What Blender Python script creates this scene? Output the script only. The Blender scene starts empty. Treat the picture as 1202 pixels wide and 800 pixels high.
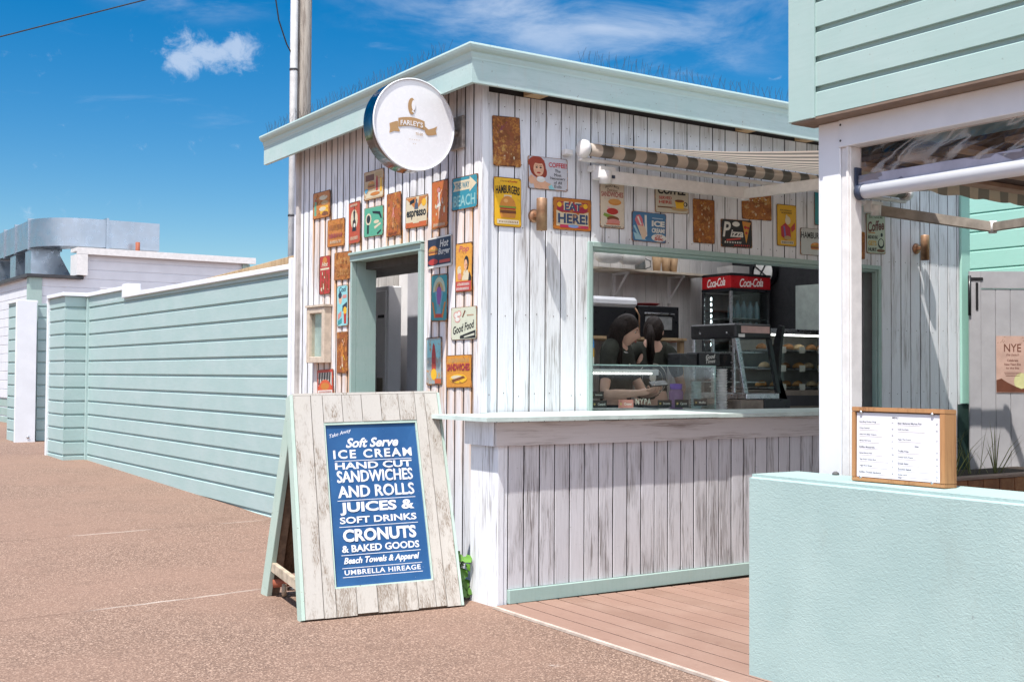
import bpy, bmesh, math, random
from mathutils import Vector, Matrix
random.seed(7)
sc = bpy.context.scene
COL = sc.collection
R_ = math.radians

# ------------------------------------------------------------------ camera
cam_d = bpy.data.cameras.new('camera'); cam = bpy.data.objects.new('camera', cam_d); COL.objects.link(cam)
cam_d.sensor_width = 36.0; cam_d.lens = 1412.0/1202.0*36.0; cam_d.clip_start = 0.05; cam_d.clip_end = 6000
ax = Vector((2089, -52, -1412)).normalized()          # world X seen in camera axes (right, up, back)
ay = Vector((-956, -34.5, -1412)).normalized(); ay = (ay - ax*ay.dot(ax)).normalized()
az = ax.cross(ay)
rot = Matrix((ax, ay, az))
cam.matrix_world = Matrix.Translation((-4.22785, -6.61493, 1.35)) @ rot.to_4x4()
sc.camera = cam

# ------------------------------------------------------------------ sun, sky, exposure
SUN = Vector((0.45, 0.22, -1.0)).normalized()         # the way the light travels
sd = bpy.data.lights.new('sun', 'SUN'); sd.energy = 4.4; sd.angle = R_(0.53); sd.color = (1.0, 0.955, 0.89)
so = bpy.data.objects.new('sun', sd); COL.objects.link(so)
so.rotation_euler = SUN.to_track_quat('-Z', 'Y').to_euler(); so.location = (-6, -4, 14)
elev = math.asin(-SUN.z); azim = math.atan2(-SUN.x, -SUN.y)
world = bpy.data.worlds.new('World'); sc.world = world; world.use_nodes = True
wn = world.node_tree.nodes; wl = world.node_tree.links; wn.clear()
sc.view_settings.view_transform = 'Standard'; sc.view_settings.look = 'None'
sc.view_settings.exposure = 0.62; sc.view_settings.gamma = 1.0; sc.view_settings.use_curve_mapping = False

def build_sky():
    out = wn.new('ShaderNodeOutputWorld'); bg = wn.new('ShaderNodeBackground')
    bg.inputs['Strength'].default_value = 0.12
    sky = wn.new('ShaderNodeTexSky'); sky.sky_type = 'NISHITA'; sky.sun_disc = False
    sky.sun_elevation = elev; sky.sun_rotation = azim % (2*math.pi)
    sky.air_density = 1.0; sky.dust_density = 0.3; sky.ozone_density = 2.2; sky.altitude = 0
    hsv = wn.new('ShaderNodeHueSaturation'); hsv.inputs['Saturation'].default_value = 1.58; hsv.inputs['Value'].default_value = 0.67
    wl.new(sky.outputs[0], hsv.inputs['Color'])
    tc = wn.new('ShaderNodeTexCoord')
    def math_(op, a, b=None, c=None):
        n = wn.new('ShaderNodeMath'); n.operation = op
        for i, v in enumerate((a, b, c)):
            if v is None: continue
            if isinstance(v, (int, float)): n.inputs[i].default_value = v
            else: wl.new(v, n.inputs[i])
        return n.outputs[0]
    def noise(scale, detail, rough, stretch=(1, 1, 1), loc=(0, 0, 0), dist=0.0):
        mp = wn.new('ShaderNodeMapping'); mp.inputs['Scale'].default_value = stretch; mp.inputs['Location'].default_value = loc
        wl.new(tc.outputs['Generated'], mp.inputs['Vector'])
        n = wn.new('ShaderNodeTexNoise'); n.inputs['Scale'].default_value = scale; n.inputs['Detail'].default_value = detail
        n.inputs['Roughness'].default_value = rough; n.inputs['Distortion'].default_value = dist
        wl.new(mp.outputs[0], n.inputs['Vector']); return n.outputs['Fac']
    def blob(d, r0, r1, squash=1.0):
        # soft patch of sky round direction d, r in radians, squash flattens it
        d = Vector(d).normalized(); right = d.cross(Vector((0, 0, 1))).normalized(); up = right.cross(d)
        def dot(v):
            n = wn.new('ShaderNodeVectorMath'); n.operation = 'DOT_PRODUCT'
            wl.new(tc.outputs['Generated'], n.inputs[0]); n.inputs[1].default_value = v; return n.outputs['Value']
        a = math_('MULTIPLY', dot(right), 1.0); b = math_('MULTIPLY', dot(up), squash)
        rr = math_('SQRT', math_('ADD', math_('MULTIPLY', a, a), math_('MULTIPLY', b, b)))
        back = math_('GREATER_THAN', dot(d), 0.0)
        mr = wn.new('ShaderNodeMapRange'); mr.interpolation_type = 'SMOOTHSTEP'
        mr.inputs[1].default_value = r0; mr.inputs[2].default_value = r1; mr.inputs[3].default_value = 1; mr.inputs[4].default_value = 0
        wl.new(rr, mr.inputs[0]); return math_('MULTIPLY', mr.outputs[0], back)
    def sdir(x, y):
        return rot @ Vector((x-601, 400-y, -1412))
    def thr(v, a, b):
        mr = wn.new('ShaderNodeMapRange'); mr.interpolation_type = 'SMOOTHSTEP'
        mr.inputs[1].default_value = a; mr.inputs[2].default_value = b; wl.new(v, mr.inputs[0]); return mr.outputs[0]
    puff = noise(46, 8, 0.66, (1, 1, 1.25), (0, 0, 0), 0.35)
    wisp = noise(7, 7, 0.62, (1, 1, 2.6), (0.35, 0.1, 0.2), 0.5)
    # one small cumulus, a veil of cirrus higher up
    c1 = math_('MAXIMUM', blob(sdir(230, 66), 0.006, 0.042, 1.35), blob(sdir(284, 61), 0.002, 0.034, 1.25))
    c1 = thr(math_('ADD', math_('MULTIPLY', c1, 0.8), math_('MULTIPLY', math_('SUBTRACT', puff, 0.5), 2.2)), 0.25, 0.95)
    v1 = math_('MAXIMUM', blob(sdir(700, -10), 0.03, 0.26, 2.6), math_('MULTIPLY', blob(sdir(790, 75), 0.0, 0.11, 2.0), 0.8))
    v1 = math_('MAXIMUM', v1, math_('MULTIPLY', blob(sdir(215, -8), 0.01, 0.10, 3.5), 0.8))
    v1 = math_('MULTIPLY', v1, thr(wisp, 0.36, 0.72))
    rest = math_('MULTIPLY', thr(noise(3.1, 7, 0.6, (1, 1, 2.2), (3.1, 0.7, 0.4), 0.3), 0.55, 0.8), 0.35)
    low = math_('MULTIPLY', thr(noise(7, 7, 0.62, (1, 1, 4.0), (1.0, 2.0, 0.4), 0.6), 0.60, 0.85), 0.16)
    fac = math_('MAXIMUM', math_('MULTIPLY', c1, 0.46), math_('MAXIMUM', math_('MULTIPLY', v1, 0.55), math_('MULTIPLY', low, 1.0)))
    # unseen bright broken cloud, added behind the viewer to fill the shaded fronts
    fill_cloud = math_('MULTIPLY', blob((-0.12, -0.92, 0.42), 0.75, 1.0, 1.0), thr(noise(3.4, 6, 0.6, (1, 1, 1.7), (0.2, 0.9, 0.3), 0.4), 0.30, 0.50))
    mixb = wn.new('ShaderNodeMix'); mixb.data_type = 'RGBA'; wl.new(fill_cloud, mixb.inputs['Factor']); wl.new(hsv.outputs[0], mixb.inputs['A']); mixb.inputs['B'].default_value = (8.0, 8.8, 10.4, 1)
    mix = wn.new('ShaderNodeMix'); mix.data_type = 'RGBA'
    wl.new(fac, mix.inputs['Factor']); wl.new(mixb.outputs['Result'], mix.inputs['A']); mix.inputs['B'].default_value = (5.2, 5.5, 6.0, 1)
    wl.new(mix.outputs['Result'], bg.inputs['Color']); wl.new(bg.outputs[0], out.inputs['Surface'])
build_sky()

# ------------------------------------------------------------------ materials
MATS = {}
def nodes_of(name, rough=0.7, spec=0.3, metal=0.0):
    m = bpy.data.materials.new(name); m.use_nodes = True; nt = m.node_tree
    b = nt.nodes['Principled BSDF']; b.inputs['Roughness'].default_value = rough
    b.inputs['Specular IOR Level'].default_value = spec; b.inputs['Metallic'].default_value = metal
    return m, nt, b
class NT:
    """short-hand for building node graphs"""
    def __init__(s, nt): s.nt = nt; s.n = nt.nodes; s.l = nt.links
    def put(s, sock, v):
        if isinstance(v, (int, float)): sock.default_value = v
        elif isinstance(v, (tuple, list)): sock.default_value = tuple(v) + ((1,) if len(v) == 3 and sock.type == 'RGBA' else ())
        else: s.l.new(v, sock)
    def coord(s, kind='Object'): return s.n.new('ShaderNodeTexCoord').outputs[kind]
    def island(s): return s.n.new('ShaderNodeNewGeometry').outputs['Random Per Island']
    def objrand(s): return s.n.new('ShaderNodeObjectInfo').outputs['Random']
    def mapping(s, v, scale=(1, 1, 1), loc=(0, 0, 0)):
        m = s.n.new('ShaderNodeMapping'); s.put(m.inputs['Vector'], v); m.inputs['Scale'].default_value = scale; m.inputs['Location'].default_value = loc
        return m.outputs[0]
    def offset(s, v, r, k=(17.3, 31.1, 11.7)):
        c = s.n.new('ShaderNodeVectorMath'); c.operation = 'SCALE'; c.inputs[0].default_value = k; s.put(c.inputs['Scale'], r)
        a = s.n.new('ShaderNodeVectorMath'); a.operation = 'ADD'; s.put(a.inputs[0], v); s.put(a.inputs[1], c.outputs[0]); return a.outputs[0]
    def noise(s, v, scale, detail=4, rough=0.55, dist=0.0):
        n = s.n.new('ShaderNodeTexNoise'); s.put(n.inputs['Vector'], v); n.inputs['Scale'].default_value = scale
        n.inputs['Detail'].default_value = detail; n.inputs['Roughness'].default_value = rough; n.inputs['Distortion'].default_value = dist
        return n.outputs['Fac']
    def voro(s, v, scale, feature='F1', out='Distance'):
        n = s.n.new('ShaderNodeTexVoronoi'); n.feature = feature; s.put(n.inputs['Vector'], v); n.inputs['Scale'].default_value = scale
        return n.outputs[out]
    def thr(s, v, a, b, lo=0.0, hi=1.0):
        m = s.n.new('ShaderNodeMapRange'); m.interpolation_type = 'SMOOTHSTEP'; s.put(m.inputs[0], v)
        m.inputs[1].default_value = a; m.inputs[2].default_value = b; m.inputs[3].default_value = lo; m.inputs[4].default_value = hi
        return m.outputs[0]
    def math(s, op, a, b=0.0, c=0.0):
        m = s.n.new('ShaderNodeMath'); m.operation = op; s.put(m.inputs[0], a); s.put(m.inputs[1], b); s.put(m.inputs[2], c); return m.outputs[0]
    def mix(s, f, a, b, mode='MIX'):
        m = s.n.new('ShaderNodeMix'); m.data_type = 'RGBA'; m.blend_type = mode
        s.put(m.inputs['Factor'], f); s.put(m.inputs['A'], a); s.put(m.inputs['B'], b); return m.outputs['Result']
    def bump(s, bsdf, h, strength=0.3, dist=0.01):
        b = s.n.new('ShaderNodeBump'); b.inputs['Strength'].default_value = strength; b.inputs['Distance'].default_value = dist
        s.put(b.inputs['Height'], h); s.l.new(b.outputs[0], bsdf.inputs['Normal'])
    def attr(s, name):
        a = s.n.new('ShaderNodeAttribute'); a.attribute_name = name; return a.outputs['Fac']

def plain(name, col, rough=0.6, spec=0.3, metal=0.0, vary=0.12, scale=9.0, bump=0.0):
    if name in MATS: return MATS[name]
    m, nt, b = nodes_of(name, rough, spec, metal); g = NT(nt)
    v = g.offset(g.coord(), g.objrand())
    f = g.noise(v, scale, 5, 0.6)
    dark = tuple(c*(1-vary) for c in col); lite = tuple(min(1, c*(1+vary)) for c in col)
    g.put(b.inputs['Base Color'], g.mix(g.thr(f, 0.3, 0.7), dark, lite))
    g.put(b.inputs['Roughness'], g.thr(g.noise(v, scale*3, 3), 0.3, 0.7, max(0.02, rough-0.08), min(1, rough+0.08)))
    if bump: g.bump(b, g.noise(v, scale*8, 4), bump, 0.002)
    MATS[name] = m; return m

def wood(name, base, worn, amount, axis='Z', rough=0.75, grain=1.0, rust=False, streak=0.5):
    """painted or bare boards: every board is its own island with its own grain, knots and wear"""
    if name in MATS: return MATS[name]
    m, nt, b = nodes_of(name, rough, 0.25); g = NT(nt)
    v0 = g.coord(); isl = g.island(); v = g.offset(v0, isl)
    k = {'X': (0.04, 1, 1), 'Y': (1, 0.04, 1), 'Z': (1, 1, 0.04)}[axis]
    k2 = {'X': (0.14, 1, 1), 'Y': (1, 0.14, 1), 'Z': (1, 1, 0.14)}[axis]
    fine = g.noise(g.mapping(v, k), 190, 3, 0.6, 0.2)
    mid = g.noise(g.mapping(v, k), 42, 5, 0.62, 0.9)
    wear = g.noise(g.mapping(v, k2), 9, 5, 0.65, 0.3)
    patch = g.noise(v0, 1.3, 3, 0.5)
    rings = g.n.new('ShaderNodeTexWave'); rings.wave_type = 'BANDS'; rings.bands_direction = 'X' if axis != 'X' else 'Z'
    g.put(rings.inputs['Vector'], g.mapping(v, k)); rings.inputs['Scale'].default_value = 30; rings.inputs['Distortion'].default_value = 14
    rings.inputs['Detail'].default_value = 3; rings.inputs['Detail Scale'].default_value = 1.6
    knots = g.thr(g.voro(g.mapping(v, k2), 5.5), 0.03, 0.16, 1, 0)
    w = g.math('ADD', g.math('MULTIPLY', mid, 0.55), g.math('MULTIPLY', wear, 0.45))
    w = g.math('ADD', w, g.math('MULTIPLY', g.math('SUBTRACT', isl, 0.5), 0.10))
    w = g.math('ADD', w, g.math('MULTIPLY', g.math('SUBTRACT', patch, 0.5), 0.18))
    w = g.math('ADD', w, g.math('MULTIPLY', knots, 0.10))
    f1 = g.thr(w, 0.62-0.22*amount, 0.74-0.14*amount)                       # where the paint has gone
    f1 = g.math('MULTIPLY', f1, g.thr(fine, 0.36, 0.6, 0.35, 1.0))
    f2 = g.math('MULTIPLY', g.thr(rings.outputs['Fac'], 0.55, 0.95), g.thr(wear, 0.46, 0.62, 0.0, streak))
    f = g.math('MINIMUM', g.math('ADD', g.math('MULTIPLY', f1, 0.8), f2), 1.0)
    tone = g.mix(g.math('MULTIPLY', isl, 1.0), tuple(c*0.93 for c in base), tuple(min(1, c*1.04) for c in base))
    tone = g.mix(g.thr(patch, 0.3, 0.7), tone, tuple(c*t for c, t in zip(base, (1.0, 0.985, 0.96))))
    tone = g.mix(g.math('MULTIPLY', g.thr(fine, 0.35, 0.65), 0.16*grain), tone, tuple(c*0.72 for c in base))
    c = g.mix(f, tone, worn)
    c = g.mix(g.math('MULTIPLY', g.thr(g.noise(v, 55, 2), 0.70, 0.76), 0.6*amount), c, tuple(x*0.5 for x in worn))
    if rust:
        rs = g.math('MULTIPLY', g.attr('rust'), g.thr(g.noise(g.mapping(v0, (1, 1, 0.05)), 60, 4, 0.6), 0.30, 0.55, 0.15, 1.5))
        c = g.mix(g.math('MINIMUM', g.math('MULTIPLY', rs, 1.0), 0.88), c, (0.56, 0.26, 0.06))
    g.put(b.inputs['Base Color'], c)
    g.bump(b, g.math('SUBTRACT', g.math('MULTIPLY', fine, 0.4), g.math('MULTIPLY', f, 0.8)), 0.35*grain, 0.003)
    MATS[name] = m; return m

WHITE = wood('whitewashed_boards', (0.755, 0.775, 0.815), (0.34, 0.32, 0.315), 0.25, rust=True, streak=0.75, grain=1.6)
COUNTERW = wood('worn_counter_boards', (0.59, 0.585, 0.615), (0.22, 0.20, 0.195), 0.42, streak=0.9, grain=2.0)
APRON = wood('apron_board', (0.56, 0.525, 0.52), (0.27, 0.225, 0.205), 0.6, 'X')
BOARDW = wood('sandwich_board_wood', (0.50, 0.475, 0.44), (0.25, 0.205, 0.165), 0.7, streak=0.8)
INNER = wood('inner_boards', (0.56, 0.535, 0.51), (0.28, 0.26, 0.24), 0.35)
BROWNPLY = wood('brown_ply', (0.20, 0.125, 0.08), (0.09, 0.055, 0.035), 0.6)
MENUWOOD = wood('oiled_menu_wood', (0.42, 0.22, 0.10), (0.22, 0.10, 0.045), 0.6)
TANWOOD = wood('tan_wood', (0.48, 0.34, 0.2), (0.24, 0.15, 0.08), 0.5)
POLEW = wood('grey_pole_wood', (0.42, 0.38, 0.33), (0.17, 0.14, 0.12), 0.8)
AQ = (0.445, 0.60, 0.575)
def aqua(name, col, rough=0.5, axis='Y', amt=1.0):
    if name in MATS: return MATS[name]
    m, nt, b = nodes_of(name, rough, 0.3); g = NT(nt); v = g.coord()
    k = {'X': (0.08, 1, 1), 'Y': (1, 0.08, 1), 'Z': (1, 1, 0.08)}[axis]
    big = g.noise(g.mapping(v, (0.6, 0.6, 1.2)), 3.2, 6, 0.65)
    gr = g.noise(g.mapping(v, k), 75, 4, 0.6, 0.4)
    drip = g.noise(g.mapping(v, (1, 1, 0.12)), 22, 4, 0.65)
    c = g.mix(g.math('MULTIPLY', g.thr(big, 0.35, 0.72), 0.8*amt), col, tuple(min(1, x*y) for x, y in zip(col, (1.16, 1.07, 1.09))))
    c = g.mix(g.math('MULTIPLY', g.thr(gr, 0.40, 0.75), 0.22*amt), c, tuple(x*0.78 for x in col))
    c = g.mix(g.math('MULTIPLY', g.thr(drip, 0.56, 0.78), 0.22*amt), c, (0.46, 0.45, 0.40))
    c = g.mix(g.math('MULTIPLY', g.thr(g.noise(v, 48, 2), 0.71, 0.75), 0.55*amt), c, (0.2, 0.19, 0.16))
    g.put(b.inputs['Base Color'], c); g.bump(b, gr, 0.18*amt, 0.002); MATS[name] = m; return m
AQFENCE = aqua('aqua_fence_paint', (0.355, 0.48, 0.468))
AQTRIM = aqua('aqua_trim_paint', (0.31, 0.43, 0.395), axis='Z', amt=1.2)
AQFASC = aqua('aqua_fascia_paint', (0.40, 0.53, 0.505), axis='X', amt=1.4)
AQGUT = aqua('aqua_gutter_paint', (0.44, 0.575, 0.55), axis='X', amt=0.5)
AQPAV = aqua('aqua_pavilion_paint', (0.35, 0.475, 0.45), amt=0.7)
AQBACK = aqua('aqua_back_wall_paint', (0.36, 0.62, 0.53), amt=0.6)
AQSTEM = aqua('sage_board_edge_paint', (0.42, 0.545, 0.475), axis='Z', amt=1.4)
WPAINT = plain('white_gloss_paint', (0.73, 0.745, 0.775), 0.42, 0.4, vary=0.04, scale=4)
WBOARD = plain('white_weatherboard_paint', (0.68, 0.69, 0.73), 0.5, 0.3, vary=0.04, scale=3)
WGREY = plain('powder_white_metal', (0.70, 0.68, 0.665), 0.45, 0.4, vary=0.07, scale=14)
CREAMP = plain('cream_paint', (0.54, 0.45, 0.36), 0.6, vary=0.12, scale=20)
BLACKP = plain('black_plastic', (0.014, 0.014, 0.016), 0.35, 0.45)
DARKG = plain('dark_grey_metal', (0.05, 0.05, 0.055), 0.5)
NAVY = plain('navy_plastic', (0.045, 0.06, 0.10), 0.45)
STEEL = plain('brushed_steel', (0.55, 0.56, 0.58), 0.32, 0.5, 1.0, 0.08, 20)
BLACKST = plain('dark_mirror_steel', (0.11, 0.11, 0.12), 0.14, 0.5, 1.0, 0.1, 6)
COPPER = plain('copper_metal', (0.40, 0.22, 0.13), 0.45, 0.5, 0.8, 0.18, 22)
BRASS = plain('weathered_brass', (0.46, 0.28, 0.17), 0.5, 0.5, 0.7, 0.18, 22)
CREAMW = plain('cream_white', (0.74, 0.72, 0.67), 0.5)
INNERWHITE = plain('appliance_white', (0.72, 0.715, 0.73), 0.35, 0.4, vary=0.03)
INNERGREY = plain('appliance_grey', (0.36, 0.365, 0.41), 0.4, 0.4, vary=0.05)
PAPERCUP = plain('kraft_paper', (0.42, 0.27, 0.15), 0.8)
RUSTPIPE = plain('rust_red_pipe', (0.30, 0.09, 0.05), 0.7)
ROOFM = plain('roof_membrane', (0.30, 0.31, 0.32), 0.8)
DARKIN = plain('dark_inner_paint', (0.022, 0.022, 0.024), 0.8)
GALV = plain('galvanised_sheet', (0.40, 0.45, 0.50), 0.33, 0.5, 0.85, 0.06, 2.2)

def concrete_like(name, col, spots, scale, bump, rough=0.9, crack=False):
    m, nt, b = nodes_of(name, rough, 0.15); g = NT(nt); v = g.coord()
    cell = g.voro(v, scale, 'F1', 'Color'); sep = g.n.new('ShaderNodeSeparateColor'); g.l.new(cell, sep.inputs[0])
    c = g.mix(sep.outputs[0], tuple(x*0.70 for x in col), tuple(min(1, x*1.26) for x in col))
    c = g.mix(g.thr(sep.outputs[1], 0.74, 0.86), c, spots[0])
    c = g.mix(g.thr(sep.outputs[2], 0.80, 0.92), c, spots[1])
    c = g.mix(g.math('MULTIPLY', g.thr(g.noise(v, scale*0.35, 4, 0.7), 0.45, 0.7), 0.35), c, tuple(x*0.7 for x in col))
    big = g.noise(v, 0.7, 6, 0.6)
    c = g.mix(g.math('MULTIPLY', g.thr(big, 0.36, 0.66), 0.6), c, tuple(x*t for x, t in zip(col, (1.25, 1.22, 1.22))))
    c = g.mix(g.math('MULTIPLY', g.thr(g.noise(v, 1.9, 6, 0.7), 0.54, 0.72), 0.42), c, tuple(x*0.72 for x in col))
    c = g.mix(g.math('MULTIPLY', g.thr(g.noise(g.mapping(v, (1, 1.6, 1), (4.2, 1.1, 0)), 1.7, 5, 0.7), 0.685, 0.72), 0.4), c, (0.58, 0.52, 0.48))
    if crack:
        # long crosswise seams in the paving, partly filled with pale mortar
        sx = g.n.new('ShaderNodeSeparateXYZ'); g.put(sx.inputs[0], v)
        wob = g.math('MULTIPLY', g.math('SUBTRACT', g.noise(v, 2.0, 4), 0.5), 0.10)
        yy = g.math('ADD', g.math('ADD', sx.outputs[1], wob), g.math('MULTIPLY', sx.outputs[0], -0.10))
        for y0, amt in ((0.62, 1.0), (3.35, 0.9), (8.1, 0.6)):
            d = g.math('ABSOLUTE', g.math('SUBTRACT', yy, y0))
            line = g.thr(d, 0.006, 0.02, 1, 0)
            pale = g.thr(g.noise(v, 1.1, 2), 0.5, 0.62)
            left = g.thr(sx.outputs[0], 0.0, 0.3, 1, 0)
            c = g.mix(g.math('MULTIPLY', g.math('MULTIPLY', line, left), 0.5*amt), c, g.mix(pale, (0.14, 0.085, 0.065), (0.6, 0.54, 0.48)))
    g.put(b.inputs['Base Color'], c)
    g.bump(b, g.voro(v, scale), bump, 0.004); MATS[name] = m; return m
GROUND = concrete_like('pink_aggregate', (0.218, 0.143, 0.108), ((0.44, 0.31, 0.24), (0.13, 0.085, 0.068)), 140, 0.5, crack=True)

def stucco():
    m, nt, b = nodes_of('aqua_stucco', 0.75, 0.25); g = NT(nt); v = g.coord()
    n1 = g.noise(g.mapping(v, (1, 1, 1.5)), 62, 3, 0.55, 1.0); n2 = g.noise(v, 120, 3, 0.6); big = g.noise(v, 1.6, 4, 0.6)
    c = g.mix(g.thr(big, 0.3, 0.7), (0.335, 0.455, 0.44), (0.39, 0.51, 0.49))
    c = g.mix(g.math('MULTIPLY', g.thr(g.noise(g.mapping(v, (1, 1, 0.4)), 5, 6, 0.72), 0.52, 0.74), 0.4), c, (0.30, 0.37, 0.345))
    c = g.mix(g.math('MULTIPLY', g.thr(g.noise(v, 26, 2), 0.735, 0.76), 0.6), c, (0.22, 0.25, 0.25))
    g.put(b.inputs['Base Color'], c)
    g.bump(b, g.math('ADD', n1, g.math('MULTIPLY', n2, 0.35)), 0.4, 0.006); return m
STUCCO = stucco()
def deckmat():
    m, nt, b = nodes_of('composite_decking', 0.7, 0.25); g = NT(nt); v0 = g.coord(); isl = g.island(); v = g.offset(v0, isl)
    gr = g.noise(g.mapping(v, (1, 0.05, 1)), 110, 4, 0.6); big = g.noise(v0, 1.8, 5, 0.65)
    c = g.mix(isl, (0.265, 0.165, 0.127), (0.315, 0.198, 0.155))
    c = g.mix(g.math('MULTIPLY', g.thr(gr, 0.35, 0.7), 0.35), c, (0.24, 0.14, 0.105))
    c = g.mix(g.math('MULTIPLY', g.thr(big, 0.4, 0.7), 0.35), c, (0.39, 0.27, 0.215))
    c = g.mix(g.math('MULTIPLY', g.thr(g.noise(v0, 9, 4), 0.62, 0.7), 0.3), c, (0.2, 0.115, 0.09))
    g.put(b.inputs['Base Color'], c); g.bump(b, gr, 0.2, 0.002); return m
DECK = deckmat()
def glassmat(name, col, alpha, rough=0.03, spec=0.5, refl=0.45):
    m, nt, b = nodes_of(name, rough, spec); g = NT(nt)
    t = g.n.new('ShaderNodeBsdfTransparent'); t.inputs[0].default_value = (*col, 1)
    gl = g.n.new('ShaderNodeBsdfGlossy'); gl.inputs['Roughness'].default_value = rough; gl.inputs['Color'].default_value = (1, 1, 1, 1)
    fr = g.n.new('ShaderNodeFresnel'); fr.inputs['IOR'].default_value = 1.45
    mx = g.n.new('ShaderNodeMixShader'); g.put(mx.inputs[0], g.math('ADD', g.math('MULTIPLY', fr.outputs[0], refl), alpha))
    g.l.new(t.outputs[0], mx.inputs[1]); g.l.new(gl.outputs[0], mx.inputs[2])
    g.l.new(mx.outputs[0], g.n['Material Output'].inputs['Surface']); return m
GLASS = glassmat('clear_glass', (0.93, 0.965, 0.955), 0.004, refl=0.14)
GLASS2 = glassmat('dim_glass', (0.93, 0.965, 0.955), 0.002, refl=0.05)
GLASSEDGE = plain('green_glass_edge', (0.30, 0.46, 0.42), 0.2, 0.6)
def pvcmat():
    m, nt, b = nodes_of('clear_pvc', 0.1, 0.5); g = NT(nt); v = g.coord()
    t = g.n.new('ShaderNodeBsdfTransparent'); t.inputs[0].default_value = (0.72, 0.70, 0.69, 1)
    gl = g.n.new('ShaderNodeBsdfGlossy'); gl.inputs['Roughness'].default_value = 0.12
    sx = g.n.new('ShaderNodeSeparateXYZ'); g.put(sx.inputs[0], v)
    cb_ = g.n.new('ShaderNodeCombineXYZ'); g.put(cb_.inputs[0], g.math('ADD', sx.outputs[1], g.math('MULTIPLY', sx.outputs[2], 1.3))); g.put(cb_.inputs[1], g.math('MULTIPLY', sx.outputs[2], 1.1))
    wr = g.noise(cb_.outputs[0], 5.5, 2, 0.45, 0.5)
    bp = g.n.new('ShaderNodeBump'); bp.inputs['Strength'].default_value = 1.0; bp.inputs['Distance'].default_value = 0.12
    g.put(bp.inputs['Height'], wr); g.l.new(bp.outputs[0], gl.inputs['Normal'])
    d = g.n.new('ShaderNodeBsdfDiffuse'); d.inputs[0].default_value = (0.75, 0.74, 0.72, 1)
    a = g.n.new('ShaderNodeMixShader'); g.put(a.inputs[0], g.math('MULTIPLY', g.thr(wr, 0.50, 0.60), g.thr(wr, 0.60, 0.66, 1, 0)))
    g.put(a.inputs[0], g.math('MULTIPLY', g.math('MULTIPLY', g.thr(wr, 0.50, 0.58), g.thr(wr, 0.58, 0.66, 1, 0)), 0.30))
    mx = g.n.new('ShaderNodeMixShader'); mx.inputs[0].default_value = 0.05
    g.l.new(t.outputs[0], mx.inputs[1]); g.l.new(gl.outputs[0], mx.inputs[2])
    g.l.new(mx.outputs[0], a.inputs[1]); g.l.new(d.outputs[0], a.inputs[2])
    g.l.new(a.outputs[0], g.n['Material Output'].inputs['Surface']); return m
PVC = pvcmat()
def stripes(name, ca, cb, axis, period, trans=0.0, off=0.0, duty=0.5):
    m, nt, b = nodes_of(name, 0.85, 0.1); g = NT(nt); v = g.coord()
    s = g.n.new('ShaderNodeSeparateXYZ'); g.put(s.inputs[0], v)
    f = g.math('FRACT', g.math('DIVIDE', g.math('ADD', s.outputs['XYZ'.index(axis)], off), period))
    c = g.mix(g.thr(f, duty-0.01, duty+0.01), ca, cb)
    c = g.mix(g.math('MULTIPLY', g.thr(g.noise(v, 6, 4), 0.45, 0.7), 0.25), c, (0.3, 0.27, 0.24))
    g.put(b.inputs['Base Color'], c)
    if trans:
        tr = g.n.new('ShaderNodeBsdfTranslucent'); g.put(tr.inputs[0], c)
        mx = g.n.new('ShaderNodeMixShader'); mx.inputs[0].default_value = trans
        g.l.new(b.outputs[0], mx.inputs[1]); g.l.new(tr.outputs[0], mx.inputs[2]); g.l.new(mx.outputs[0], g.n['Material Output'].inputs['Surface'])
    return m
AWNING = stripes('striped_awning_cloth', (0.66, 0.575, 0.50), (0.22, 0.21, 0.19), 'X', 0.195, 0.25, -0.83)
VALANCE = stripes('striped_valance_cloth', (0.62, 0.55, 0.42), (0.30, 0.29, 0.24), 'X', 0.195, 0.5, -0.83)
LEAF = plain('bright_leaf', (0.10, 0.24, 0.03), 0.5, 0.4, vary=0.4, scale=6)
GRASSM = plain('dry_grass_blade', (0.17, 0.18, 0.06), 0.7, vary=0.4)
SKIN = plain('skin', (0.68, 0.42, 0.31), 0.5, 0.35, vary=0.06, scale=12)
LIP = plain('lip', (0.36, 0.12, 0.10), 0.45)
HAIR = plain('dark_hair', (0.022, 0.014, 0.011), 0.6, 0.2, vary=0.4, scale=60)
SHIRT = plain('charcoal_olive_cotton', (0.05, 0.052, 0.042), 0.9, 0.1, vary=0.2, bump=0.3)
JEANS = plain('dark_trousers', (0.03, 0.033, 0.04), 0.9, 0.1)
WPRINT = plain('cream_print', (0.62, 0.57, 0.48), 0.8)

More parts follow.
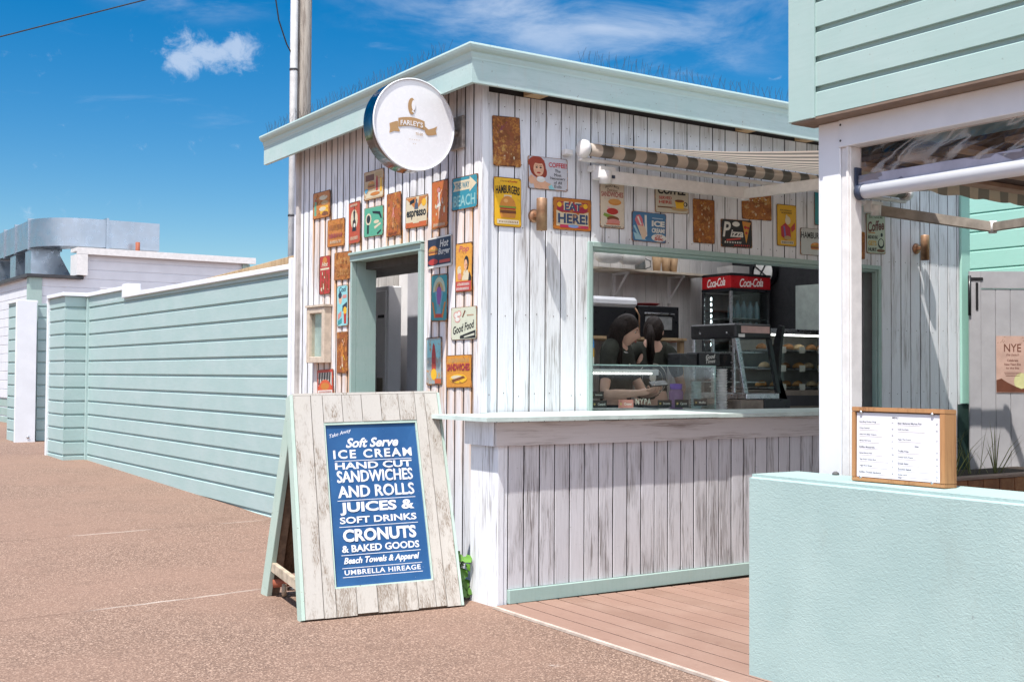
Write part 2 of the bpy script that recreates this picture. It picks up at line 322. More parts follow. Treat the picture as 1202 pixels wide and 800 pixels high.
def paint(col, rust=0.25):
    """enamel printed on tin, fading into rust blotches"""
    col = tuple(c**1.12 for c in col)
    key = 'tin_paint_%d_%d_%d_%d' % tuple(int(x*100) for x in (*col, rust))
    if key in MATS: return MATS[key]
    m, nt, b = nodes_of('tin_paint', 0.42, 0.4); g = NT(nt); v = g.offset(g.coord(), g.objrand(), (5.1, 7.7, 3.3))
    n1 = g.noise(v, 16, 6, 0.68, 0.4); n2 = g.noise(v, 70, 4, 0.6)
    hi = 0.70-0.30*rust
    f = g.thr(g.math('ADD', n1, g.math('MULTIPLY', g.math('SUBTRACT', n2, 0.5), 0.35)), hi, hi+0.14)
    rc = g.mix(g.thr(n2, 0.35, 0.65), (0.24, 0.075, 0.02), (0.50, 0.22, 0.05))
    fade = g.mix(g.math('MULTIPLY', g.thr(g.noise(v, 7, 4), 0.4, 0.7), 0.22), col, tuple(min(1, x*0.85+0.05) for x in col))
    fade = g.mix(g.math('MULTIPLY', g.thr(g.noise(v, 28, 5, 0.7), 0.52, 0.72), 0.35), fade, tuple(x*0.45 for x in col))
    if rust > 0.7:
        n3 = g.noise(v, 9, 4, 0.6, 0.8); n4 = g.noise(g.mapping(v, (1, 1, 1), (3, 7, 1)), 13, 5, 0.65)
        rc = g.mix(g.math('MULTIPLY', g.thr(n3, 0.46, 0.62), 0.8), rc, (0.13, 0.04, 0.014)); rc = g.mix(g.math('MULTIPLY', g.thr(n4, 0.56, 0.68), 0.75), rc, (0.60, 0.36, 0.10))
    g.put(b.inputs['Base Color'], g.mix(g.math('MULTIPLY', f, 0.9), fade, rc))
    g.put(b.inputs['Roughness'], g.math('ADD', g.math('MULTIPLY', f, 0.4), 0.38))
    g.bump(b, g.math('MULTIPLY', f, n2), 0.25, 0.002); MATS[key] = m; return m

# ------------------------------------------------------------------ mesh helpers
class MB:
    def __init__(s): s.bm = bmesh.new(); s.mi = 0
    def add(s, verts, faces, smooth=False):
        vs = [s.bm.verts.new(v) for v in verts]; out = []
        for f in faces:
            try: fc = s.bm.faces.new([vs[i] for i in f])
            except ValueError: continue
            fc.material_index = s.mi; fc.smooth = smooth; out.append(fc)
        return vs, out
    def m(s, i): s.mi = i; return s
    def box(s, x0, x1, y0, y1, z0, z1, ch=0.0):
        if ch <= 0:
            V = [(x, y, z) for x in (x0, x1) for y in (y0, y1) for z in (z0, z1)]
            s.add(V, [(0, 1, 3, 2), (4, 6, 7, 5), (0, 4, 5, 1), (2, 3, 7, 6), (0, 2, 6, 4), (1, 5, 7, 3)])
        else:
            vs, fs = s.add([(x, y, z) for x in (x0, x1) for y in (y0, y1) for z in (z0, z1)],
                  [(0, 1, 3, 2), (4, 6, 7, 5), (0, 4, 5, 1), (2, 3, 7, 6), (0, 2, 6, 4), (1, 5, 7, 3)])
            es = list({e for f in fs for e in f.edges})
            bmesh.ops.bevel(s.bm, geom=es, offset=ch, segments=1, affect='EDGES', material=s.mi)
        return s
    def obox(s, o, u, v, w, ch=0.0):
        """box from corner o along three vectors"""
        o, u, v, w = Vector(o), Vector(u), Vector(v), Vector(w)
        P = [o + u*a + v*b + w*c for a in (0, 1) for b in (0, 1) for c in (0, 1)]
        vs, fs = s.add(P, [(0, 1, 3, 2), (4, 6, 7, 5), (0, 4, 5, 1), (2, 3, 7, 6), (0, 2, 6, 4), (1, 5, 7, 3)])
        if ch > 0:
            es = list({e for f in fs for e in f.edges}); bmesh.ops.bevel(s.bm, geom=es, offset=ch, segments=2, affect='EDGES', material=s.mi)
        return s
    def quad(s, a, b, c, d): s.add([a, b, c, d], [(0, 1, 2, 3)]); return s
    def prism(s, pts, o, u, v, w, smooth=False):
        """polygon pts in (u,v) at o, extruded by w"""
        o, u, v, w = Vector(o), Vector(u), Vector(v), Vector(w); n = len(pts)
        A = [o + u*p[0] + v*p[1] for p in pts]; V = A + [a + w for a in A]
        F = [tuple(range(n-1, -1, -1)), tuple(range(n, 2*n))]
        vs, fs = s.add(V, F)
        for i in range(n):
            j = (i+1) % n
            f = s.bm.faces.new((vs[i], vs[j], vs[n+j], vs[n+i])); f.material_index = s.mi; f.smooth = smooth
        return s
    def strip(s, prof, o, u, v, w):
        """open profile swept along w"""
        o, u, v, w = Vector(o), Vector(u), Vector(v), Vector(w)
        A = [o + u*p[0] + v*p[1] for p in prof]; n = len(A)
        s.add(A + [a + w for a in A], [(i, i+1, n+i+1, n+i) for i in range(n-1)]); return s
    def tube(s, pts, r, seg=8, smooth=True, cap=True):
        pts = [Vector(p) for p in pts]; rs = r if isinstance(r, (list, tuple)) else [r]*len(pts); rings = []
        t0 = (pts[1]-pts[0]).normalized(); ref = Vector((0, 0, 1)) if abs(t0.z) < 0.9 else Vector((1, 0, 0))
        for i, p in enumerate(pts):
            t = (pts[min(i+1, len(pts)-1)] - pts[max(i-1, 0)]).normalized()
            a = t.cross(ref).normalized(); b = t.cross(a)
            rings.append([p + a*math.cos(2*math.pi*k/seg)*rs[i] + b*math.sin(2*math.pi*k/seg)*rs[i] for k in range(seg)])
        V = [q for rg in rings for q in rg]; F = []
        for i in range(len(rings)-1):
            for k in range(seg):
                k2 = (k+1) % seg; F.append((i*seg+k, i*seg+k2, (i+1)*seg+k2, (i+1)*seg+k))
        vs, fs = s.add(V, F, smooth)
        if cap:
            for idx in (range(seg-1, -1, -1), range((len(rings)-1)*seg, len(rings)*seg)):
                f = s.bm.faces.new([vs[i] for i in idx]); f.material_index = s.mi
        return s
    def lathe(s, prof, o=(0, 0, 0), axis=(0, 0, 1), seg=24, smooth=True):
        o = Vector(o); ax_ = Vector(axis).normalized(); ref = Vector((1, 0, 0)) if abs(ax_.x) < 0.9 else Vector((0, 1, 0))
        a = ax_.cross(ref).normalized(); b = ax_.cross(a)
        V = [o + ax_*z + (a*math.cos(2*math.pi*k/seg) + b*math.sin(2*math.pi*k/seg))*max(r, 1e-5) for r, z in prof for k in range(seg)]
        F = [(i*seg+k, i*seg+(k+1) % seg, (i+1)*seg+(k+1) % seg, (i+1)*seg+k) for i in range(len(prof)-1) for k in range(seg)]
        s.add(V, F, smooth); return s
    def build(s, name, mats, parent=None, loc=None, recalc=True, attr=None):
        if recalc: bmesh.ops.recalc_face_normals(s.bm, faces=s.bm.faces[:])
        me = bpy.data.meshes.new(name); s.bm.to_mesh(me); s.bm.free()
        for m_ in (mats if isinstance(mats, (list, tuple)) else [mats]): me.materials.append(m_)
        o = bpy.data.objects.new(name, me); COL.objects.link(o)
        if loc is not None: o.location = loc
        if parent is not None: o.parent = parent
        if attr: attr(me)
        return o
def tag(o, label, cat, group=None, kind=None):
    if label: o['label'] = label
    if cat: o['category'] = cat
    if group: o['group'] = group
    if kind: o['kind'] = kind
    return o
def empty(name, loc, label, cat, group=None, mw=None):
    o = bpy.data.objects.new(name, None); COL.objects.link(o); o.empty_display_size = 0.1
    if mw is not None: o.matrix_world = mw
    else: o.location = loc
    tag(o, label, cat, group); return o
def struct(o): o['kind'] = 'structure'; return o
def local(mb, loc):
    bmesh.ops.translate(mb.bm, vec=-Vector(loc), verts=mb.bm.verts[:]); return mb
def part(mb, name, mats, root, label=None):
    """mesh given in world coordinates, made a child of root (roots are unrotated empties or meshes)"""
    o = local(mb, root.location if root.parent is None else root.parent.location + root.location).build(name, mats, root)
    if label: o['label'] = label
    return o
def board(mb, o, u, v, w, c=0.003, edge=False):
    """one board: width along u, thickness along v (front at +v), length w; long front edges eased"""
    o, u, v, w = Vector(o), Vector(u), Vector(v), Vector(w); W = u.length; T = v.length; un, vn = u.normalized(), v.normalized()
    n0 = len(mb.bm.faces); mb.prism([(0, 0), (W, 0), (W, T-c), (W-c, T), (c, T), (0, T-c)], o, un, vn, w)
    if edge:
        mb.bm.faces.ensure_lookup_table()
        for k in (2, 3, 7): mb.bm.faces[n0+k].material_index = 1  # side faces dark: gap shade and dirt are put into their colour

_fc = {}
def text_geo(body, bold=0.0, shear=0.0, spacing=1.0):
    """2-D outline of a word as (verts, faces), scaled to a unit box"""
    key = (body, bold, shear, spacing)
    if key in _fc: return _fc[key]
    cu = bpy.data.curves.new('word', 'FONT'); cu.body = body; cu.offset = bold; cu.shear = shear; cu.space_character = spacing
    cu.resolution_u = 3; cu.fill_mode = 'FRONT'
    o = bpy.data.objects.new('word', cu); COL.objects.link(o)
    dg = bpy.context.evaluated_depsgraph_get(); me = bpy.data.meshes.new_from_object(o.evaluated_get(dg))
    V = [tuple(v.co) for v in me.vertices]; F = [tuple(p.vertices) for p in me.polygons]
    bpy.data.objects.remove(o); bpy.data.curves.remove(cu); bpy.data.meshes.remove(me)
    if not V: V, F = [(0, 0, 0)], []
    x0 = min(v[0] for v in V); x1 = max(v[0] for v in V); y0 = min(v[1] for v in V); y1 = max(v[1] for v in V)
    V = [((v[0]-x0)/max(x1-x0, 1e-6), (v[1]-y0)/max(y1-y0, 1e-6)) for v in V]
    _fc[key] = (V, F, (x1-x0)/max(y1-y0, 1e-6)); return _fc[key]
def word(mb, body, x, y, w, h, z, bold=0.0, shear=0.0, spacing=1.0, rotd=0.0, bend=0.0, fr=None):
    """word fitted in the box centred at x,y in local XY at height z; fr maps (x,y,z) elsewhere"""
    V, F, asp = text_geo(body, bold, shear, spacing)
    if w is None: w = h*asp
    c, s_ = math.cos(R_(rotd)), math.sin(R_(rotd)); P = []
    for a, b in V:
        px = (a-0.5)*w; py = (b-0.5)*h - bend*((a-0.5)*2)**2
        q = (x + px*c - py*s_, y + px*s_ + py*c, z); P.append(fr(*q) if fr else q)
    mb.add(P, F)
def ring_pts(x, y, rx, ry, n=24, a0=0, a1=360):
    return [(x + rx*math.cos(R_(a0+(a1-a0)*k/n)), y + ry*math.sin(R_(a0+(a1-a0)*k/n))) for k in range(n if abs(a1-a0) >= 360 else n+1)]
sc.cycles.max_bounces = 14; sc.cycles.diffuse_bounces = 8; sc.cycles.transparent_max_bounces = 24

# ================================================================== SETTING
def gz(y): return 0.0 if y < 0 else min(0.0222*y, 0.30)
def ground():
    mb = MB(); ys = [-600, -60, -20, -8, -4, -2, 0, 1, 2, 4, 6, 8, 10, 12, 13.5, 18, 40, 150, 900]; xs = [-900, -60, -20, -8, -4, -2, 0, 6, 20, 80, 900]
    V = [(x, y, gz(y)) for y in ys for x in xs]; n = len(xs)
    mb.add(V, [(j*n+i, j*n+i+1, (j+1)*n+i+1, (j+1)*n+i) for j in range(len(ys)-1) for i in range(n-1)])
    return struct(mb.build('ground', GROUND))
ground()
def deck():
    mb = MB(); e = Vector((-0.041, -1.0, 0)); perp = Vector((1, -0.041, 0)); o = Vector((-0.372, -0.765, 0.012)); pitch = 0.145
    for i in range(36):
        if i == 0: w_ = 0.10
        a = o + perp*(i*pitch)
        board(mb, a + Vector((0, 0, -0.008)), perp*(pitch-0.012), (0, 0, 0.012), e*5.5, 0.003, True)
    d = struct(mb.build('deck', [DECK, plain('deck_gap', (0.035, 0.025, 0.02), 0.9)]))
    mb = MB(); mb.obox(o + Vector((-0.026, 0.0, -0.010)), perp*0.022, e*5.5, (0, 0, 0.013))
    struct(mb.build('deck_kerb', plain('pale_mortar', (0.5, 0.42, 0.36), 0.9, vary=0.2)))
    mb = MB(); mb.obox(o + Vector((0, 0, -0.03)), perp*5.2, e*5.5, (0, 0, 0.026))
    struct(mb.build('deck_base', DARKG))
deck()

def hills():
    mb = MB(); n = 40; base = [(-60 + 6*i, 190 + 12*math.sin(i*0.7)) for i in range(n)]
    V = []
    for i, (x, y) in enumerate(base):
        h = 5 + 6*math.sin(i*0.31+1.0)**2 + 1.5*math.sin(i*1.7)
        V += [(x, y, -1), (x, y+14, h*0.7), (x, y+40, h)]
    mb.add(V, [(3*i+k, 3*i+3+k, 3*i+4+k, 3*i+1+k) for i in range(n-1) for k in (0, 1)], True)
    m, nt, b = nodes_of('green_hillside', 0.9, 0.1); g = NT(nt); v = g.coord(); f = g.noise(v, 0.12, 6, 0.7)
    g.put(b.inputs['Base Color'], g.mix(g.thr(f, 0.4, 0.6), (0.045, 0.075, 0.02), (0.16, 0.17, 0.06)))
    struct(mb.build('hills', m))
hills()

# weatherboard cladding: one zigzag profile per board course, swept along the wall
def clad(mb, o, along, nrm, z0, z1, pitch, zref, gap=0.026, bev=0.008, dep=0.022, slope=None):
    """courses of bevelled board between z0 and z1, a groove ending at each zref + k*pitch"""
    o, along, nrm = Vector(o), Vector(along), Vector(nrm)
    k = math.floor((z0 - zref)/pitch); prof = []
    z = zref + k*pitch
    while z < z1:
        for a, dz in ((0, 0), (0, pitch-gap-bev), (-dep*0.6, pitch-gap), (-dep, pitch-gap+0.002), (-dep, pitch-0.0005)):
            prof.append((a, min(max(z+dz, z0), z1)))
        z += pitch
    q = [prof[0]]
    for p in prof[1:]:
        if abs(p[0]-q[-1][0]) + abs(p[1]-q[-1][1]) > 1e-5: q.append(p)
    mb.strip(q, (o.x, o.y, 0), nrm, (0, 0, 1), along)

# ------------------------------------------------------------------ aqua boundary fence on the left
fence = empty('boundary_fence', (0, 3.02, 0), 'long aqua weatherboard fence with white capping running left from the white kiosk', 'fence')
P_ = 0.1745
mb = MB(); clad(mb, (0, 3.045, 0), (0, 6.555, 0), (-1, 0, 0), -0.05, 2.25, P_, 2.038-P_*20)
clad(mb, (0, 7.95, 0), (0, 1.65, 0), (-1, 0, 0), 2.253, 2.34, P_, 2.038-P_*20)
clad(mb, (-0.29, 9.6, 0), (0.29, 0, 0), (0, -1, 0), -0.05, 2.34, P_, 2.038-P_*20)
clad(mb, (-0.29, 9.6, 0), (0, 0.82, 0), (-1, 0, 0), -0.05, 2.34, P_, 2.038-P_*20)
part(mb, 'cladding', AQFENCE, fence)
mb = MB(); mb.box(0.03, 0.10, 3.05, 9.7, -0.1, 2.24); mb.box(-0.25, 0.09, 9.7, 10.4, -0.1, 2.33)
part(mb, 'fence_core', WBOARD, fence)
mb = MB(); mb.box(-0.035, 0.13, 3.04, 7.96, 2.248, 2.295, 0.004); mb.box(-0.036, 0.13, 7.75, 7.955, 2.252, 2.41, 0.004)
mb.box(-0.034, 0.13, 7.958, 9.58, 2.342, 2.39, 0.004); mb.box(-0.33, 0.13, 9.56, 10.44, 2.345, 2.392, 0.004)
part(mb, 'capping', WPAINT, fence)
mb = MB(); mb.box(-0.022, 0.04, 9.535, 9.598, 0.1, 2.34); part(mb, 'corner_trim', AQFENCE, fence)
mb = MB(); mb.box(-0.315, 0.05, 10.42, 10.48, 0.1, 2.345, 0.004); part(mb, 'end_post', WPAINT, fence)
mb = MB(); mb.box(-0.03, 0.10, 2.995, 3.043, -0.02, 2.345, 0.004); part(mb, 'end_post', WPAINT, fence)

pier = empty('fence_pier', (-0.2, 12.8, 0.25), 'short aqua weatherboard fence pier with a tall white end post beyond the gateway', 'fence')
mb = MB(); clad(mb, (-0.2, 12.86, 0), (0, 0.62, 0), (-1, 0, 0), 0.0, 2.42, P_, 2.038-P_*20)
clad(mb, (0.13, 12.98, 0), (0.5, 0, 0), (0, -1, 0), 0.0, 2.42, P_, 2.038-P_*20); part(mb, 'cladding', AQFENCE, pier)
mb = MB(); mb.box(-0.225, 0.075, 12.80, 12.858, 0.2, 2.455, 0.005); part(mb, 'end_post', WPAINT, pier)
mb = MB(); mb.box(-0.225, 0.1, 12.86, 13.52, 2.42, 2.455); part(mb, 'capping', WPAINT, pier)
mb = MB(); mb.lathe([(0, -0.008), (0.02, -0.008), (0.022, 0)], (-0.03, 12.797, 0.36), (0, 1, 0), 12); part(mb, 'bolt_plate', STEEL, pier)
mb = MB(); mb.box(-0.19, 0.6, 13.47, 13.53, 0.2, 2.42); part(mb, 'end_post', AQTRIM, pier)

# tan timber seen over the fence next to the kiosk
mb = MB(); board(mb, (0.25, 3.25, 2.31), (0, 0, 0.12), (-0.03, 0, 0), (0, 2.9, -0.085)); o = mb.build('timber_board', TANWOOD)
tag(o, 'tan timber board lying along the top of the aqua fence near the kiosk', 'board')

# ------------------------------------------------------------------ white building far left with the metal duct
bld = empty('white_building', (1.1, 18, 0.3), 'low white weatherboard building with a stepped parapet behind the aqua fence', 'building')
mb = MB(); pw = 0.185
clad(mb, (1.1, 18, 0), (4.45, 0, 0), (0, -1, 0), 0.82, 3.20, pw, 0.82, 0.014, 0.006, 0.012)
clad(mb, (1.1, 18, 0), (0, 14, 0), (-1, 0, 0), 0.82, 3.20, pw, 0.82, 0.014, 0.006, 0.012)
clad(mb, (2.1, 18, 0), (3.45, 0, 0), (0, -1, 0), 3.20, 3.72, pw, 0.82, 0.014, 0.006, 0.012)
part(mb, 'wall', WBOARD, bld)
mb = MB(); mb.box(1.13, 5.5, 18.03, 31.9, 0.2, 3.18); mb.box(2.1, 5.5, 18.03, 18.3, 3.18, 3.7); part(mb, 'wall_core', WBOARD, bld)
mb = MB(); clad(mb, (1.12, 18.02, 0), (0, 13.9, 0), (-1, 0, 0), 0.2, 0.815, pw, 0.82-pw*6); clad(mb, (1.12, 18.02, 0), (4.4, 0, 0), (0, -1, 0), 0.2, 0.815, pw, 0.82-pw*6); part(mb, 'base_cladding', AQTRIM, bld)
mb = MB(); mb.box(1.06, 1.30, 17.955, 17.995, 0.8, 3.20); mb.box(1.06, 1.095, 17.997, 18.15, 0.8, 3.20); part(mb, 'corner_board', AQTRIM, bld)
mb = MB(); mb.box(5.40, 5.56, 17.95, 17.985, 0.8, 3.69); part(mb, 'corner_board', AQTRIM, bld)
mb = MB(); mb.box(1.0, 2.06, 17.90, 32, 3.205, 3.265); part(mb, 'roof_edge', DARKG, bld)
mb = MB(); mb.box(1.02, 5.5, 18.4, 32, 3.19, 3.22); part(mb, 'roof', ROOFM, bld)
mb = MB(); mb.box(1.94, 5.66, 17.86, 17.94, 3.70, 3.83); mb.box(1.94, 2.14, 17.862, 18.4, 3.28, 3.698); mb.box(1.94, 5.66, 17.942, 18.4, 3.76, 3.83); part(mb, 'parapet_fascia', WGREY, bld)
mb = MB(); mb.lathe([(0.045, 0), (0.045, 0.2), (0, 0.2)], (3.2, 18.12, 3.83), (0, 0, 1), 10); part(mb, 'vent_pipe', RUSTPIPE, bld)

duct = empty('air_duct', (1.6, 18.6, 3.25), 'large galvanised rectangular air duct bending round the corner of the white building roof', 'duct')
def duct_path():
    pts = [(1.35, 31.0)]
    for k in range(33):
        a = R_(180 + 90*k/32); pts.append((2.35 + 1.0*math.cos(a), 19.35 + 1.0*math.sin(a)))
    pts.append((3.72, 18.35)); return pts
mb = MB(); dp = duct_path(); z0_, z1_ = 3.90, 4.47; V = []
for i, (x, y) in enumerate(dp):
    a = Vector(dp[max(i-1, 0)]); b = Vector(dp[min(i+1, len(dp)-1)]); t = (b-a).normalized(); nn = Vector((-t.y, t.x))   # left of travel = inside
    for d, z in ((0, z0_), (0, z1_), (0.62, z1_), (0.62, z0_)): V.append((x + nn.x*d, y + nn.y*d, z))
F = [(4*i+k, 4*i+(k+1) % 4, 4*i+4+(k+1) % 4, 4*i+4+k) for i in range(len(dp)-1) for k in range(4)]
vs, fs = mb.add(V, F, False); mb.bm.faces.new(vs[:4]); mb.bm.faces.new(vs[-4:])
part(mb, 'duct_body', GALV, duct)
for y in (19.35, 20.6, 21.7, 24.0):
    mb = MB(); mb.box(1.32, 2.0, y, y+0.05, z0_-0.04, z1_+0.035); part(mb, 'flange', GALV, duct)
mb = MB(); mb.box(2.62, 2.67, 18.32, 19.0, z0_-0.02, z1_+0.035); part(mb, 'flange', GALV, duct)
for y in (19.3, 20.75, 22.4):
    mb = MB(); mb.box(1.38, 1.95, y, y+0.55, 3.225, 3.86); mb.prism([(0, 0), (0.3, 0), (0.0, 0.55)], (1.95, y, 3.225), (1, 0, 0), (0, 0, 1), (0, 0.5, 0)); part(mb, 'support_box', GALV, duct)

house = empty('distant_house', (24, 175, 0), 'small pale house on the green hillside seen under the metal duct', 'house')
mb = MB(); mb.box(8, 16, 172, 178, 0, 14.5); part(mb, 'wall', WBOARD, house)
mb = MB(); mb.prism([(-0.5, 0), (8.5, 0), (4, 2.6)], (8, 171.5, 14.5), (1, 0, 0), (0, 0, 1), (0, 7, 0)); part(mb, 'roof', RUSTPIPE, house)

def grass_tuft(name, x, y, z, label, cat, n=26, hgt=0.3, spread=0.12, seed=1, lean=0.5):
    rnd = random.Random(seed); mb = MB()
    for i in range(n):
        a = rnd.uniform(0, 6.28); r = rnd.uniform(0, spread); L = hgt*rnd.uniform(0.5, 1.1); ln = rnd.uniform(0.1, lean)
        p = Vector((math.cos(a)*r, math.sin(a)*r, 0)); d = Vector((math.cos(a)*ln, math.sin(a)*ln, 1)); w = rnd.uniform(0.003, 0.006)
        s_ = Vector((-math.sin(a), math.cos(a), 0))*w; q = p + Vector((d.x*L*0.5, d.y*L*0.5, L*0.6)); e = p + Vector((d.x*L, d.y*L, L*0.95))
        mb.add([p-s_, p+s_, q+s_*0.8, q-s_*0.8, e], [(0, 1, 2, 3), (3, 2, 4)])
    return tag(mb.build(name, GRASSM, None, (x, y, z)), label, cat)
grass_tuft('grass_tuft', 0.55, 14.6, 0.29, 'dry grass tuft growing at the foot of the far left white building', 'grass', 60, 0.55, 0.3, 3)

# ------------------------------------------------------------------ utility pole and cables
pole = empty('utility_pole', (0.705, 4.44, 0.1), 'tall round grey timber utility pole with a pale conduit behind the kiosk', 'pole')
mb = MB(); mb.tube([(0.72, 4.44, 0), (0.72, 4.44, 9)], 0.072, 16); part(mb, 'pole_shaft', POLEW, pole)
mb = MB(); mb.tube([(0.60, 4.415, 0), (0.60, 4.415, 9)], 0.038, 10); part(mb, 'conduit', plain('pale_conduit', (0.66, 0.65, 0.63), 0.5), pole)
mb = MB()
for z in (2.1, 2.9, 4.35, 5.6): mb = MB(); mb.tube([(0.60, 4.415, z), (0.60, 4.415, z+0.02)], 0.043, 10); part(mb, 'conduit_clip', DARKG, pole)
mb = MB(); mb.tube([(0.615, 4.42, 4.46), (0.52, 4.41, 4.60), (0.43, 4.40, 4.82), (0.36, 4.39, 5.2), (0.33, 4.38, 6.0)], 0.007, 6)
tag(mb.build('drop_cable', BLACKP), 'thin black cable curving away from the upper part of the utility pole', 'cable')
mb = MB(); a = Vector((-0.303, 14, 6.775)); b = Vector((1.95, 14, 7.764)); d = b-a
mb.tube([a + d*t + Vector((0, 0, -0.02*math.sin(math.pi*min(max((t+3)/8, 0), 1)))) for t in (-3, -1, 0, 0.5, 1, 2, 5)], 0.012, 6)
tag(mb.build('overhead_cable', BLACKP), 'straight black overhead cable crossing the top left sky', 'cable')

# ================================================================== KIOSK
kiosk = empty('kiosk', (0, 0, 0), 'small white weathered plank kiosk with an aqua roof fascia and an open serving hatch', 'kiosk')
RUSTY = []          # (side, u0, u1, ztop) below which rust runs down the boards, filled from the sign list
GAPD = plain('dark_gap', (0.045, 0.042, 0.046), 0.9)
def front_wall():
    mb = MB(); p = 0.1283; x = 0.0; rnd = random.Random(3)
    while x < 5.16:
        w = min(p, 5.16-x); j = rnd.uniform(-0.001, 0.0015)
        hole = 0.90 < x + w/2 < 3.97
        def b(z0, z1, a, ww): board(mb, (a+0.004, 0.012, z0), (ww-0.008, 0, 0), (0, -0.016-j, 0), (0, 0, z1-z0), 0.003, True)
        if hole: b(0.0, 1.05, x, w); b(2.27, 3.212, x, w)
        else: b(0.0, 3.212, x, w)
        x += p
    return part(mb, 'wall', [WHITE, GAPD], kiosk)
fw = front_wall()
mb = MB(); rnd = random.Random(8)
for k in range(40):
    for z in (3.12, 3.05, 2.75, 2.33, 1.75, 1.22):
        x = 0.1283*k + rnd.uniform(0.03, 0.10)
        if 0.88 < x < 3.99 and 1.0 < z < 2.3: continue
        zz = z + rnd.uniform(-0.012, 0.012); mb.lathe([(0.0042, 0), (0.0036, -0.0012), (0, -0.0014)], (x, -0.0055, zz), (0, 1, 0), 6)
o = part(mb, 'nail_heads', plain('dull_nail', (0.16, 0.14, 0.13), 0.7), kiosk); o['kind'] = 'stuff'
def left_wall(signs):
    mb = MB(); p = 0.108; y = 0.0; rnd = random.Random(5); bm = mb.bm
    lay = bm.verts.layers.float.new('rust')
    def rustval(yy, z):
        r = 0.0
        for (y0, y1, zt, s) in signs:
            if y0-0.015 < yy < y1+0.015 and z < zt + 0.02:
                d = zt - z; edge = 1.0 if min(abs(yy-y0), abs(yy-y1)) < 0.03 else 0.55
                r = max(r, s*edge*max(0.0, 1.0 - d/0.75))
        return min(r, 1.0)
    while y < 2.99:
        w = min(p, 3.0-y); j = rnd.uniform(-0.001, 0.0015); post = y > 2.88
        segs = [(0.0, 3.30)]
        if 0.77 < y + w/2 < 1.86: segs = [(2.275, 3.30), (0.0, 0.9)]
        for z0, z1 in segs:
            n = max(2, int((z1-z0)/0.06)); cols = [0.0048, 0.0068, w*0.3, w*0.7, w-0.0068, w-0.0048]; xo = (0.0115, 0.0015, -0.0035-j, -0.0035-j, 0.0015, 0.0115)
            V = []
            for i in range(n+1):
                z = z0 + (z1-z0)*i/n
                for c, xx in zip(cols, xo): V.append((xx if 0 < cols.index(c) < 5 else 0.0115, y+c, z))
            vs, fs = mb.add(V, [(6*i+k, 6*i+k+1, 6*i+7+k, 6*i+6+k) for i in range(n) for k in range(5)])
            for f in fs:
                yc = f.calc_center_median().y - y
                if yc < 0.0064 or yc > w-0.0064: f.material_index = 1  # board sides take the dark tone standing for gap shade and dirt
            for v in vs:
                groove = 1.0 if min(abs(v.co.y-y), abs(v.co.y-y-w)) < 0.012 else 0.42
                v[lay] = rustval(v.co.y, v.co.z)*groove
        y += p
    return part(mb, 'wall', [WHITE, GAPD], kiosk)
# walls behind the boards, back and right walls
mb = MB()
mb.box(0.012, 0.90, 0.0125, 0.085, 0, 3.29); mb.box(3.972, 5.15, 0.0125, 0.085, 0, 3.29); mb.box(0.90, 3.972, 0.0125, 0.085, 0, 1.03); mb.box(0.90, 3.972, 0.0125, 0.085, 2.28, 3.29)
mb.box(0.0118, 0.085, 0.088, 0.785, 0, 3.29); mb.box(0.0118, 0.085, 1.848, 2.97, 0, 3.29); mb.box(0.0118, 0.085, 0.785, 1.848, 2.28, 3.29); mb.box(0.0118, 0.085, 0.785, 1.848, 0, 0.95)
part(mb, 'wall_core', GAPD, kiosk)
mb = MB(); mb.box(0.0, 5.16, 2.95, 3.0, 0, 3.29); mb.box(5.10, 5.158, 0.09, 2.94, 0, 3.29); part(mb, 'wall', WBOARD, kiosk)
mb = MB()
for i in range(32): board(mb, (0.1+i*0.153, 2.80, 0.1), (0.150, 0, 0), (0, -0.014, 0), (0, 0, 3.15), 0.003)
for i in range(7): board(mb, (0.087, 1.9+i*0.128, 0.1), (0, 0.126, 0), (0.012, 0, 0), (0, 0, 3.15), 0.003)
part(mb, 'lining', INNER, kiosk)
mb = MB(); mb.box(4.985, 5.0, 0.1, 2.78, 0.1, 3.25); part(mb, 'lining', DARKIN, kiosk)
mb = MB(); mb.box(0.09, 4.985, 0.086, 0.092, 2.285, 3.25); part(mb, 'lining', INNERWHITE, kiosk)
mb = MB(); mb.box(0.1, 5.0, 0.1, 2.9, 0.05, 0.10); part(mb, 'floor', plain('grey_vinyl', (0.34, 0.33, 0.32), 0.5), kiosk)
mb = MB(); mb.box(0.92, 5.0, 0.1, 0.34, 3.22, 3.25); mb.box(0.92, 1.19, 0.341, 2.9, 3.22, 3.25); mb.box(4.51, 5.0, 0.341, 2.9, 3.22, 3.25); mb.box(0.09, 0.918, 0.1, 1.64, 3.22, 3.25); part(mb, 'ceiling', plain('inner_ceiling', (0.62, 0.61, 0.60), 0.8), kiosk)
mb = MB(); mb.box(0.91, 0.93, 1.2, 2.78, 0.1, 2.25); part(mb, 'partition', INNERWHITE, kiosk)
mb = MB(); mb.box(0.10, 0.55, 0.80, 2.6, 2.17, 2.26); part(mb, 'lintel_beam', plain('dark_beam', (0.07, 0.065, 0.06), 0.8), kiosk)
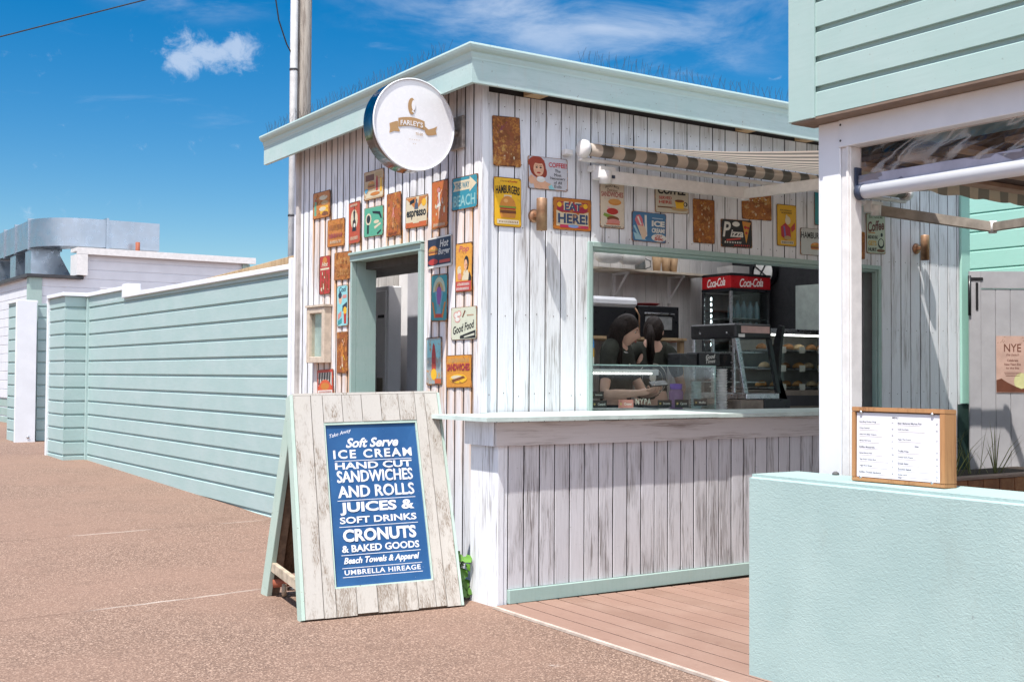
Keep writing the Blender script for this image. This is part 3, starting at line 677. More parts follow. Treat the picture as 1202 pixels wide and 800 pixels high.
# corner boards
mb = MB(); board(mb, (-0.012, -0.024, 0.0), (0.045, 0, 0), (0, -0.0, 0) if False else (0, 0.012, 0), (0, 0, 3.28)); part(mb, 'corner_board', WHITE, kiosk)
mb = MB(); mb.box(-0.03, 0.02, 2.85, 2.90, 0, 3.25, 0.003); part(mb, 'corner_board', plain('aged_grey_white', (0.42, 0.39, 0.37), 0.8, vary=0.25, scale=5), kiosk)
mb = MB(); mb.box(5.03, 5.155, -0.03, -0.007, 1.12, 3.25, 0.004); part(mb, 'corner_board', AQBACK, kiosk)
mb = MB(); mb.box(5.0, 5.155, -0.02, -0.006, 0.0, 1.115); part(mb, 'corner_board', plain('dark_green_post', (0.025, 0.05, 0.045), 0.6), kiosk)
# roof, fascia, gutter
fill_m = bpy.data.materials.new('milky_fill_panel'); fill_m.use_nodes = True; g = NT(fill_m.node_tree)
tl_ = g.n.new('ShaderNodeBsdfTranslucent'); tl_.inputs[0].default_value = (0.86, 0.87, 0.88, 1); g.l.new(tl_.outputs[0], g.n['Material Output'].inputs['Surface'])
mb = MB(); mb.quad((1.201, 0.352, 3.335), (4.499, 0.352, 3.335), (4.499, 2.718, 3.335), (1.201, 2.718, 3.335)); part(mb, 'added_light_panel', fill_m, kiosk)  # unseen translucent panel, added to brighten the dim interior
mb = MB(); mb.box(0.75, 5.3, -0.165, 0.35, 3.30, 3.355); mb.box(0.75, 5.3, 2.72, 3.16, 3.30, 3.355); mb.box(0.75, 1.2, 0.351, 2.719, 3.30, 3.355); mb.box(4.5, 5.3, 0.351, 2.719, 3.30, 3.355); mb.box(-0.172, 0.748, -0.165, 1.65, 3.30, 3.355); mb.box(-0.172, 0.08, 1.652, 3.16, 3.30, 3.355); mb.box(0.082, 0.748, 2.82, 3.16, 3.30, 3.355); part(mb, 'roof', BROWNPLY, kiosk)
def eave(prof, xf, yf, zl, zc, zr):
    """profile (out, up) swept down the left eave, mitred round the corner and along the front"""
    mb = MB(); n = len(prof)
    rows = [[Vector((xf-d, 3.19, z+zl)) for d, z in prof], [Vector((xf-d, yf-d, z+zc)) for d, z in prof], [Vector((5.45, yf-d, z+zr)) for d, z in prof]]
    for a, b in ((0, 1), (1, 2)):
        vs, fs = mb.add(rows[a] + rows[b], [(i, (i+1) % n, n+(i+1) % n, n+i) for i in range(n)])
        if a == 0: mb.bm.faces.new(vs[:n])
        else: mb.bm.faces.new(vs[n:])
    return mb
part(eave([(0, 0), (0, 0.185), (-0.03, 0.185), (-0.03, 0)], -0.205, -0.195, 3.155, 3.203, 3.191), 'fascia', AQFASC, kiosk)
og = [(-0.03, 0.0), (0.001, 0.0), (0.002, 0.012), (0.010, 0.030), (0.012, 0.045), (0.030, 0.054), (0.040, 0.066), (0.046, 0.082), (0.044, 0.094), (0.034, 0.098), (-0.03, 0.098)]
part(eave(og, -0.206, -0.196, 3.303, 3.351, 3.339), 'gutter', AQGUT, kiosk)
for x in (0.32, 2.28, 2.93, 3.6, 4.3):
    mb = MB(); mb.box(x, x+0.13, -0.162, -0.01, 3.215, 3.27); part(mb, 'rafter_end', TANWOOD, kiosk)
def spikes(name, a, b, label, seed):
    rnd = random.Random(seed); mb = MB(); a, b = Vector(a), Vector(b); L = (b-a).length; t = (b-a).normalized(); n = int(L/0.020); s_ = Vector((-t.y, t.x, 0))
    mb.obox(a - s_*0.008, t*L, s_*0.016, (0, 0, 0.004))
    for i in range(n):
        p = a + t*(i*0.020); k = ((i % 3)-1)
        mb.tube([p, p + t*rnd.uniform(-0.035, 0.035) + s_*(k*0.035) + Vector((0, 0, rnd.uniform(0.085, 0.115)))], 0.0010, 3, False, False)
    return tag(mb.build(name, DARKG), label, 'bird spikes', 'bird spikes on the kiosk roof')
spikes('bird_spikes', (-0.19, 0.15, 3.445), (-0.19, 3.2, 3.40), 'row of wire bird spikes along the left roof edge above the round sign', 1)
spikes('bird_spikes', (0.65, -0.19, 3.446), (5.2, -0.19, 3.437), 'row of wire bird spikes along the front roof edge above the awning', 2)
# hatch (front) frame and left opening frame
mb = MB()
def frame_front(mb, x0, x1, z0, z1, wd, prj, dep):
    mb.box(x0-wd, x0, -prj, dep, z0, z1+wd, 0.003); mb.box(x1, x1+wd, -prj, dep, z0, z1+wd, 0.003); mb.box(x0+0.001, x1-0.001, -prj-0.001, dep, z1, z1+wd, 0.003)
frame_front(mb, 0.905, 3.925, 1.09, 2.245, 0.035, 0.022, 0.02)
frame_front(mb, 0.922, 3.905, 1.09, 2.228, 0.016, 0.008, 0.14)
part(mb, 'hatch_frame', AQTRIM, kiosk)
mb = MB()
mb.box(-0.025, 0.02, 0.755, 0.795, 1.0, 2.28, 0.003); mb.box(-0.025, 0.02, 1.84, 1.865, 1.0, 2.28, 0.003); mb.box(-0.028, 0.02, 0.752, 1.868, 2.225, 2.285, 0.003); mb.box(-0.045, 0.02, 0.752, 1.868, 2.272, 2.292, 0.003)
mb.box(0.0205, 0.19, 1.838, 1.858, 0.95, 2.25); mb.box(0.0205, 0.19, 0.775, 0.797, 0.95, 2.25); mb.box(0.0205, 0.12, 0.798, 1.837, 2.228, 2.25)
part(mb, 'door_frame', AQTRIM, kiosk)
mb = MB(); mb.box(-0.02, 0.19, 0.76, 1.86, 0.95, 0.99); part(mb, 'door_sill', AQTRIM, kiosk)
# sliding hatch window panel stored at the right
mb = MB(); mb.box(3.80, 3.90, 0.03, 0.055, 1.10, 2.22); part(mb, 'sliding_panel', plain('dark_window_panel', (0.10, 0.095, 0.095), 0.4), kiosk)

# ------------------------------------------------------------------ serving counter
ctr = empty('serving_counter', (0.6, -0.4, 0), 'worn white plank serving counter with aqua top and kickboard under the hatch', 'counter')
mb = MB(); p = 0.1125; x = -0.285; rnd = random.Random(11)
while x < 3.6:
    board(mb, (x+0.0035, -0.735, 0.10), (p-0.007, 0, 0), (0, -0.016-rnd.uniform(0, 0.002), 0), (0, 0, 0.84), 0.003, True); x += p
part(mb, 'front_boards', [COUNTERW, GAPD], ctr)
mb = MB(); mb.box(-0.33, 3.6, -0.7345, -0.46, 0.02, 1.04); mb.box(0.06, 3.6, -0.459, -0.03, 0.02, 1.04); part(mb, 'counter_core', GAPD, ctr)
mb = MB(); board(mb, (-0.355, -0.757, 0.0), (0, 0.30, 0), (-0.006, 0, 0), (0, 0, 0.945)); part(mb, 'end_panel', WHITE, ctr)
mb = MB(); mb.box(-0.355, -0.318, -0.757, -0.7375, 0.0, 0.945, 0.002); mb.box(-0.314, -0.289, -0.752, -0.7375, 0.0, 0.945, 0.002); part(mb, 'corner_strip', WHITE, ctr)
mb = MB(); board(mb, (-0.385, -0.775, 0.936), (0, 0, 0.138), (0, -0.0, 0) if False else (0, 0.02, 0), (3.985, 0, 0)); part(mb, 'apron', APRON, ctr)
mb = MB(); board(mb, (-0.387, -0.755, 0.936), (0, 0.32, 0), (-0.006, 0, 0), (0, 0, 0.138)); part(mb, 'apron_end', WHITE, ctr)
mb = MB(); mb.prism([(-0.497, -0.845), (1.30, -0.845), (1.30, -0.025), (0.0, -0.025), (-0.02, -0.03), (-0.02, -0.20), (-0.497, -0.20)], (0, 0, 1.082), (1, 0, 0), (0, 1, 0), (0, 0, 0.024))
mb.prism([(1.302, -0.84), (3.6, -0.84), (3.6, -0.025), (1.302, -0.025)], (0, 0, 1.0795), (1, 0, 0), (0, 1, 0), (0, 0, 0.024))
mb.box(0.91, 3.93, -0.0245, 0.10, 1.06, 1.092)
part(mb, 'countertop', plain('worn_aqua_counter', (0.50, 0.585, 0.55), 0.5, vary=0.14, scale=5), ctr)
mb = MB(); mb.box(-0.287, 3.6, -0.775, -0.7375, 0.017, 0.098, 0.003); part(mb, 'kickboard', AQTRIM, ctr)

# ------------------------------------------------------------------ folding arm awning
awn = empty('folding_awning', (0.73, -0.10, 2.9), 'striped folding arm awning with white arms fixed above the serving hatch', 'awning')
XR = 4.10; A0 = Vector((0, -0.13, 2.945)); A1 = Vector((0, -2.22, 2.57))
mb = MB(); mb.lathe([(0, 0), (0.044, 0), (0.044, 3.36), (0, 3.36)], (0.76, -0.125, 2.893), (1, 0, 0), 20)
part(mb, 'fabric_roll', AWNING, awn)
mb = MB(); mb.lathe([(0, 0), (0.045, 0), (0.062, 0.012), (0.062, 0.05), (0.05, 0.052)], (0.708, -0.125, 2.893), (1, 0, 0), 20); mb.box(0.64, 0.71, -0.055, -0.005, 2.855, 2.895, 0.006)
part(mb, 'end_cap', WGREY, awn)
mb = MB(); mb.lathe([(0, 0), (0.062, 0), (0.062, 0.05), (0, 0.05)], (XR+0.02, -0.125, 2.893), (1, 0, 0), 20); part(mb, 'end_cap', WGREY, awn)
mb = MB(); mb.box(0.72, XR+0.06, -0.125, -0.085, 2.812, 2.838, 0.006); part(mb, 'mounting_bar', WGREY, awn)
mb = MB(); nseg = 24
V = []
for i in range(nseg+1):
    t = i/nseg; sag = -0.03*math.sin(math.pi*t)
    for x in (0.80, XR): V.append((x, A0.y+(A1.y-A0.y)*t, A0.z+(A1.z-A0.z)*t+sag))
mb.add(V, [(2*i, 2*i+1, 2*i+3, 2*i+2) for i in range(nseg)], True); part(mb, 'fabric', AWNING, awn)
mb = MB(); mb.box(0.81, XR+0.02, -2.27, -2.21, 2.53, 2.585, 0.008); part(mb, 'front_bar', WGREY, awn)
mb = MB(); n = 160; V = []
for i in range(n+1):
    x = 0.80 + (XR-0.80)*i/n; ph = (x*3.8) % 1.0; zb = 2.415 - 0.012*abs(math.sin(math.pi*ph)); w = 0.010*math.sin(x*19)
    V += [(x, -2.272, 2.54), (x, -2.275+w*0.5, 2.48), (x, -2.275+w, zb)]
mb.add(V, [(3*i+k, 3*i+3+k, 3*i+4+k, 3*i+1+k) for i in range(n) for k in (0, 1)], True); part(mb, 'valance', VALANCE, awn)
def arm(sx, elbow, tip, mat):
    S = Vector((sx, -0.13, 2.72)); E_ = Vector(elbow); T = Vector(tip); up = Vector((0, 0, 1))
    mb = MB(); mb.box(sx-0.10, sx+0.05, -0.15, -0.06, 2.70, 2.79, 0.008); mb.lathe([(0, -0.05), (0.042, -0.05), (0.045, 0.035), (0, 0.04)], (S.x-0.05, S.y-0.02, S.z), (0, 0, 1), 12); mb.box(sx-0.11, sx-0.02, -0.10, -0.02, 2.76, 2.80, 0.004); part(mb, 'shoulder', WGREY, awn)
    def beam(a, b, hh, tt):
        d = b-a; s_ = Vector((-d.y, d.x, 0)).normalized(); m_ = MB(); m_.obox(a - s_*tt/2 - up*hh/2, d, s_*tt, up*hh, 0.006); return m_
    part(beam(S, E_, 0.085, 0.04), 'upper_arm', mat, awn); part(beam(E_, T, 0.075, 0.038), 'forearm', mat, awn)
    mb = MB(); mb.lathe([(0, -0.05), (0.034, -0.05), (0.034, 0.05), (0, 0.05)], E_, (0, 0, 1), 12); part(mb, 'elbow', WGREY, awn)
    mb = MB(); mb.box(sx-0.005, sx+0.03, -0.158, -0.149, 2.71, 2.73); part(mb, 'bolt', NAVY, awn)
arm(0.96, (2.20, -0.19, 2.71), (1.62, -2.21, 2.54), WGREY)
arm(3.78, (4.62, -0.62, 2.595), (3.95, -2.21, 2.54), plain('weathered_arm', (0.30, 0.26, 0.22), 0.6, vary=0.2))

# ------------------------------------------------------------------ copper wall lights
def wall_light(x, z, label):
    r = empty('wall_light', (x, -0.01, z), label, 'wall light', 'copper wall lights on the kiosk front')
    mb = MB(); mb.lathe([(0, -0.028), (0.036, -0.024), (0.046, -0.010), (0.046, 0.0), (0, 0)], (x, -0.006, z), (0, 1, 0), 20); part(mb, 'wall_plate', COPPER, r)
    mb = MB(); mb.box(x-0.014, x+0.014, -0.085, -0.02, z-0.014, z+0.014, 0.003); part(mb, 'bracket', COPPER, r)
    mb = MB(); mb.lathe([(0.0, -0.088), (0.034, -0.09), (0.036, -0.104), (0.036, 0.104), (0.034, 0.108), (0.028, 0.108), (0.028, 0.06), (0, 0.06)], (x, -0.10, z), (0, 0, 1), 24); part(mb, 'cylinder_shade', BRASS, r)
wall_light(0.411, 2.42, 'copper cylinder wall light between the HAMBURGERS and EAT HERE tin signs')
wall_light(4.43, 2.455, 'copper cylinder wall light on the planks right of the Coffee tin sign')

# ------------------------------------------------------------------ round blade sign
rs = empty('round_sign', (-0.395, 0.22, 2.975), "round white blade sign with a tan FARLEY'S ribbon on the left corner of the kiosk", 'sign')
cx, cz = -0.395, 2.975
mb = MB(); mb.lathe([(0.299, 0), (0.299, 0.135), (0, 0.135)], (cx, 0.21, cz), (0, 1, 0), 64); part(mb, 'drum', BLACKST, rs)
mb = MB(); mb.lathe([(0.30, 0.004), (0.303, -0.004), (0.303, -0.012), (0.294, -0.014), (0.294, 0.004)], (cx, 0.21, cz), (0, 1, 0), 64); part(mb, 'rim', WPAINT, rs)
mb = MB(); mb.lathe([(0.2935, -0.006), (0, -0.006)], (cx, 0.21, cz), (0, 1, 0), 64); part(mb, 'face', plain('sign_face_acrylic', (0.80, 0.79, 0.805), 0.25, 0.5, vary=0.01), rs)
TAN = plain('tan_print', (0.42, 0.255, 0.12), 0.5, vary=0.05)
fr = lambda x, y, z: (cx + x, 0.203 - z, cz + y)
mb = MB()
def poly(mb, pts, z, fr): mb.add([fr(x, y, z) for x, y in pts], [tuple(range(len(pts)))])
arc = [(-0.075+0.24*t, 0.012+0.012*math.sin(math.pi*t) - 0.0*t) for t in [k/10 for k in range(11)]]
top = [(-0.07+0.195*k/10, 0.000+0.016*math.sin(math.pi*k/10)) for k in range(11)]
bot = [(x, y-0.058) for x, y in top]
poly(mb, [(x-0.05, y+0.03) for x, y in top] + [(x-0.05, y+0.03) for x, y in bot[::-1]], 0.002, fr)
poly(mb, [(-0.185, -0.012), (-0.135, 0.008), (-0.122, 0.008), (-0.122, -0.030), (-0.108, -0.05), (-0.112, -0.058), (-0.150, -0.058), (-0.185, -0.075), (-0.180, -0.045)], 0.0015, fr)
poly(mb, [(0.075, 0.0), (0.105, -0.02), (0.145, -0.005), (0.172, 0.01), (0.16, -0.02), (0.168, -0.045), (0.135, -0.055), (0.10, -0.06), (0.08, -0.045)], 0.0015, fr)
poly(mb, [(-0.02 + 0.030*math.cos(a)*(1.0 if math.cos(a) < 0 else 0.75), 0.118 + 0.055*math.sin(a)) for a in [R_(k*15) for k in range(24)]], 0.002, fr)
part(mb, 'emblem', TAN, rs)
mb = MB(); word(mb, "FARLEY'S", -0.022, 0.008, 0.165, 0.034, 0.004, 0.02, 0, 1.05, 0, 0.006, fr)
poly(mb, [(-0.010 + 0.014*math.cos(a), 0.125 + 0.034*math.sin(a)) for a in [R_(k*30) for k in range(12)]], 0.004, fr)
poly(mb, [(-0.024, 0.085), (-0.004, 0.072), (-0.012, 0.095)], 0.0045, fr)
part(mb, 'lettering', plain('sign_white_print', (0.80, 0.79, 0.80), 0.4, vary=0.01), rs)
mb = MB(); word(mb, "TO GO", 0.035, -0.058, 0.055, 0.017, 0.003, 0.02, 0, 1.0, 0, 0, fr); word(mb, "~ kiosk ~" if False else "- - - - -", 0.0, -0.098, 0.075, 0.003, 0.003, 0, 0, 1, 0, 0, fr); word(mb, "- -", 0.0, -0.125, 0.022, 0.003, 0.003, 0, 0, 1, 0, 0, fr)
part(mb, 'lettering', TAN, rs)
mb = MB(); mb.tube([(cx+0.28, 0.28, cz), (-0.012, 0.28, cz)], 0.024, 12); mb.box(-0.03, -0.006, 0.20, 0.36, cz-0.11, cz+0.11, 0.004); mb.tube([(-0.10, 0.28, cz), (-0.07, 0.28, cz)], 0.03, 12); part(mb, 'bracket', plain('rusty_steel', (0.30, 0.26, 0.23), 0.6, 0.4, 0.3, 0.35, 18), rs)

# ================================================================== TIN SIGNS
O_ = (0.56, 0.22, 0.045); RD = (0.46, 0.045, 0.035); CR = (0.66, 0.58, 0.42); YL = (0.78, 0.47, 0.03); BK = (0.02, 0.02, 0.022); BL = (0.05, 0.19, 0.37)
TL = (0.05, 0.30, 0.33); GN = (0.16, 0.42, 0.29); WH = (0.70, 0.69, 0.64); BR = (0.20, 0.075, 0.03); PK = (0.62, 0.27, 0.24); SK = (0.70, 0.42, 0.28); NV = (0.025, 0.035, 0.075)
RU = (0.30, 0.095, 0.02); TN = (0.50, 0.35, 0.17); LG = (0.22, 0.33, 0.06); CY = (0.30, 0.60, 0.63); PU = (0.28, 0.10, 0.34); BUN = (0.62, 0.27, 0.06)
def burger(x, y, s):
    k = []
    k.append(('P', [(x+s*math.cos(R_(a)), y+s*0.12+s*0.72*math.sin(R_(a))) for a in range(0, 181, 15)], BUN))
    k.append(('E', x-s*0.25, y+s*0.5, s*0.28, s*0.13, (0.75, 0.42, 0.15)))
    k.append(('R', x, y+s*0.06, s*2.1, s*0.14, LG)); k.append(('R', x, y-s*0.07, s*1.95, s*0.14, RD)); k.append(('P', [(x-s, y-s*0.12), (x+s, y-s*0.12), (x+s*0.3, y-s*0.3), (x, y-s*0.14), (x-s*0.4, y-s*0.32)], YL))
    k.append(('R', x, y-s*0.26, s*2.05, s*0.22, BR)); k.append(('P', [(x-s, y-s*0.38), (x+s, y-s*0.38), (x+s*0.9, y-s*0.68), (x-s*0.9, y-s*0.68)], BUN))
    return k
def worn(seed, n, c, x0=-36, x1=36, y0=-36, y1=36, s=9):
    """flakes of old print that the rust has left"""
    r = random.Random(seed); k = []
    for i in range(n):
        x, y = r.uniform(x0, x1), r.uniform(y0, y1); q = r.uniform(0.35, 1)*s
        k.append(('P', [(x + q*r.uniform(0.4, 1)*math.cos(a*1.05), y + q*r.uniform(0.4, 1)*math.sin(a*1.05)) for a in range(6)], c[i % len(c)]))
    return k
def strokes(seed, y, h, x0, x1, c):
    """a line of print too worn to read"""
    r = random.Random(seed); k = []; x = x0
    while x < x1:
        w = r.uniform(2.5, 6); k.append(('P', [(x, y-h*r.uniform(.4, .5)), (x+w*0.6, y-h*.5), (x+w*0.8, y+h*r.uniform(.2, .5)), (x+w*0.2, y+h*.5)], c)); x += w + r.uniform(0.8, 2.2)
    return k
def figure(x, y, s, dress, hair=BR, arm=1):
    return [('E', x, y+s*0.62, s*0.13, s*0.12, hair), ('E', x+s*0.02, y+s*0.60, s*0.09, s*0.09, SK),
      ('P', [(x-s*.13, y+s*.48), (x+s*.13, y+s*.48), (x+s*.09, y+s*.18), (x+s*.30, y-s*.2), (x-s*.30, y-s*.22), (x-s*.08, y+s*.18)], dress),
      ('P', [(x-s*.13, y-s*.2), (x, y-s*.2), (x+s*.02, y-s*.8), (x-s*.06, y-s*.8)], SK), ('P', [(x+s*.03, y-s*.2), (x+s*.16, y-s*.2), (x+s*.2, y-s*.75), (x+s*.12, y-s*.78)], SK),
      ('P', [(x+s*.12, y+s*.46), (x+s*.36*arm, y+s*.62), (x+s*.42*arm, y+s*.55), (x+s*.14, y+s*.34)], SK)]
SIGNS = [
 # side, u, z, w, h, tilt, background, rust, art, label
 ('L', 2.432, 2.738, .326, .219, -.7, O_, .75, [('R', 18, -20, 45, 30, YL), ('P', [(-40, -38), (-28, -38), (-27, 5), (-31, 28), (-37, 28), (-41, 5)], GN), ('E', 12, 26, 24, 9, CR), ('E', 20, 6, 20, 8, TN), ('E', 8, -16, 20, 8, CR), ('E', 22, -34, 18, 8, BR), ('E', -33, 20, 4, 6, RD)], 'orange tin sign with a green bottle and pale dishes, farthest left and high up'),
 ('L', 1.506, 2.786, .323, .218, -.4, (0.55, 0.40, 0.24), .45, [('R', -20, 27, 44, 22, BR), ('R', 24, 34, 34, 16, TN), ('R', 0, -32, 92, 22, CR), *burger(-12, 0, 17), ('P', [(12, -22), (22, -22), (21, 14), (18, 30), (15, 30), (12, 14)], RD), ('P', [(32, -28), (42, -28), (40, 18), (34, 18)], YL), ('E', -36, -18, 8, 8, (0.1, 0.35, 0.5)), ('E', 8, -32, 24, 6, O_)], 'beige tin sign with burger and red sauce bottle, just under the round blade sign'),
 ('L', 2.155, 2.482, .312, .222, -1.1, O_, .8, [*strokes(4, 20, 22, -38, 38, BR), *strokes(5, -10, 18, -40, 36, (0.35, 0.05, 0.12)), *strokes(6, -32, 12, -30, 34, CR)], 'rusty orange tin sign with worn brown lettering, left of the coffee grinder sign'),
 ('L', 1.827, 2.529, .197, .328, .7, (0.48, 0.09, 0.04), .5, [('E', 0, 8, 30, 24, CR), ('P', [(-18, -20), (18, -20), (13, 4), (5, 8), (8, 20), (-8, 20), (-5, 8), (-13, 4)], BK), ('E', 0, 24, 9, 5, BK), ('R', 0, 33, 5, 16, BK), ('E', 2, -6, 8, 5, WH), *strokes(8, -36, 9, -34, 34, CR), *strokes(9, 42, 6, -34, 30, CR)], 'narrow red tin sign with a black coffee grinder, left of the green telephone sign'),
 ('L', 1.505, 2.506, .312, .225, -.9, GN, .25, [('R', 0, 0, 92, 90, (0.12, 0.40, 0.27)), ('E', -26, 10, 15, 20, CR), ('E', -26, 10, 10, 14, BK), ('R', -28, -24, 10, 30, BK), ('P', [(-6, 36), (34, 30), (44, 8), (38, 6), (28, 22), (-4, 28)], BK), ('E', 16, -2, 14, 6, CR), ('P', [(4, -18), (36, -6), (40, -12), (8, -26)], CR), ('P', [(20, -40), (40, -30), (40, -36), (22, -46)], BK)], 'green tin sign with a black telephone handset, above the left edge of the side opening'),
 ('L', 1.187, 2.525, .218, .323, .1, (0.44, 0.13, 0.03), .85, [*worn(12, 14, [O_, BR, (0.5, 0.18, 0.05)], s=14), *figure(0, 0, 38, PK), *strokes(13, -42, 8, -34, 34, (0.2, 0.03, 0.03))], 'rust red tall tin sign with a faded pink dancer, left of the espresso sign'),
 ('L', .848, 2.509, .316, .227, -1.2, CR, .35, [('P', [(-48, 46), (-6, 10), (0, 46)], O_), ('P', [(48, 46), (6, 10), (12, 46)], O_), ('R', 0, -40, 94, 16, (0.55, 0.14, 0.04)), ('P', [(-30, 36), (-10, 42), (-8, 30), (-30, 24)], BK), ('P', [(-9, 8), (9, 8), (7, 26), (3, 30), (4, 40), (-4, 40), (-3, 30), (-7, 26)], (0.10, 0.12, 0.17)), ('E', 34, 26, 10, 12, YL), ('T', 'espresso', 0, -9, 88, 28, BK, .03, .0), ('R', 0, -33, 28, 5, CR)], 'orange and cream tin sign reading espresso, above the side opening'),
 ('L', .524, 2.524, .216, .333, -.3, (0.56, 0.17, 0.04), .6, [*worn(21, 8, [O_, CR], s=12), *figure(-2, 4, 44, WH, BR), ('E', -6, 30, 10, 5, PK), *worn(22, 9, [PK, CR], -22, 22, -30, 20, 8), *strokes(23, -42, 7, -34, 34, CR)], 'orange tall tin sign with a pale figure, between the espresso and beach signs'),
 ('L', .199, 2.566, .327, .222, -.7, (0.05, 0.28, 0.36), .4, [('P', [(-44, 8), (20, 8), (20, -0), (46, 22), (20, 46), (20, 38), (-44, 38), (-36, 23)], CR), ('T', 'THIS WAY', -8, 23, 54, 19, (0.04, 0.2, 0.28), .03, 0), ('T', 'BEACH', 0, -23, 84, 34, (0.30, 0.52, 0.52), .02, 0)], 'blue tin sign with a THIS WAY arrow and BEACH, at the corner of the kiosk'),
 ('L', 2.352, 2.155, .194, .314, .1, RD, .15, [('E', 0, 38, 22, 9, O_), ('T', 'Hot', 0, 28, 60, 12, CR, .03, .3), ('R', 0, 16, 84, 5, CR), *[('E', a, b, 7, 11, (0.28, 0.07, 0.02)) for a, b in ((-22, 0), (6, 2), (26, -8), (-24, -24), (2, -22), (-10, -38), (24, -32))], *worn(31, 10, [CR], -34, 34, -42, 8, 8)], 'bright red narrow tin sign with brown sausages, above the framed notice case'),
 ('L', 2.026, 2.208, .305, .221, -.9, (0.40, 0.15, 0.03), .95, [*strokes(33, 20, 26, -38, 38, (0.62, 0.36, 0.14)), *strokes(34, -22, 24, -38, 38, (0.58, 0.32, 0.12)), *worn(35, 8, [RU], s=9)], 'rust brown tin sign with two rows of faded orange lettering, left of the side opening'),
 ('L', 2.024, 1.891, .192, .325, 1.5, CY, .2, [('E', -18, 18, 16, 14, SK), ('E', -20, 26, 16, 8, NV), ('T', 'Cool', 4, 40, 66, 13, NV, .02, .3), ('R', 22, 22, 36, 8, PK), ('P', [(2, 0), (44, 8), (44, -6), (2, -14)], NV), ('P', [(12, -10), (40, -10), (36, -44), (16, -44)], RD), ('E', 26, -12, 16, 9, YL), ('P', [(-40, -20), (-8, -12), (-8, -24), (-40, -34)], PK), ('P', [(-40, -36), (-4, -30), (-6, -42), (-40, -46)], TL)], 'pale blue tin sign with a drink cup, left edge of the side opening'),
 ('L', 2.021, 1.521, .190, .328, .5, (0.30, 0.09, 0.02), .8, [*worn(41, 12, [BR, O_], s=14), *figure(4, 0, 46, O_, BK), *worn(42, 5, [YL, CR], -20, 26, -40, 0, 9)], 'dark brown tall tin sign with a faded orange figure, below the pale blue drink sign'),
 ('L', 2.326, 1.284, .300, .207, 2.1, (0.50, 0.06, 0.04), .2, [('R', 0, 12, 84, 52, (0.55, 0.5, 0.45)), *[('P', [(x, 38), (x+8, 38), (x+2, -10), (x-6, -10)], BK) for x in (-36, -20, -4, 12, 28)], ('P', [(44*math.cos(R_(a)), -36+46*math.sin(R_(a))) for a in range(0, 181, 15)], (0.62, 0.12, 0.05)), ('E', 0, -16, 26, 14, O_), ('R', 0, -38, 90, 14, WH), *strokes(44, -38, 8, -38, 38, RD)], 'lowest red tin sign with black stripes and an orange oval, below the framed notice case'),
 ('L', .520, 2.196, .325, .214, 1.1, NV, .12, [('R', 0, 47, 100, 5, WH), ('R', 0, -46, 100, 8, WH), ('R', 48.5, 0, 3, 100, WH), *burger(-26, 6, 19), ('E', -26, -30, 20, 10, RD), ('T', 'Hot', 20, 26, 36, 24, WH, .02, .25), ('T', 'Burger', 20, -2, 48, 26, WH, .02, .25), ('R', 22, -32, 44, 10, (0.5, 0.08, 0.06))], 'dark navy tin sign with a large hamburger, upper right of the side opening'),
 ('L', .201, 2.066, .209, .329, -.5, (0.70, 0.36, 0.06), .5, [('T', 'Pop', 0, 36, 62, 16, (0.5, 0.12, 0.12), .02, .25), ('E', 16, 8, 15, 15, BK), ('E', 12, 5, 10, 11, SK), ('P', [(2, -6), (24, -6), (44, -26), (-10, -26)], CR), ('P', [(34, -8), (46, -20), (46, -28), (28, -28)], BK), ('E', -26, -6, 12, 10, CR), ('E', -24, -18, 12, 7, PK), ('R', 0, -38, 92, 20, (0.5, 0.07, 0.06)), *strokes(52, -34, 6, -36, 36, WH), *strokes(53, -43, 6, -40, 34, WH)], 'orange tin sign with a dark haired woman, below the blue beach sign'),
 ('L', .521, 1.879, .217, .326, -1.1, TL, .3, [('P', [(38*math.cos(R_(a)), 12+32*math.sin(R_(a))) for a in range(0, 181, 12)], (0.45, 0.52, 0.40)), ('P', [(27*math.cos(R_(a)), 12+22*math.sin(R_(a))) for a in range(0, 181, 12)], TN), ('P', [(-26, 14), (26, 14), (12, -22), (16, -38), (-16, -38), (-12, -22)], (0.16, 0.36, 0.46)), ('P', [(-16, 8), (16, 8), (8, -14), (-8, -14)], PU), ('E', 0, 14, 15, 10, PU), ('E', 0, 26, 4, 4, BK), ('P', [(-44, -8), (-34, -10), (-18, -40), (-26, -44)], O_), ('P', [(44, -8), (34, -10), (18, -40), (26, -44)], O_), ('R', 0, -38, 40, 8, RD)], 'teal tall tin sign with a purple sundae glass, right of the side opening'),
 ('L', .197, 1.693, .323, .218, .4, (0.60, 0.62, 0.50), .08, [('E', -30, 26, 10, 11, PK), ('E', -18, 30, 9, 10, PK), ('E', -24, 12, 11, 9, PK), ('E', -30, 26, 7, 8, WH), ('E', -18, 30, 6, 7, WH), ('E', -24, 13, 9, 7, WH), ('P', [(-6, 20), (4, 40), (8, 38), (-2, 18)], BR), ('R', 26, 24, 26, 3, (0.5, 0.3, 0.2)), ('T', 'Good Food', 0, -12, 84, 24, BK, .015, .3, 9), ('P', [(-14, -38), (46, -22), (46, -46), (-14, -46)], BK), ('P', [(2, -40), (42, -31), (42, -38), (2, -44)], (0.55, 0.56, 0.46))], 'pale tin sign with a pink chef hat reading Good Food, near the kiosk corner'),
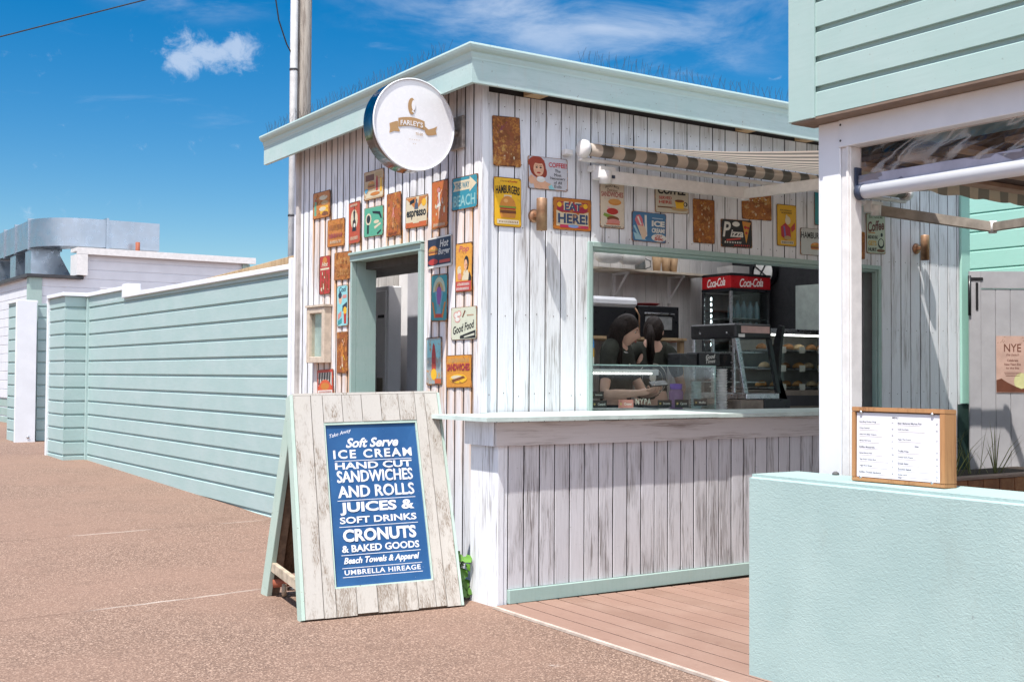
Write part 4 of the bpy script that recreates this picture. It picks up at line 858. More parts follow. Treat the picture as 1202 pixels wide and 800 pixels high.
 ('L', .584, 1.444, .210, .330, 1.4, (0.34, 0.40, 0.40), .5, [('R', 0, 26, 84, 36, CY), *worn(61, 7, [TN, CR], -40, 40, -44, 44, 10), ('P', [(-12, -22), (12, -22), (13, 14), (7, 32), (0, 38), (-7, 32), (-13, 14)], (0.42, 0.03, 0.04)), ('P', [(-12, -22), (12, -22), (14, -6), (-14, -6)], (0.62, 0.10, 0.06)), ('E', 0, -28, 19, 12, YL), ('R', 26, -42, 40, 10, (0.5, 0.12, 0.05)), ('E', 30, 14, 7, 10, CY)], 'tall faded tin sign with a red rocket ice lolly, below the teal sundae sign'),
 ('L', .258, 1.373, .327, .219, .9, (0.64, 0.29, 0.04), .55, [*strokes(71, 34, 14, -42, 42, TN), ('T', 'SANDWICHES', 0, 13, 88, 22, (0.36, 0.03, 0.06), .04, 0), ('E', 0, -22, 34, 14, YL), ('E', -6, -18, 22, 6, CR), ('P', [(-28, -26), (20, -14), (28, -20), (-20, -34)], BR)], 'orange tin sign reading SANDWICHES, lowest sign near the kiosk corner'),
 # front wall
 ('F', .186, 2.898, .220, .332, 2.3, (0.28, 0.085, 0.018), 1.0, [*worn(81, 8, [(0.30, 0.06, 0.09), (0.2, 0.04, 0.08)], -36, 0, 12, 34, 9), *worn(82, 6, [TN], -36, 36, -40, 40, 5), *worn(83, 3, [CR], -30, 30, -36, -20, 7)], 'dark rust tall tin sign with its picture rusted away, topmost at the front corner'),
 ('F', .196, 2.495, .218, .327, .8, YL, .1, [*strokes(85, 42, 3, -26, 4, BR), ('T', 'Quality', 20, 42, 34, 5, RD, .02, .3), ('T', 'HAMBURGERS', 0, 26, 88, 17, BK, .03, 0, 0, 3), ('R', 0, 12, 28, 5, CR), *burger(0, -12, 29), ('R', 0, -40, 80, 9, CR), *strokes(86, -40, 4, -32, 32, BR)], 'yellow tall tin sign reading HAMBURGERS with a burger, at the front corner'),
 ('F', .525, 2.717, .331, .220, 1.0, (0.55, 0.55, 0.58), .05, [('E', -26, 18, 20, 33, (0.30, 0.05, 0.025)), ('E', -30, 30, 20, 20, (0.34, 0.06, 0.03)), ('E', -10, 2, 7, 16, (0.30, 0.05, 0.025)), ('P', [(-40, -24), (-34, -48), (16, -48), (10, -34), (-6, -26), (-12, -14), (-24, -14)], SK), ('E', -24, 12, 13, 23, SK), ('E', -24, 36, 15, 8, (0.34, 0.06, 0.03)), ('P', [(8, -32), (16, -48), (2, -48), (0, -40)], CY), ('E', -29, 16, 2.6, 2.6, BK), ('E', -19, 16, 2.6, 2.6, BK), ('R', -29, 22, 7, 1.5, BR), ('R', -19, 22, 7, 1.5, BR), ('E', -24, 0, 5.0, 2.6, RD), ('E', -19, -20, 11, 9, WH), ('E', -19, -15, 10, 3, (0.75, 0.75, 0.75)), ('E', -42, -22, 7, 14, SK), ('R', -34, -16, 12, 3.5, SK), ('T', 'COFFEE!', 24, 28, 46, 15, (0.55, 0.05, 0.07), .02, 0), ('T', 'The', 24, 10, 14, 9, BK, 0, 0), ('T', 'Most', 24, -2, 18, 9, BK, 0, 0), ('T', 'Necessary', 24, -14, 38, 10, BK, 0, 0), ('T', 'of All', 24, -26, 20, 9, BK, 0, 0), ('T', 'Evils', 24, -38, 18, 9, BK, 0, 0)], 'pale grey tin sign of a red haired woman sipping under the word COFFEE!'),
 ('F', .733, 2.456, .328, .221, .6, (0.50, 0.18, 0.03), .45, [('P', [(-40, 38), (40, 38), (40, 12), (30, 6), (-30, 6), (-40, 12)], (0.36, 0.03, 0.07)), ('P', [(-42, -38), (-42, 10), (-20, 0), (20, 0), (42, 10), (42, -38)], CR), ('E', -34, 28, 6, 8, YL), ('E', 34, 28, 6, 8, YL), ('E', -22, 30, 5, 6, O_), ('E', 24, 30, 5, 6, O_), ('T', 'EAT', 0, 25, 46, 27, CR, .05, 0), ('T', 'EAT', 1.5, 23, 44, 24, (0.05, 0.10, 0.19), .03, 0), ('T', 'HERE!', 0, -12, 80, 33, CR, .05, 0), ('T', 'HERE!', 1, -14, 78, 31, (0.04, 0.08, 0.17), .04, 0), ('R', 4, -38, 74, 9, (0.45, 0.04, 0.10)), ('E', 2, -37, 14, 5, (0.2, 0.3, 0.5))], 'rusty red tin sign reading EAT HERE!, right of the left copper wall light'),
 ('F', 1.083, 2.552, .219, .331, .8, (0.66, 0.58, 0.47), .2, [('T', 'FRESHLY MADE', 0, 40, 56, 5, BK, .01, 0, 0, 4), ('T', 'Delicious', 0, 31, 44, 6, BR, .01, .3), ('T', 'SANDWICHES', 0, 22, 90, 11, (0.36, 0.05, 0.05), .02, 0), ('E', 10, 6, 27, 7, BUN), ('E', 10, 8, 24, 5, (0.66, 0.34, 0.10)), ('P', [(-22, -4), (20, -12), (26, -18), (-14, -12)], (0.75, 0.4, 0.45)), ('E', 0, -14, 24, 7, RD), ('P', [(-34, -18), (10, -24), (16, -30), (-20, -28), (-38, -24)], LG), ('E', 2, -30, 25, 6, BR), ('E', 4, -36, 27, 6, PK), ('R', 2, -41, 56, 3, (0.6, 0.2, 0.12)), ('T', 'Famous Sandwiches', 0, -46, 70, 4, BK, .01, .2)], 'cream tall tin sign with a stacked sandwich, under the left end of the awning'),
 ('F', 1.424, 2.418, .322, .214, -.2, (0.07, 0.20, 0.36), .12, [('P', [(-46, -20), (-40, -44), (-8, -44), (-18, -34)], (0.35, 0.55, 0.62)), ('P', [(-46, 0), (-42, 4), (-22, -40), (-28, -42)], (0.35, 0.55, 0.62)), ('P', [(-14, 40), (-8, 40), (-6, -30), (-12, -34)], WH), ('P', [(-42, 24), (-24, 30), (-6, -22), (-14, -42), (-20, -42)], (0.65, 0.5, 0.38)), ('P', [(-42, 20), (-38, 36), (-28, 40), (-20, 26), (-18, 2), (-34, 4)], (0.62, 0.18, 0.22)), ('P', [(-36, 32), (-32, 34), (-22, 6), (-26, 6)], WH), ('R', 24, 32, 32, 3, (0.4, 0.5, 0.6)), ('T', 'ICE', 26, 14, 38, 20, WH, .05, 0), ('T', 'CREAM!', 26, -9, 38, 16, WH, .05, 0), ('E', 28, -33, 22, 13, WH), ('T', 'ONLY', 28, -27, 20, 7, RD, .03, 0), ('T', '50c', 28, -37, 26, 11, RD, .05, 0)], 'blue tin sign reading ICE CREAM! with a cone, just above the hatch frame'),
 ('F', 1.641, 2.640, .326, .205, 1.5, (0.56, 0.52, 0.42), .18, [('T', 'COFFEE', 0, 29, 84, 26, BK, .05, .1), ('T', 'SERVED', -20, 3, 38, 11, RD, .03, 0), ('T', 'HERE', -20, -12, 38, 11, RD, .03, 0), ('R', -18, -30, 50, 5, BR), ('E', 22, -34, 26, 7, TN), ('P', [(8, -6), (36, -6), (34, -32), (12, -32)], YL), ('E', 22, -5, 14, 5, BR), ('E', 40, -16, 6, 8, BK), ('E', 39, -16, 3, 5, CR)], 'cream tin sign reading COFFEE SERVED HERE with a yellow cup, half behind the awning arm'),
 ('F', 1.959, 2.502, .216, .328, .8, (0.33, 0.11, 0.02), .95, [*worn(91, 16, [TN, (0.55, 0.38, 0.2), CR], -34, 34, 0, 40, 7), *worn(92, 6, [CR], -30, 30, -30, 0, 6), *worn(93, 4, [O_], -30, 30, -44, -30, 9)], 'rust brown tall tin sign with pale flakes, between the cup sign and the Pizza sign'),
 ('F', 2.295, 2.434, .326, .212, 1.5, BK, .15, [('T', 'P', -32, 14, 26, 54, WH, .02, .2), ('T', 'izza', 0, 0, 42, 26, WH, .03, .25), ('E', -2, 34, 12, 9, WH), ('P', [(18, 42), (44, 38), (30, -34)], (0.6, 0.3, 0.05)), ('P', [(18, 46), (46, 42), (44, 34), (19, 36)], BUN), ('E', 28, 24, 5, 6, RD), ('E', 37, 22, 4, 5, RD), ('E', 31, 4, 4, 5, RD), ('P', [(-34, -22), (12, -14), (12, -20), (-34, -28)], (0.55, 0.06, 0.04)), *strokes(95, -32, 7, -40, 14, WH), *strokes(96, -42, 6, -10, 38, (0.6, 0.08, 0.05))], 'black tin sign reading Pizza with a slice, just above the hatch frame'),
 ('F', 2.510, 2.663, .319, .215, 1.2, (0.36, 0.13, 0.025), .9, [*worn(98, 22, [CR, TN, (0.6, 0.45, 0.3)], -42, 34, -34, 30, 8)], 'rusty brown wide tin sign with cream blotches, at the awning arm elbow'),
 ('F', 2.838, 2.537, .216, .327, .7, (0.70, 0.42, 0.02), .2, [*strokes(101, 36, 4, -34, 24, BK), *strokes(102, 30, 4, -28, 26, BK), ('E', 4, 12, 14, 10, CR), ('E', -2, 20, 5, 6, CR), ('P', [(-32, -4), (-8, 6), (16, -6), (20, -28), (-6, -36), (-30, -26)], (0.46, 0.03, 0.05)), ('P', [(-20, -2), (-12, -2), (-4, -32), (-12, -32)], (0.2, 0.16, 0.4)), ('P', [(20, -4), (40, 8), (42, -8), (24, -16)], (0.5, 0.06, 0.05)), ('E', 2, -30, 18, 5, TN), ('R', 0, -41, 66, 8, CR), *strokes(103, -41, 5, -28, 28, NV)], 'yellow tall tin sign with a red cartoon snack, right of the rusty brown wide sign'),
 ('F', 3.170, 2.427, .352, .215, .7, (0.55, 0.57, 0.56), .08, [('T', 'HAMBURGERS', -2, 24, 92, 24, BK, .02, 0), ('R', 30, 42, 30, 4, O_), *burger(0, -16, 17)], 'pale grey tin sign reading HAMBURGERS with a burger, partly behind the white pavilion post'),
 ('F', 3.240, 2.710, .163, .290, .4, TL, .25, [('P', [(-14, -10), (10, -10), (11, 24), (4, 34), (-8, 34), (-15, 24)], RD), ('R', -2, -26, 6, 34, CR), ('E', -2, 12, 6, 14, PK), ('R', 0, 44, 90, 6, CR)], 'narrow blue tin sign with a red ice lolly, next to the white pavilion post'),
 ('F', 3.902, 2.546, .238, .332, 1.2, (0.50, 0.55, 0.44), .2, [('T', 'JUST GIVE ME', 0, 41, 74, 8, (0.12, 0.13, 0.07), .02, 0), ('T', 'Coffee', 0, 20, 88, 26, (0.16, 0.03, 0.02), .03, .25, 8), ('R', -22, 2, 36, 3, (0.55, 0.3, 0.1)), ('T', 'AND NO ONE', -18, -9, 52, 9, BK, .03, 0), ('T', 'GETS', -20, -24, 44, 12, (0.55, 0.35, 0.06), .04, 0), ('T', 'HURT', -20, -40, 44, 9, BK, .04, 0), ('E', 26, -24, 17, 13, BK), ('E', 26, -22, 12, 9, (0.50, 0.55, 0.44)), ('E', 24, -42, 22, 4, BR), ('E', 30, -2, 6, 5, BK)], 'pale green tin sign reading JUST GIVE ME Coffee AND NO ONE GETS HURT'),
 ('F', 3.667, 2.438, .193, .226, -.1, RU, .95, [*worn(111, 8, [O_, TN], s=8)], 'rust orange tin sign left of the Coffee sign, mostly behind the white pavilion post'),
]
def tin_sign(i, s):
    side, u, z, w, h, tilt, bg, rust, art, label = s
    rnd = random.Random(i)
    if side == 'F': X, N, P = Vector((1, 0, 0)), Vector((0, -1, 0)), Vector((u, -0.0075, z))
    else: X, N, P = Vector((0, -1, 0)), Vector((-1, 0, 0)), Vector((-0.0075, u, z))
    Y = Vector((0, 0, 1)); t = R_(tilt); Xr = X*math.cos(t) + Y*math.sin(t); Yr = Y*math.cos(t) - X*math.sin(t)
    mw = Matrix((Xr, Yr, N)).transposed().to_4x4(); mw.translation = P
    mb = MB(); r = 0.011; pts = []
    for sx, sy, a0 in ((1, 1, 0), (-1, 1, 90), (-1, -1, 180), (1, -1, 270)):
        for k in range(4): a = R_(a0 + 30*k); pts.append((sx*(w/2-r) + r*math.cos(a), sy*(h/2-r) + r*math.sin(a)))
    mb.m(0).prism(pts, (0, 0, 0), (1, 0, 0), (0, 1, 0), (0, 0, 0.004))
    rim = paint((0.10, 0.04, 0.02), 0.9)
    # printed ground, slightly inset so that the rusty rim shows
    k = 0.972 if rust < 0.3 else 0.955
    mb.m(1).add([(x*k, y*k, 0.0045) for x, y in pts], [tuple(range(len(pts)))])
    ob = mb.build('tin_sign', [rim, paint(bg, rust)]); ob.matrix_world = mw
    tag(ob, label, 'tin sign', 'tin signs on the kiosk walls')
    mp = MB(); ml = MB(); pm = []; lm = []; zz = 0.0048
    def mi(lst, c):
        m_ = paint(c, min(1, rust*0.9))
        if m_ not in lst: lst.append(m_)
        return lst.index(m_)
    for e in art:
        zz += 0.00012
        if e[0] == 'T':
            body, x, y, ww, hh, c, bold, shear = e[1:9]; ro = e[9] if len(e) > 9 else 0; bend = e[10] if len(e) > 10 else 0
            ml.mi = mi(lm, c); word(ml, body, x*w/100, y*h/100, ww*w/100, hh*h/100, zz + 0.0002, bold, shear, 1.0, ro, bend*h/100)
        else:
            c = e[-1]; mp.mi = mi(pm, c)
            if e[0] == 'R': _, x, y, ww, hh, c = e; pts_ = [(x-ww/2, y-hh/2), (x+ww/2, y-hh/2), (x+ww/2, y+hh/2), (x-ww/2, y+hh/2)]
            elif e[0] == 'E': _, x, y, rx, ry, c = e; pts_ = ring_pts(x, y, rx, ry, 18)
            else: pts_ = e[1]
            mp.add([(x*w/100, y*h/100, zz) for x, y in pts_], [tuple(range(len(pts_)))])
    if pm: mp.build('picture', pm, ob, recalc=False)
    if lm: ml.build('lettering', lm, ob, recalc=False)
    ms = MB()
    for sx in (-1, 1):
        for sy in (-1, 1): ms.lathe([(0.0035, 0.004), (0.003, 0.006), (0, 0.0065)], (sx*(w/2-0.012), sy*(h/2-0.012), 0), (0, 0, 1), 6)
    ms.build('nail_heads', paint((0.16, 0.07, 0.03), 0.9), ob)
for i, s in enumerate(SIGNS): tin_sign(i, s)
rs_ = []
for s in SIGNS:
    if s[0] == 'L':
        a = 0.35 + 0.9*s[7]; rs_.append((s[1]-s[3]/2, s[1]+s[3]/2, s[2]-s[4]/2+0.02, min(a, 1.0)))
rs_.append((2.22, 2.56, 1.46, 0.9)); rs_.append((0.12, 0.30, 2.46, 0.8)); rs_.append((0.75, 1.86, 2.40, 0.35)); rs_.append((0.55, 0.72, 2.36, 0.7))
left_wall(rs_)

# framed notice case on the left wall
nc = empty('notice_case', (-0.012, 2.392, 1.666), 'cream wooden framed glass notice case left of the side opening', 'notice case')
y0, y1, z0, z1 = 2.224, 2.560, 1.440, 1.893
mb = MB(); mb.box(-0.075, -0.008, y0, y0+0.05, z0, z1, 0.004); mb.box(-0.075, -0.008, y1-0.05, y1, z0, z1, 0.004); mb.box(-0.074, -0.008, y0+0.05, y1-0.05, z0, z0+0.05, 0.004); mb.box(-0.074, -0.008, y0+0.05, y1-0.05, z1-0.05, z1, 0.004); part(mb, 'frame', CREAMP, nc)
mb = MB(); mb.box(-0.085, -0.008, y0-0.012, y1+0.012, z1+0.001, z1+0.018); part(mb, 'top_cap', CREAMP, nc)
mb = MB(); mb.box(-0.022, -0.010, y0+0.04, y1-0.04, z0+0.04, z1-0.04); part(mb, 'backing', plain('faded_notice_paper', (0.42, 0.47, 0.47), 0.7, vary=0.2, scale=7), nc)
mb = MB(); mb.box(-0.048, -0.044, y0+0.05, y1-0.05, z0+0.05, z1-0.05); part(mb, 'glass', GLASS, nc)

# ================================================================== SANDWICH BOARD
sb = empty('sandwich_board', (-0.98, -0.2, 0), 'large weathered timber sandwich board with a blue painted menu panel, standing before the kiosk', 'sandwich board')
BA, BB = Vector((-1.46, -0.511, 0.003)), Vector((-0.513, -0.594, 0.003)); TA, TB = Vector((-1.383, -0.135, 1.215)), Vector((-0.430, -0.150, 1.229))
U = (BB-BA); Vv = ((TA-BA)+(TB-BB))/2; Nn = U.cross(Vv).normalized()      # towards the viewer
def sbp(a, b, n=0.0):
    p = (BA*(1-a)+BB*a)*(1-b) + (TA*(1-a)+TB*a)*b; return p + Nn*n
def sboard(mb, a0, a1, b0, b1, n0, n1):
    mb.add([sbp(a, b, n) for n in (n0, n1) for a, b in ((a0, b0), (a1, b0), (a1, b1), (a0, b1))], [(3, 2, 1, 0), (4, 5, 6, 7), (0, 1, 5, 4), (1, 2, 6, 5), (2, 3, 7, 6), (3, 0, 4, 7)])
PA0, PA1, PB0, PB1 = 0.192, 0.832, 0.122, 0.872
mb = MB(); rnd = random.Random(9); cuts = [0.0, 0.115, 0.192, 0.322, 0.455, 0.588, 0.715, 0.832, 0.905, 1.0]
for a0, a1 in zip(cuts[:-1], cuts[1:]):
    g_ = 0.0025; lo = rnd.uniform(-0.004, 0.008); n1 = 0.022 + rnd.uniform(-0.001, 0.0015)
    if 0.58 < a0 < 0.60: lo = -0.01
    if PA0-0.001 <= a0 and a1 <= PA1+0.001:
        sboard(mb, a0+g_, a1-g_, max(lo, 0.0), PB0, 0, n1); sboard(mb, a0+g_, a1-g_, PB1, 1.0, 0, n1)
    else: sboard(mb, a0+g_, a1-g_, max(lo, 0.0), 1.0, 0, n1)
part(mb, 'front_boards', BOARDW, sb)
mb = MB(); sboard(mb, 0.0, 1.0, 0.0, 1.0, -0.012, -0.002); part(mb, 'backing_sheet', BROWNPLY, sb)
mb = MB(); sboard(mb, -0.022, -0.001, -0.0, 1.005, -0.05, 0.024); part(mb, 'edge_rail', AQSTEM, sb)
mb = MB(); sboard(mb, 1.001, 1.018, 0.0, 1.003, -0.05, 0.022); part(mb, 'edge_rail', AQSTEM, sb)
mb = MB(); sboard(mb, 0.0, 1.0, 1.002, 1.012, -0.05, 0.020); part(mb, 'top_rail', BOARDW, sb)
# recessed frame and blue panel
mb = MB(); t = 0.010
sboard(mb, PA0, PA1, PB1-0.012, PB1, -0.002, 0.018); sboard(mb, PA0, PA1, PB0, PB0+0.007, -0.002, 0.018); sboard(mb, PA0, PA0+t, PB0+0.007, PB1-0.012, -0.002, 0.017); sboard(mb, PA1-t, PA1, PB0+0.007, PB1-0.012, -0.002, 0.017)
part(mb, 'panel_frame', AQSTEM, sb)
def bluepanel():
    m, nt, b = nodes_of('blue_menu_panel', 0.42, 0.4); g = NT(nt); v = g.coord()
    c = g.mix(g.thr(g.noise(v, 4, 4), 0.35, 0.7), (0.016, 0.075, 0.205), (0.022, 0.095, 0.24))
    sp = g.thr(g.noise(v, 75, 3, 0.7), 0.71, 0.75); c = g.mix(g.math('MULTIPLY', sp, 0.5), c, (0.45, 0.5, 0.6)); g.put(b.inputs['Base Color'], c); return m
mb = MB(); sboard(mb, PA0+t, PA1-t, PB0+0.007, PB1-0.012, -0.0015, 0.006); part(mb, 'menu_panel', bluepanel(), sb)
def pf(x, y, z):     # panel fractions 0..1 (y down from the top) to world
    return sbp(PA0+t + (PA1-PA0-2*t)*x, PB1-0.012 - (PB1-PB0-0.019)*y, 0.0065+z)
mb = MB()
def pw_(body, xc, yc, w_, h_, bold=0.02, shear=0.0, rotd=0.0, sp=1.0): word(mb, body, xc, yc, w_, -h_, 0, bold, shear, sp, rotd, 0, pf)
def rule(y, x0=0.08, x1=0.92): mb.add([pf(x, yy, 0) for x, yy in ((x0, y), (x1, y), (x1, y+0.0035), (x0, y+0.0035))], [(0, 1, 2, 3)])
pw_('Take Away', 0.16, 0.055, 0.24, 0.030, 0.0, 0.3, -9)
pw_('Soft Serve', 0.50, 0.117, 0.58, 0.062, 0.03, 0.32); pw_('ICE CREAM', 0.50, 0.188, 0.86, 0.056, 0.028, 0, 0, 1.25); rule(0.229)
pw_('HAND CUT', 0.50, 0.262, 0.84, 0.044, 0.028); pw_('SANDWICHES', 0.50, 0.330, 0.82, 0.076, 0.0); pw_('SANDWICHES', 0.507, 0.331, 0.82, 0.070, 0.012)
pw_('AND ROLLS', 0.50, 0.425, 0.82, 0.076, 0.0); pw_('AND ROLLS', 0.507, 0.426, 0.82, 0.070, 0.012); rule(0.478)
pw_('JUICES &', 0.50, 0.531, 0.80, 0.080, 0.035); pw_('SOFT DRINKS', 0.50, 0.602, 0.82, 0.042, 0.025); rule(0.640)
pw_('CRONUTS', 0.50, 0.696, 0.78, 0.078, 0.038); pw_('& BAKED GOODS', 0.50, 0.776, 0.82, 0.044, 0.028); rule(0.812)
pw_('Beach Towels & Apparel', 0.50, 0.853, 0.80, 0.050, 0.03, 0.3); rule(0.890); pw_('UMBRELLA HIREAGE', 0.50, 0.918, 0.80, 0.030, 0.02, 0, 0, 1.1); rule(0.944)
part(mb, 'lettering', plain('chalky_white_lettering', (0.68, 0.69, 0.73), 0.6, vary=0.08, scale=60), sb)
# rear frame, cross brace, castor
RA, RB = Vector((-1.355, 0.36, 0.011)), Vector((-0.41, 0.30, 0.009)); QA, QB = Vector((-1.385, -0.075, 1.195)), Vector((-0.435, -0.09, 1.205))
mb = MB(); rv = (QA-RA); n2 = Vector((-0.06, 0.93, 0.33)).normalized(); ud = (RB-RA).normalized()
mb.obox(RA - n2*0.0, ud*0.03, rv, n2*(-0.085), 0.002); part(mb, 'rear_leg', AQSTEM, sb)
mb = MB(); mb.obox(RB - ud*0.03, ud*0.03, (QB-RB), n2*(-0.085), 0.002); part(mb, 'rear_leg', AQSTEM, sb)
BTIM = plain('weathered_brown_timber', (0.23, 0.16, 0.115), 0.8, vary=0.3, scale=14)
mb = MB(); mb.obox(RA + ud*0.032, ud*0.06, rv*0.98, n2*(-0.06), 0.002); part(mb, 'rear_stile', BTIM, sb)
mb = MB(); mb.obox(RB - ud*0.09, ud*0.055, (QB-RB)*0.98, n2*(-0.06), 0.002); part(mb, 'rear_stile', BTIM, sb)
mb = MB(); mb.obox(RA + ud*0.09 + rv*0.10, ud*0.77, rv*0.88, n2*(-0.012)); part(mb, 'backing_sheet', BROWNPLY, sb)
c0 = sbp(0.004, 0.145, -0.05); c1 = RA + rv*0.155 + ud*0.02
mb = MB(); d = c1-c0; mb.obox(c0 + Vector((0, 0, -0.028)), d, (0.03, 0, 0), (0, 0, 0.056), 0.002); part(mb, 'side_brace', plain('pale_bare_timber', (0.44, 0.37, 0.28), 0.8, vary=0.3, scale=14), sb)
mb = MB(); cp = Vector((-1.27, 0.20, 0.052)); mb.lathe([(0, -0.014), (0.042, -0.014), (0.046, 0), (0.042, 0.014), (0, 0.014)], cp, (0.9, -0.4, 0), 20); part(mb, 'castor_wheel', plain('cream_rubber', (0.42, 0.33, 0.24), 0.6), sb)
mb = MB(); mb.tube([cp + Vector((-0.06, 0.03, 0.035)), cp + Vector((0.06, -0.03, 0.045))], 0.026, 10); part(mb, 'castor_bracket', RUSTPIPE, sb)
mb = MB(); mb.tube([cp + Vector((0.02, 0, 0)), cp + Vector((0.30, -0.05, 0))], 0.012, 8); part(mb, 'axle_rod', STEEL, sb)

# ================================================================== PAVILION ON THE RIGHT
XP = 0.10
pav = empty('pavilion', (0.2, -2.6, 0), 'aqua clad pavilion eave with a white post and beam at the right edge', 'pavilion')
mb = MB(); clad(mb, (XP, -2.735, 0), (0, -6.0, 0), (-1, 0, 0), 2.572, 3.75, 0.1415, 2.572-0.1415*3+0.001, 0.024, 0.008, 0.022)
part(mb, 'cladding', AQPAV, pav)
mb = MB(); mb.box(XP-0.006, XP+0.10, -2.735, -2.585, 2.567, 3.78, 0.003); mb.box(XP-0.010, XP, -2.752, -2.7352, 2.567, 3.78); part(mb, 'corner_board', AQPAV, pav)
mb = MB(); mb.box(XP+0.03, XP+0.11, -8.7, -2.736, 2.573, 3.78); mb.box(XP+0.101, 7.0, -2.68, -2.60, 2.573, 3.78); part(mb, 'wall_core', AQPAV, pav)
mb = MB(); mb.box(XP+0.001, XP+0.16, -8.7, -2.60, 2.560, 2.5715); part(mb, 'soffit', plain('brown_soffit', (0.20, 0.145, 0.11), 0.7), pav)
mb = MB(); mb.box(XP+0.10, 7.2, -8.7, -2.59, 3.781, 3.83); part(mb, 'roof', ROOFM, pav)
mb = MB(); mb.box(0.215, 0.305, -2.80, -2.665, 0.0, 2.5595, 0.004); part(mb, 'post', WPAINT, pav)
mb = MB(); mb.box(0.222, 0.30, -2.856, -2.802, 0.0, 2.43, 0.003); mb.box(0.212, 0.235, -2.850, -2.835, 0.0, 2.43, 0.002); part(mb, 'blind_channel', WGREY, pav)
mb = MB(); mb.box(0.206, 0.30, -8.7, -2.795, 2.430, 2.5595, 0.003); part(mb, 'beam', WPAINT, pav)
mb = MB()
for z in (2.46, 2.535): mb.lathe([(0.006, -0.002), (0, -0.003)], (0.206, -2.81, z), (1, 0, 0), 8)
part(mb, 'screw_heads', DARKG, pav)
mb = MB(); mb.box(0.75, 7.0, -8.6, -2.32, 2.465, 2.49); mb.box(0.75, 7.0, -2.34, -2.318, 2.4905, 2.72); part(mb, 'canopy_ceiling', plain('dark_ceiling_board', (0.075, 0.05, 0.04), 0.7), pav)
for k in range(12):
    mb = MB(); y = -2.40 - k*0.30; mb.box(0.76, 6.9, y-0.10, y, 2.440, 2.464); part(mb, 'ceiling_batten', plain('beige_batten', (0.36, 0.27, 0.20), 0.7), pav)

bl = empty('roll_blind', (0.26, -2.86, 2.3), 'clear plastic roll down blind with a white bottom tube under the pavilion beam', 'blind')
mb = MB(); n, m_ = 70, 10; V = []
for i in range(n+1):
    y = -2.875 - 5.6*i/n
    for j in range(m_+1):
        z = 2.428 - 0.20*j/m_; a = math.sin(math.pi*j/m_)
        V.append((0.262 + a*(0.016*math.sin(y*9+j*0.8) + 0.012*math.sin(y*23-j*1.3)), y, z))
mb.add(V, [(i*(m_+1)+j, i*(m_+1)+j+1, (i+1)*(m_+1)+j+1, (i+1)*(m_+1)+j) for i in range(n) for j in range(m_)], True); part(mb, 'clear_sheet', PVC, bl)
mb = MB(); mb.box(0.255, 0.269, -8.5, -2.872, 2.238, 2.292, 0.002); part(mb, 'hem_band', plain('grey_lilac_band', (0.40, 0.39, 0.46), 0.6), bl)
mb = MB(); mb.lathe([(0, 0), (0.034, 0), (0.034, 5.65), (0, 5.65)], (0.262, -2.90, 2.214), (0, -1, 0), 24); part(mb, 'bottom_tube', WPAINT, bl)
mb = MB(); mb.lathe([(0, -0.03), (0.037, -0.03), (0.037, 0.004), (0, 0.004)], (0.262, -2.90, 2.214), (0, -1, 0), 24); mb.box(0.24, 0.28, -2.872, -2.862, 2.22, 2.33); part(mb, 'end_cap', NAVY, bl)

# stucco wall
lw = MB(); lw.box(-0.30, 0.035, -9.0, -2.70, -0.2, 0.912)
es = [e for e in lw.bm.edges]; bmesh.ops.bevel(lw.bm, geom=es, offset=0.018, segments=3, affect='EDGES')
lw = lw.build('stucco_wall', STUCCO); tag(lw, 'low aqua textured stucco wall in the right foreground', 'wall')
mb = MB(); mb.lathe([(0, 0), (0.016, 0.001), (0.014, 0.010), (0.006, 0.016), (0, 0.016)], (0.0, -2.955, 0.912), (0, 0, 1), 10); tag(mb.build('pebble', plain('grey_stone', (0.12, 0.12, 0.12), 0.8)), 'small dark stone lying on the stucco wall at the foot of the white post', 'stone')

# menu box on the wall
mn = empty('menu_box', (-0.17, -3.41, 0.912), 'wooden box frame with a printed white MENU sheet, standing on the stucco wall', 'menu box')
M0 = Vector((-0.185, -3.200, 0.915)); mu = Vector((0.025, -0.440, 0.0)); mv = Vector((0.012, 0.008, 0.310)); mnn = mu.cross(mv).normalized()*-1
if mnn.x > 0: mnn = -mnn
def mp_(x, y, n=0.0): return M0 + mu*x + mv*y + mnn*n
def mbx(mb, x0, x1, y0, y1, n0, n1, ch=0.0):
    o = mp_(x0, y0, n0); mb.obox(o, mp_(x1, y0, n0)-o, mp_(x0, y1, n0)-o, mnn*(n1-n0), ch)
mb = MB(); mbx(mb, 0, 1, 0, 0.05, -0.085, 0.0, 0.002); part(mb, 'frame_rail', MENUWOOD, mn)
mb = MB(); mbx(mb, 0, 1, 0.94, 1, -0.085, 0.0, 0.002); part(mb, 'frame_rail', MENUWOOD, mn)
mb = MB(); mbx(mb, 0, 0.034, 0.051, 0.939, -0.085, 0.0, 0.002); part(mb, 'frame_rail', MENUWOOD, mn)
mb = MB(); mbx(mb, 0.95, 1.0, 0.051, 0.939, -0.085, 0.0, 0.002); part(mb, 'frame_rail', MENUWOOD, mn)
mb = MB(); mbx(mb, 0.034, 0.95, 0.05, 0.94, -0.08, -0.016); part(mb, 'back_panel', BROWNPLY, mn)
mb = MB(); mbx(mb, 0.045, 0.94, 0.06, 0.925, -0.015, -0.010); part(mb, 'menu_sheet', plain('menu_paper', (0.72, 0.71, 0.75), 0.45, vary=0.02), mn)
mb = MB()
def mt(body, x, y, w_, h_, bold=0.015): 
    fr_ = lambda a, b, c: mp_(a, b, -0.0095)
    V_, F_, asp = text_geo(body, bold, 0, 1.0); W_ = w_ if w_ else h_*asp*0.322/0.47
    word(mb, body, x + W_/2, y, W_, h_, 0, bold, 0, 1.0, 0, 0, fr_)
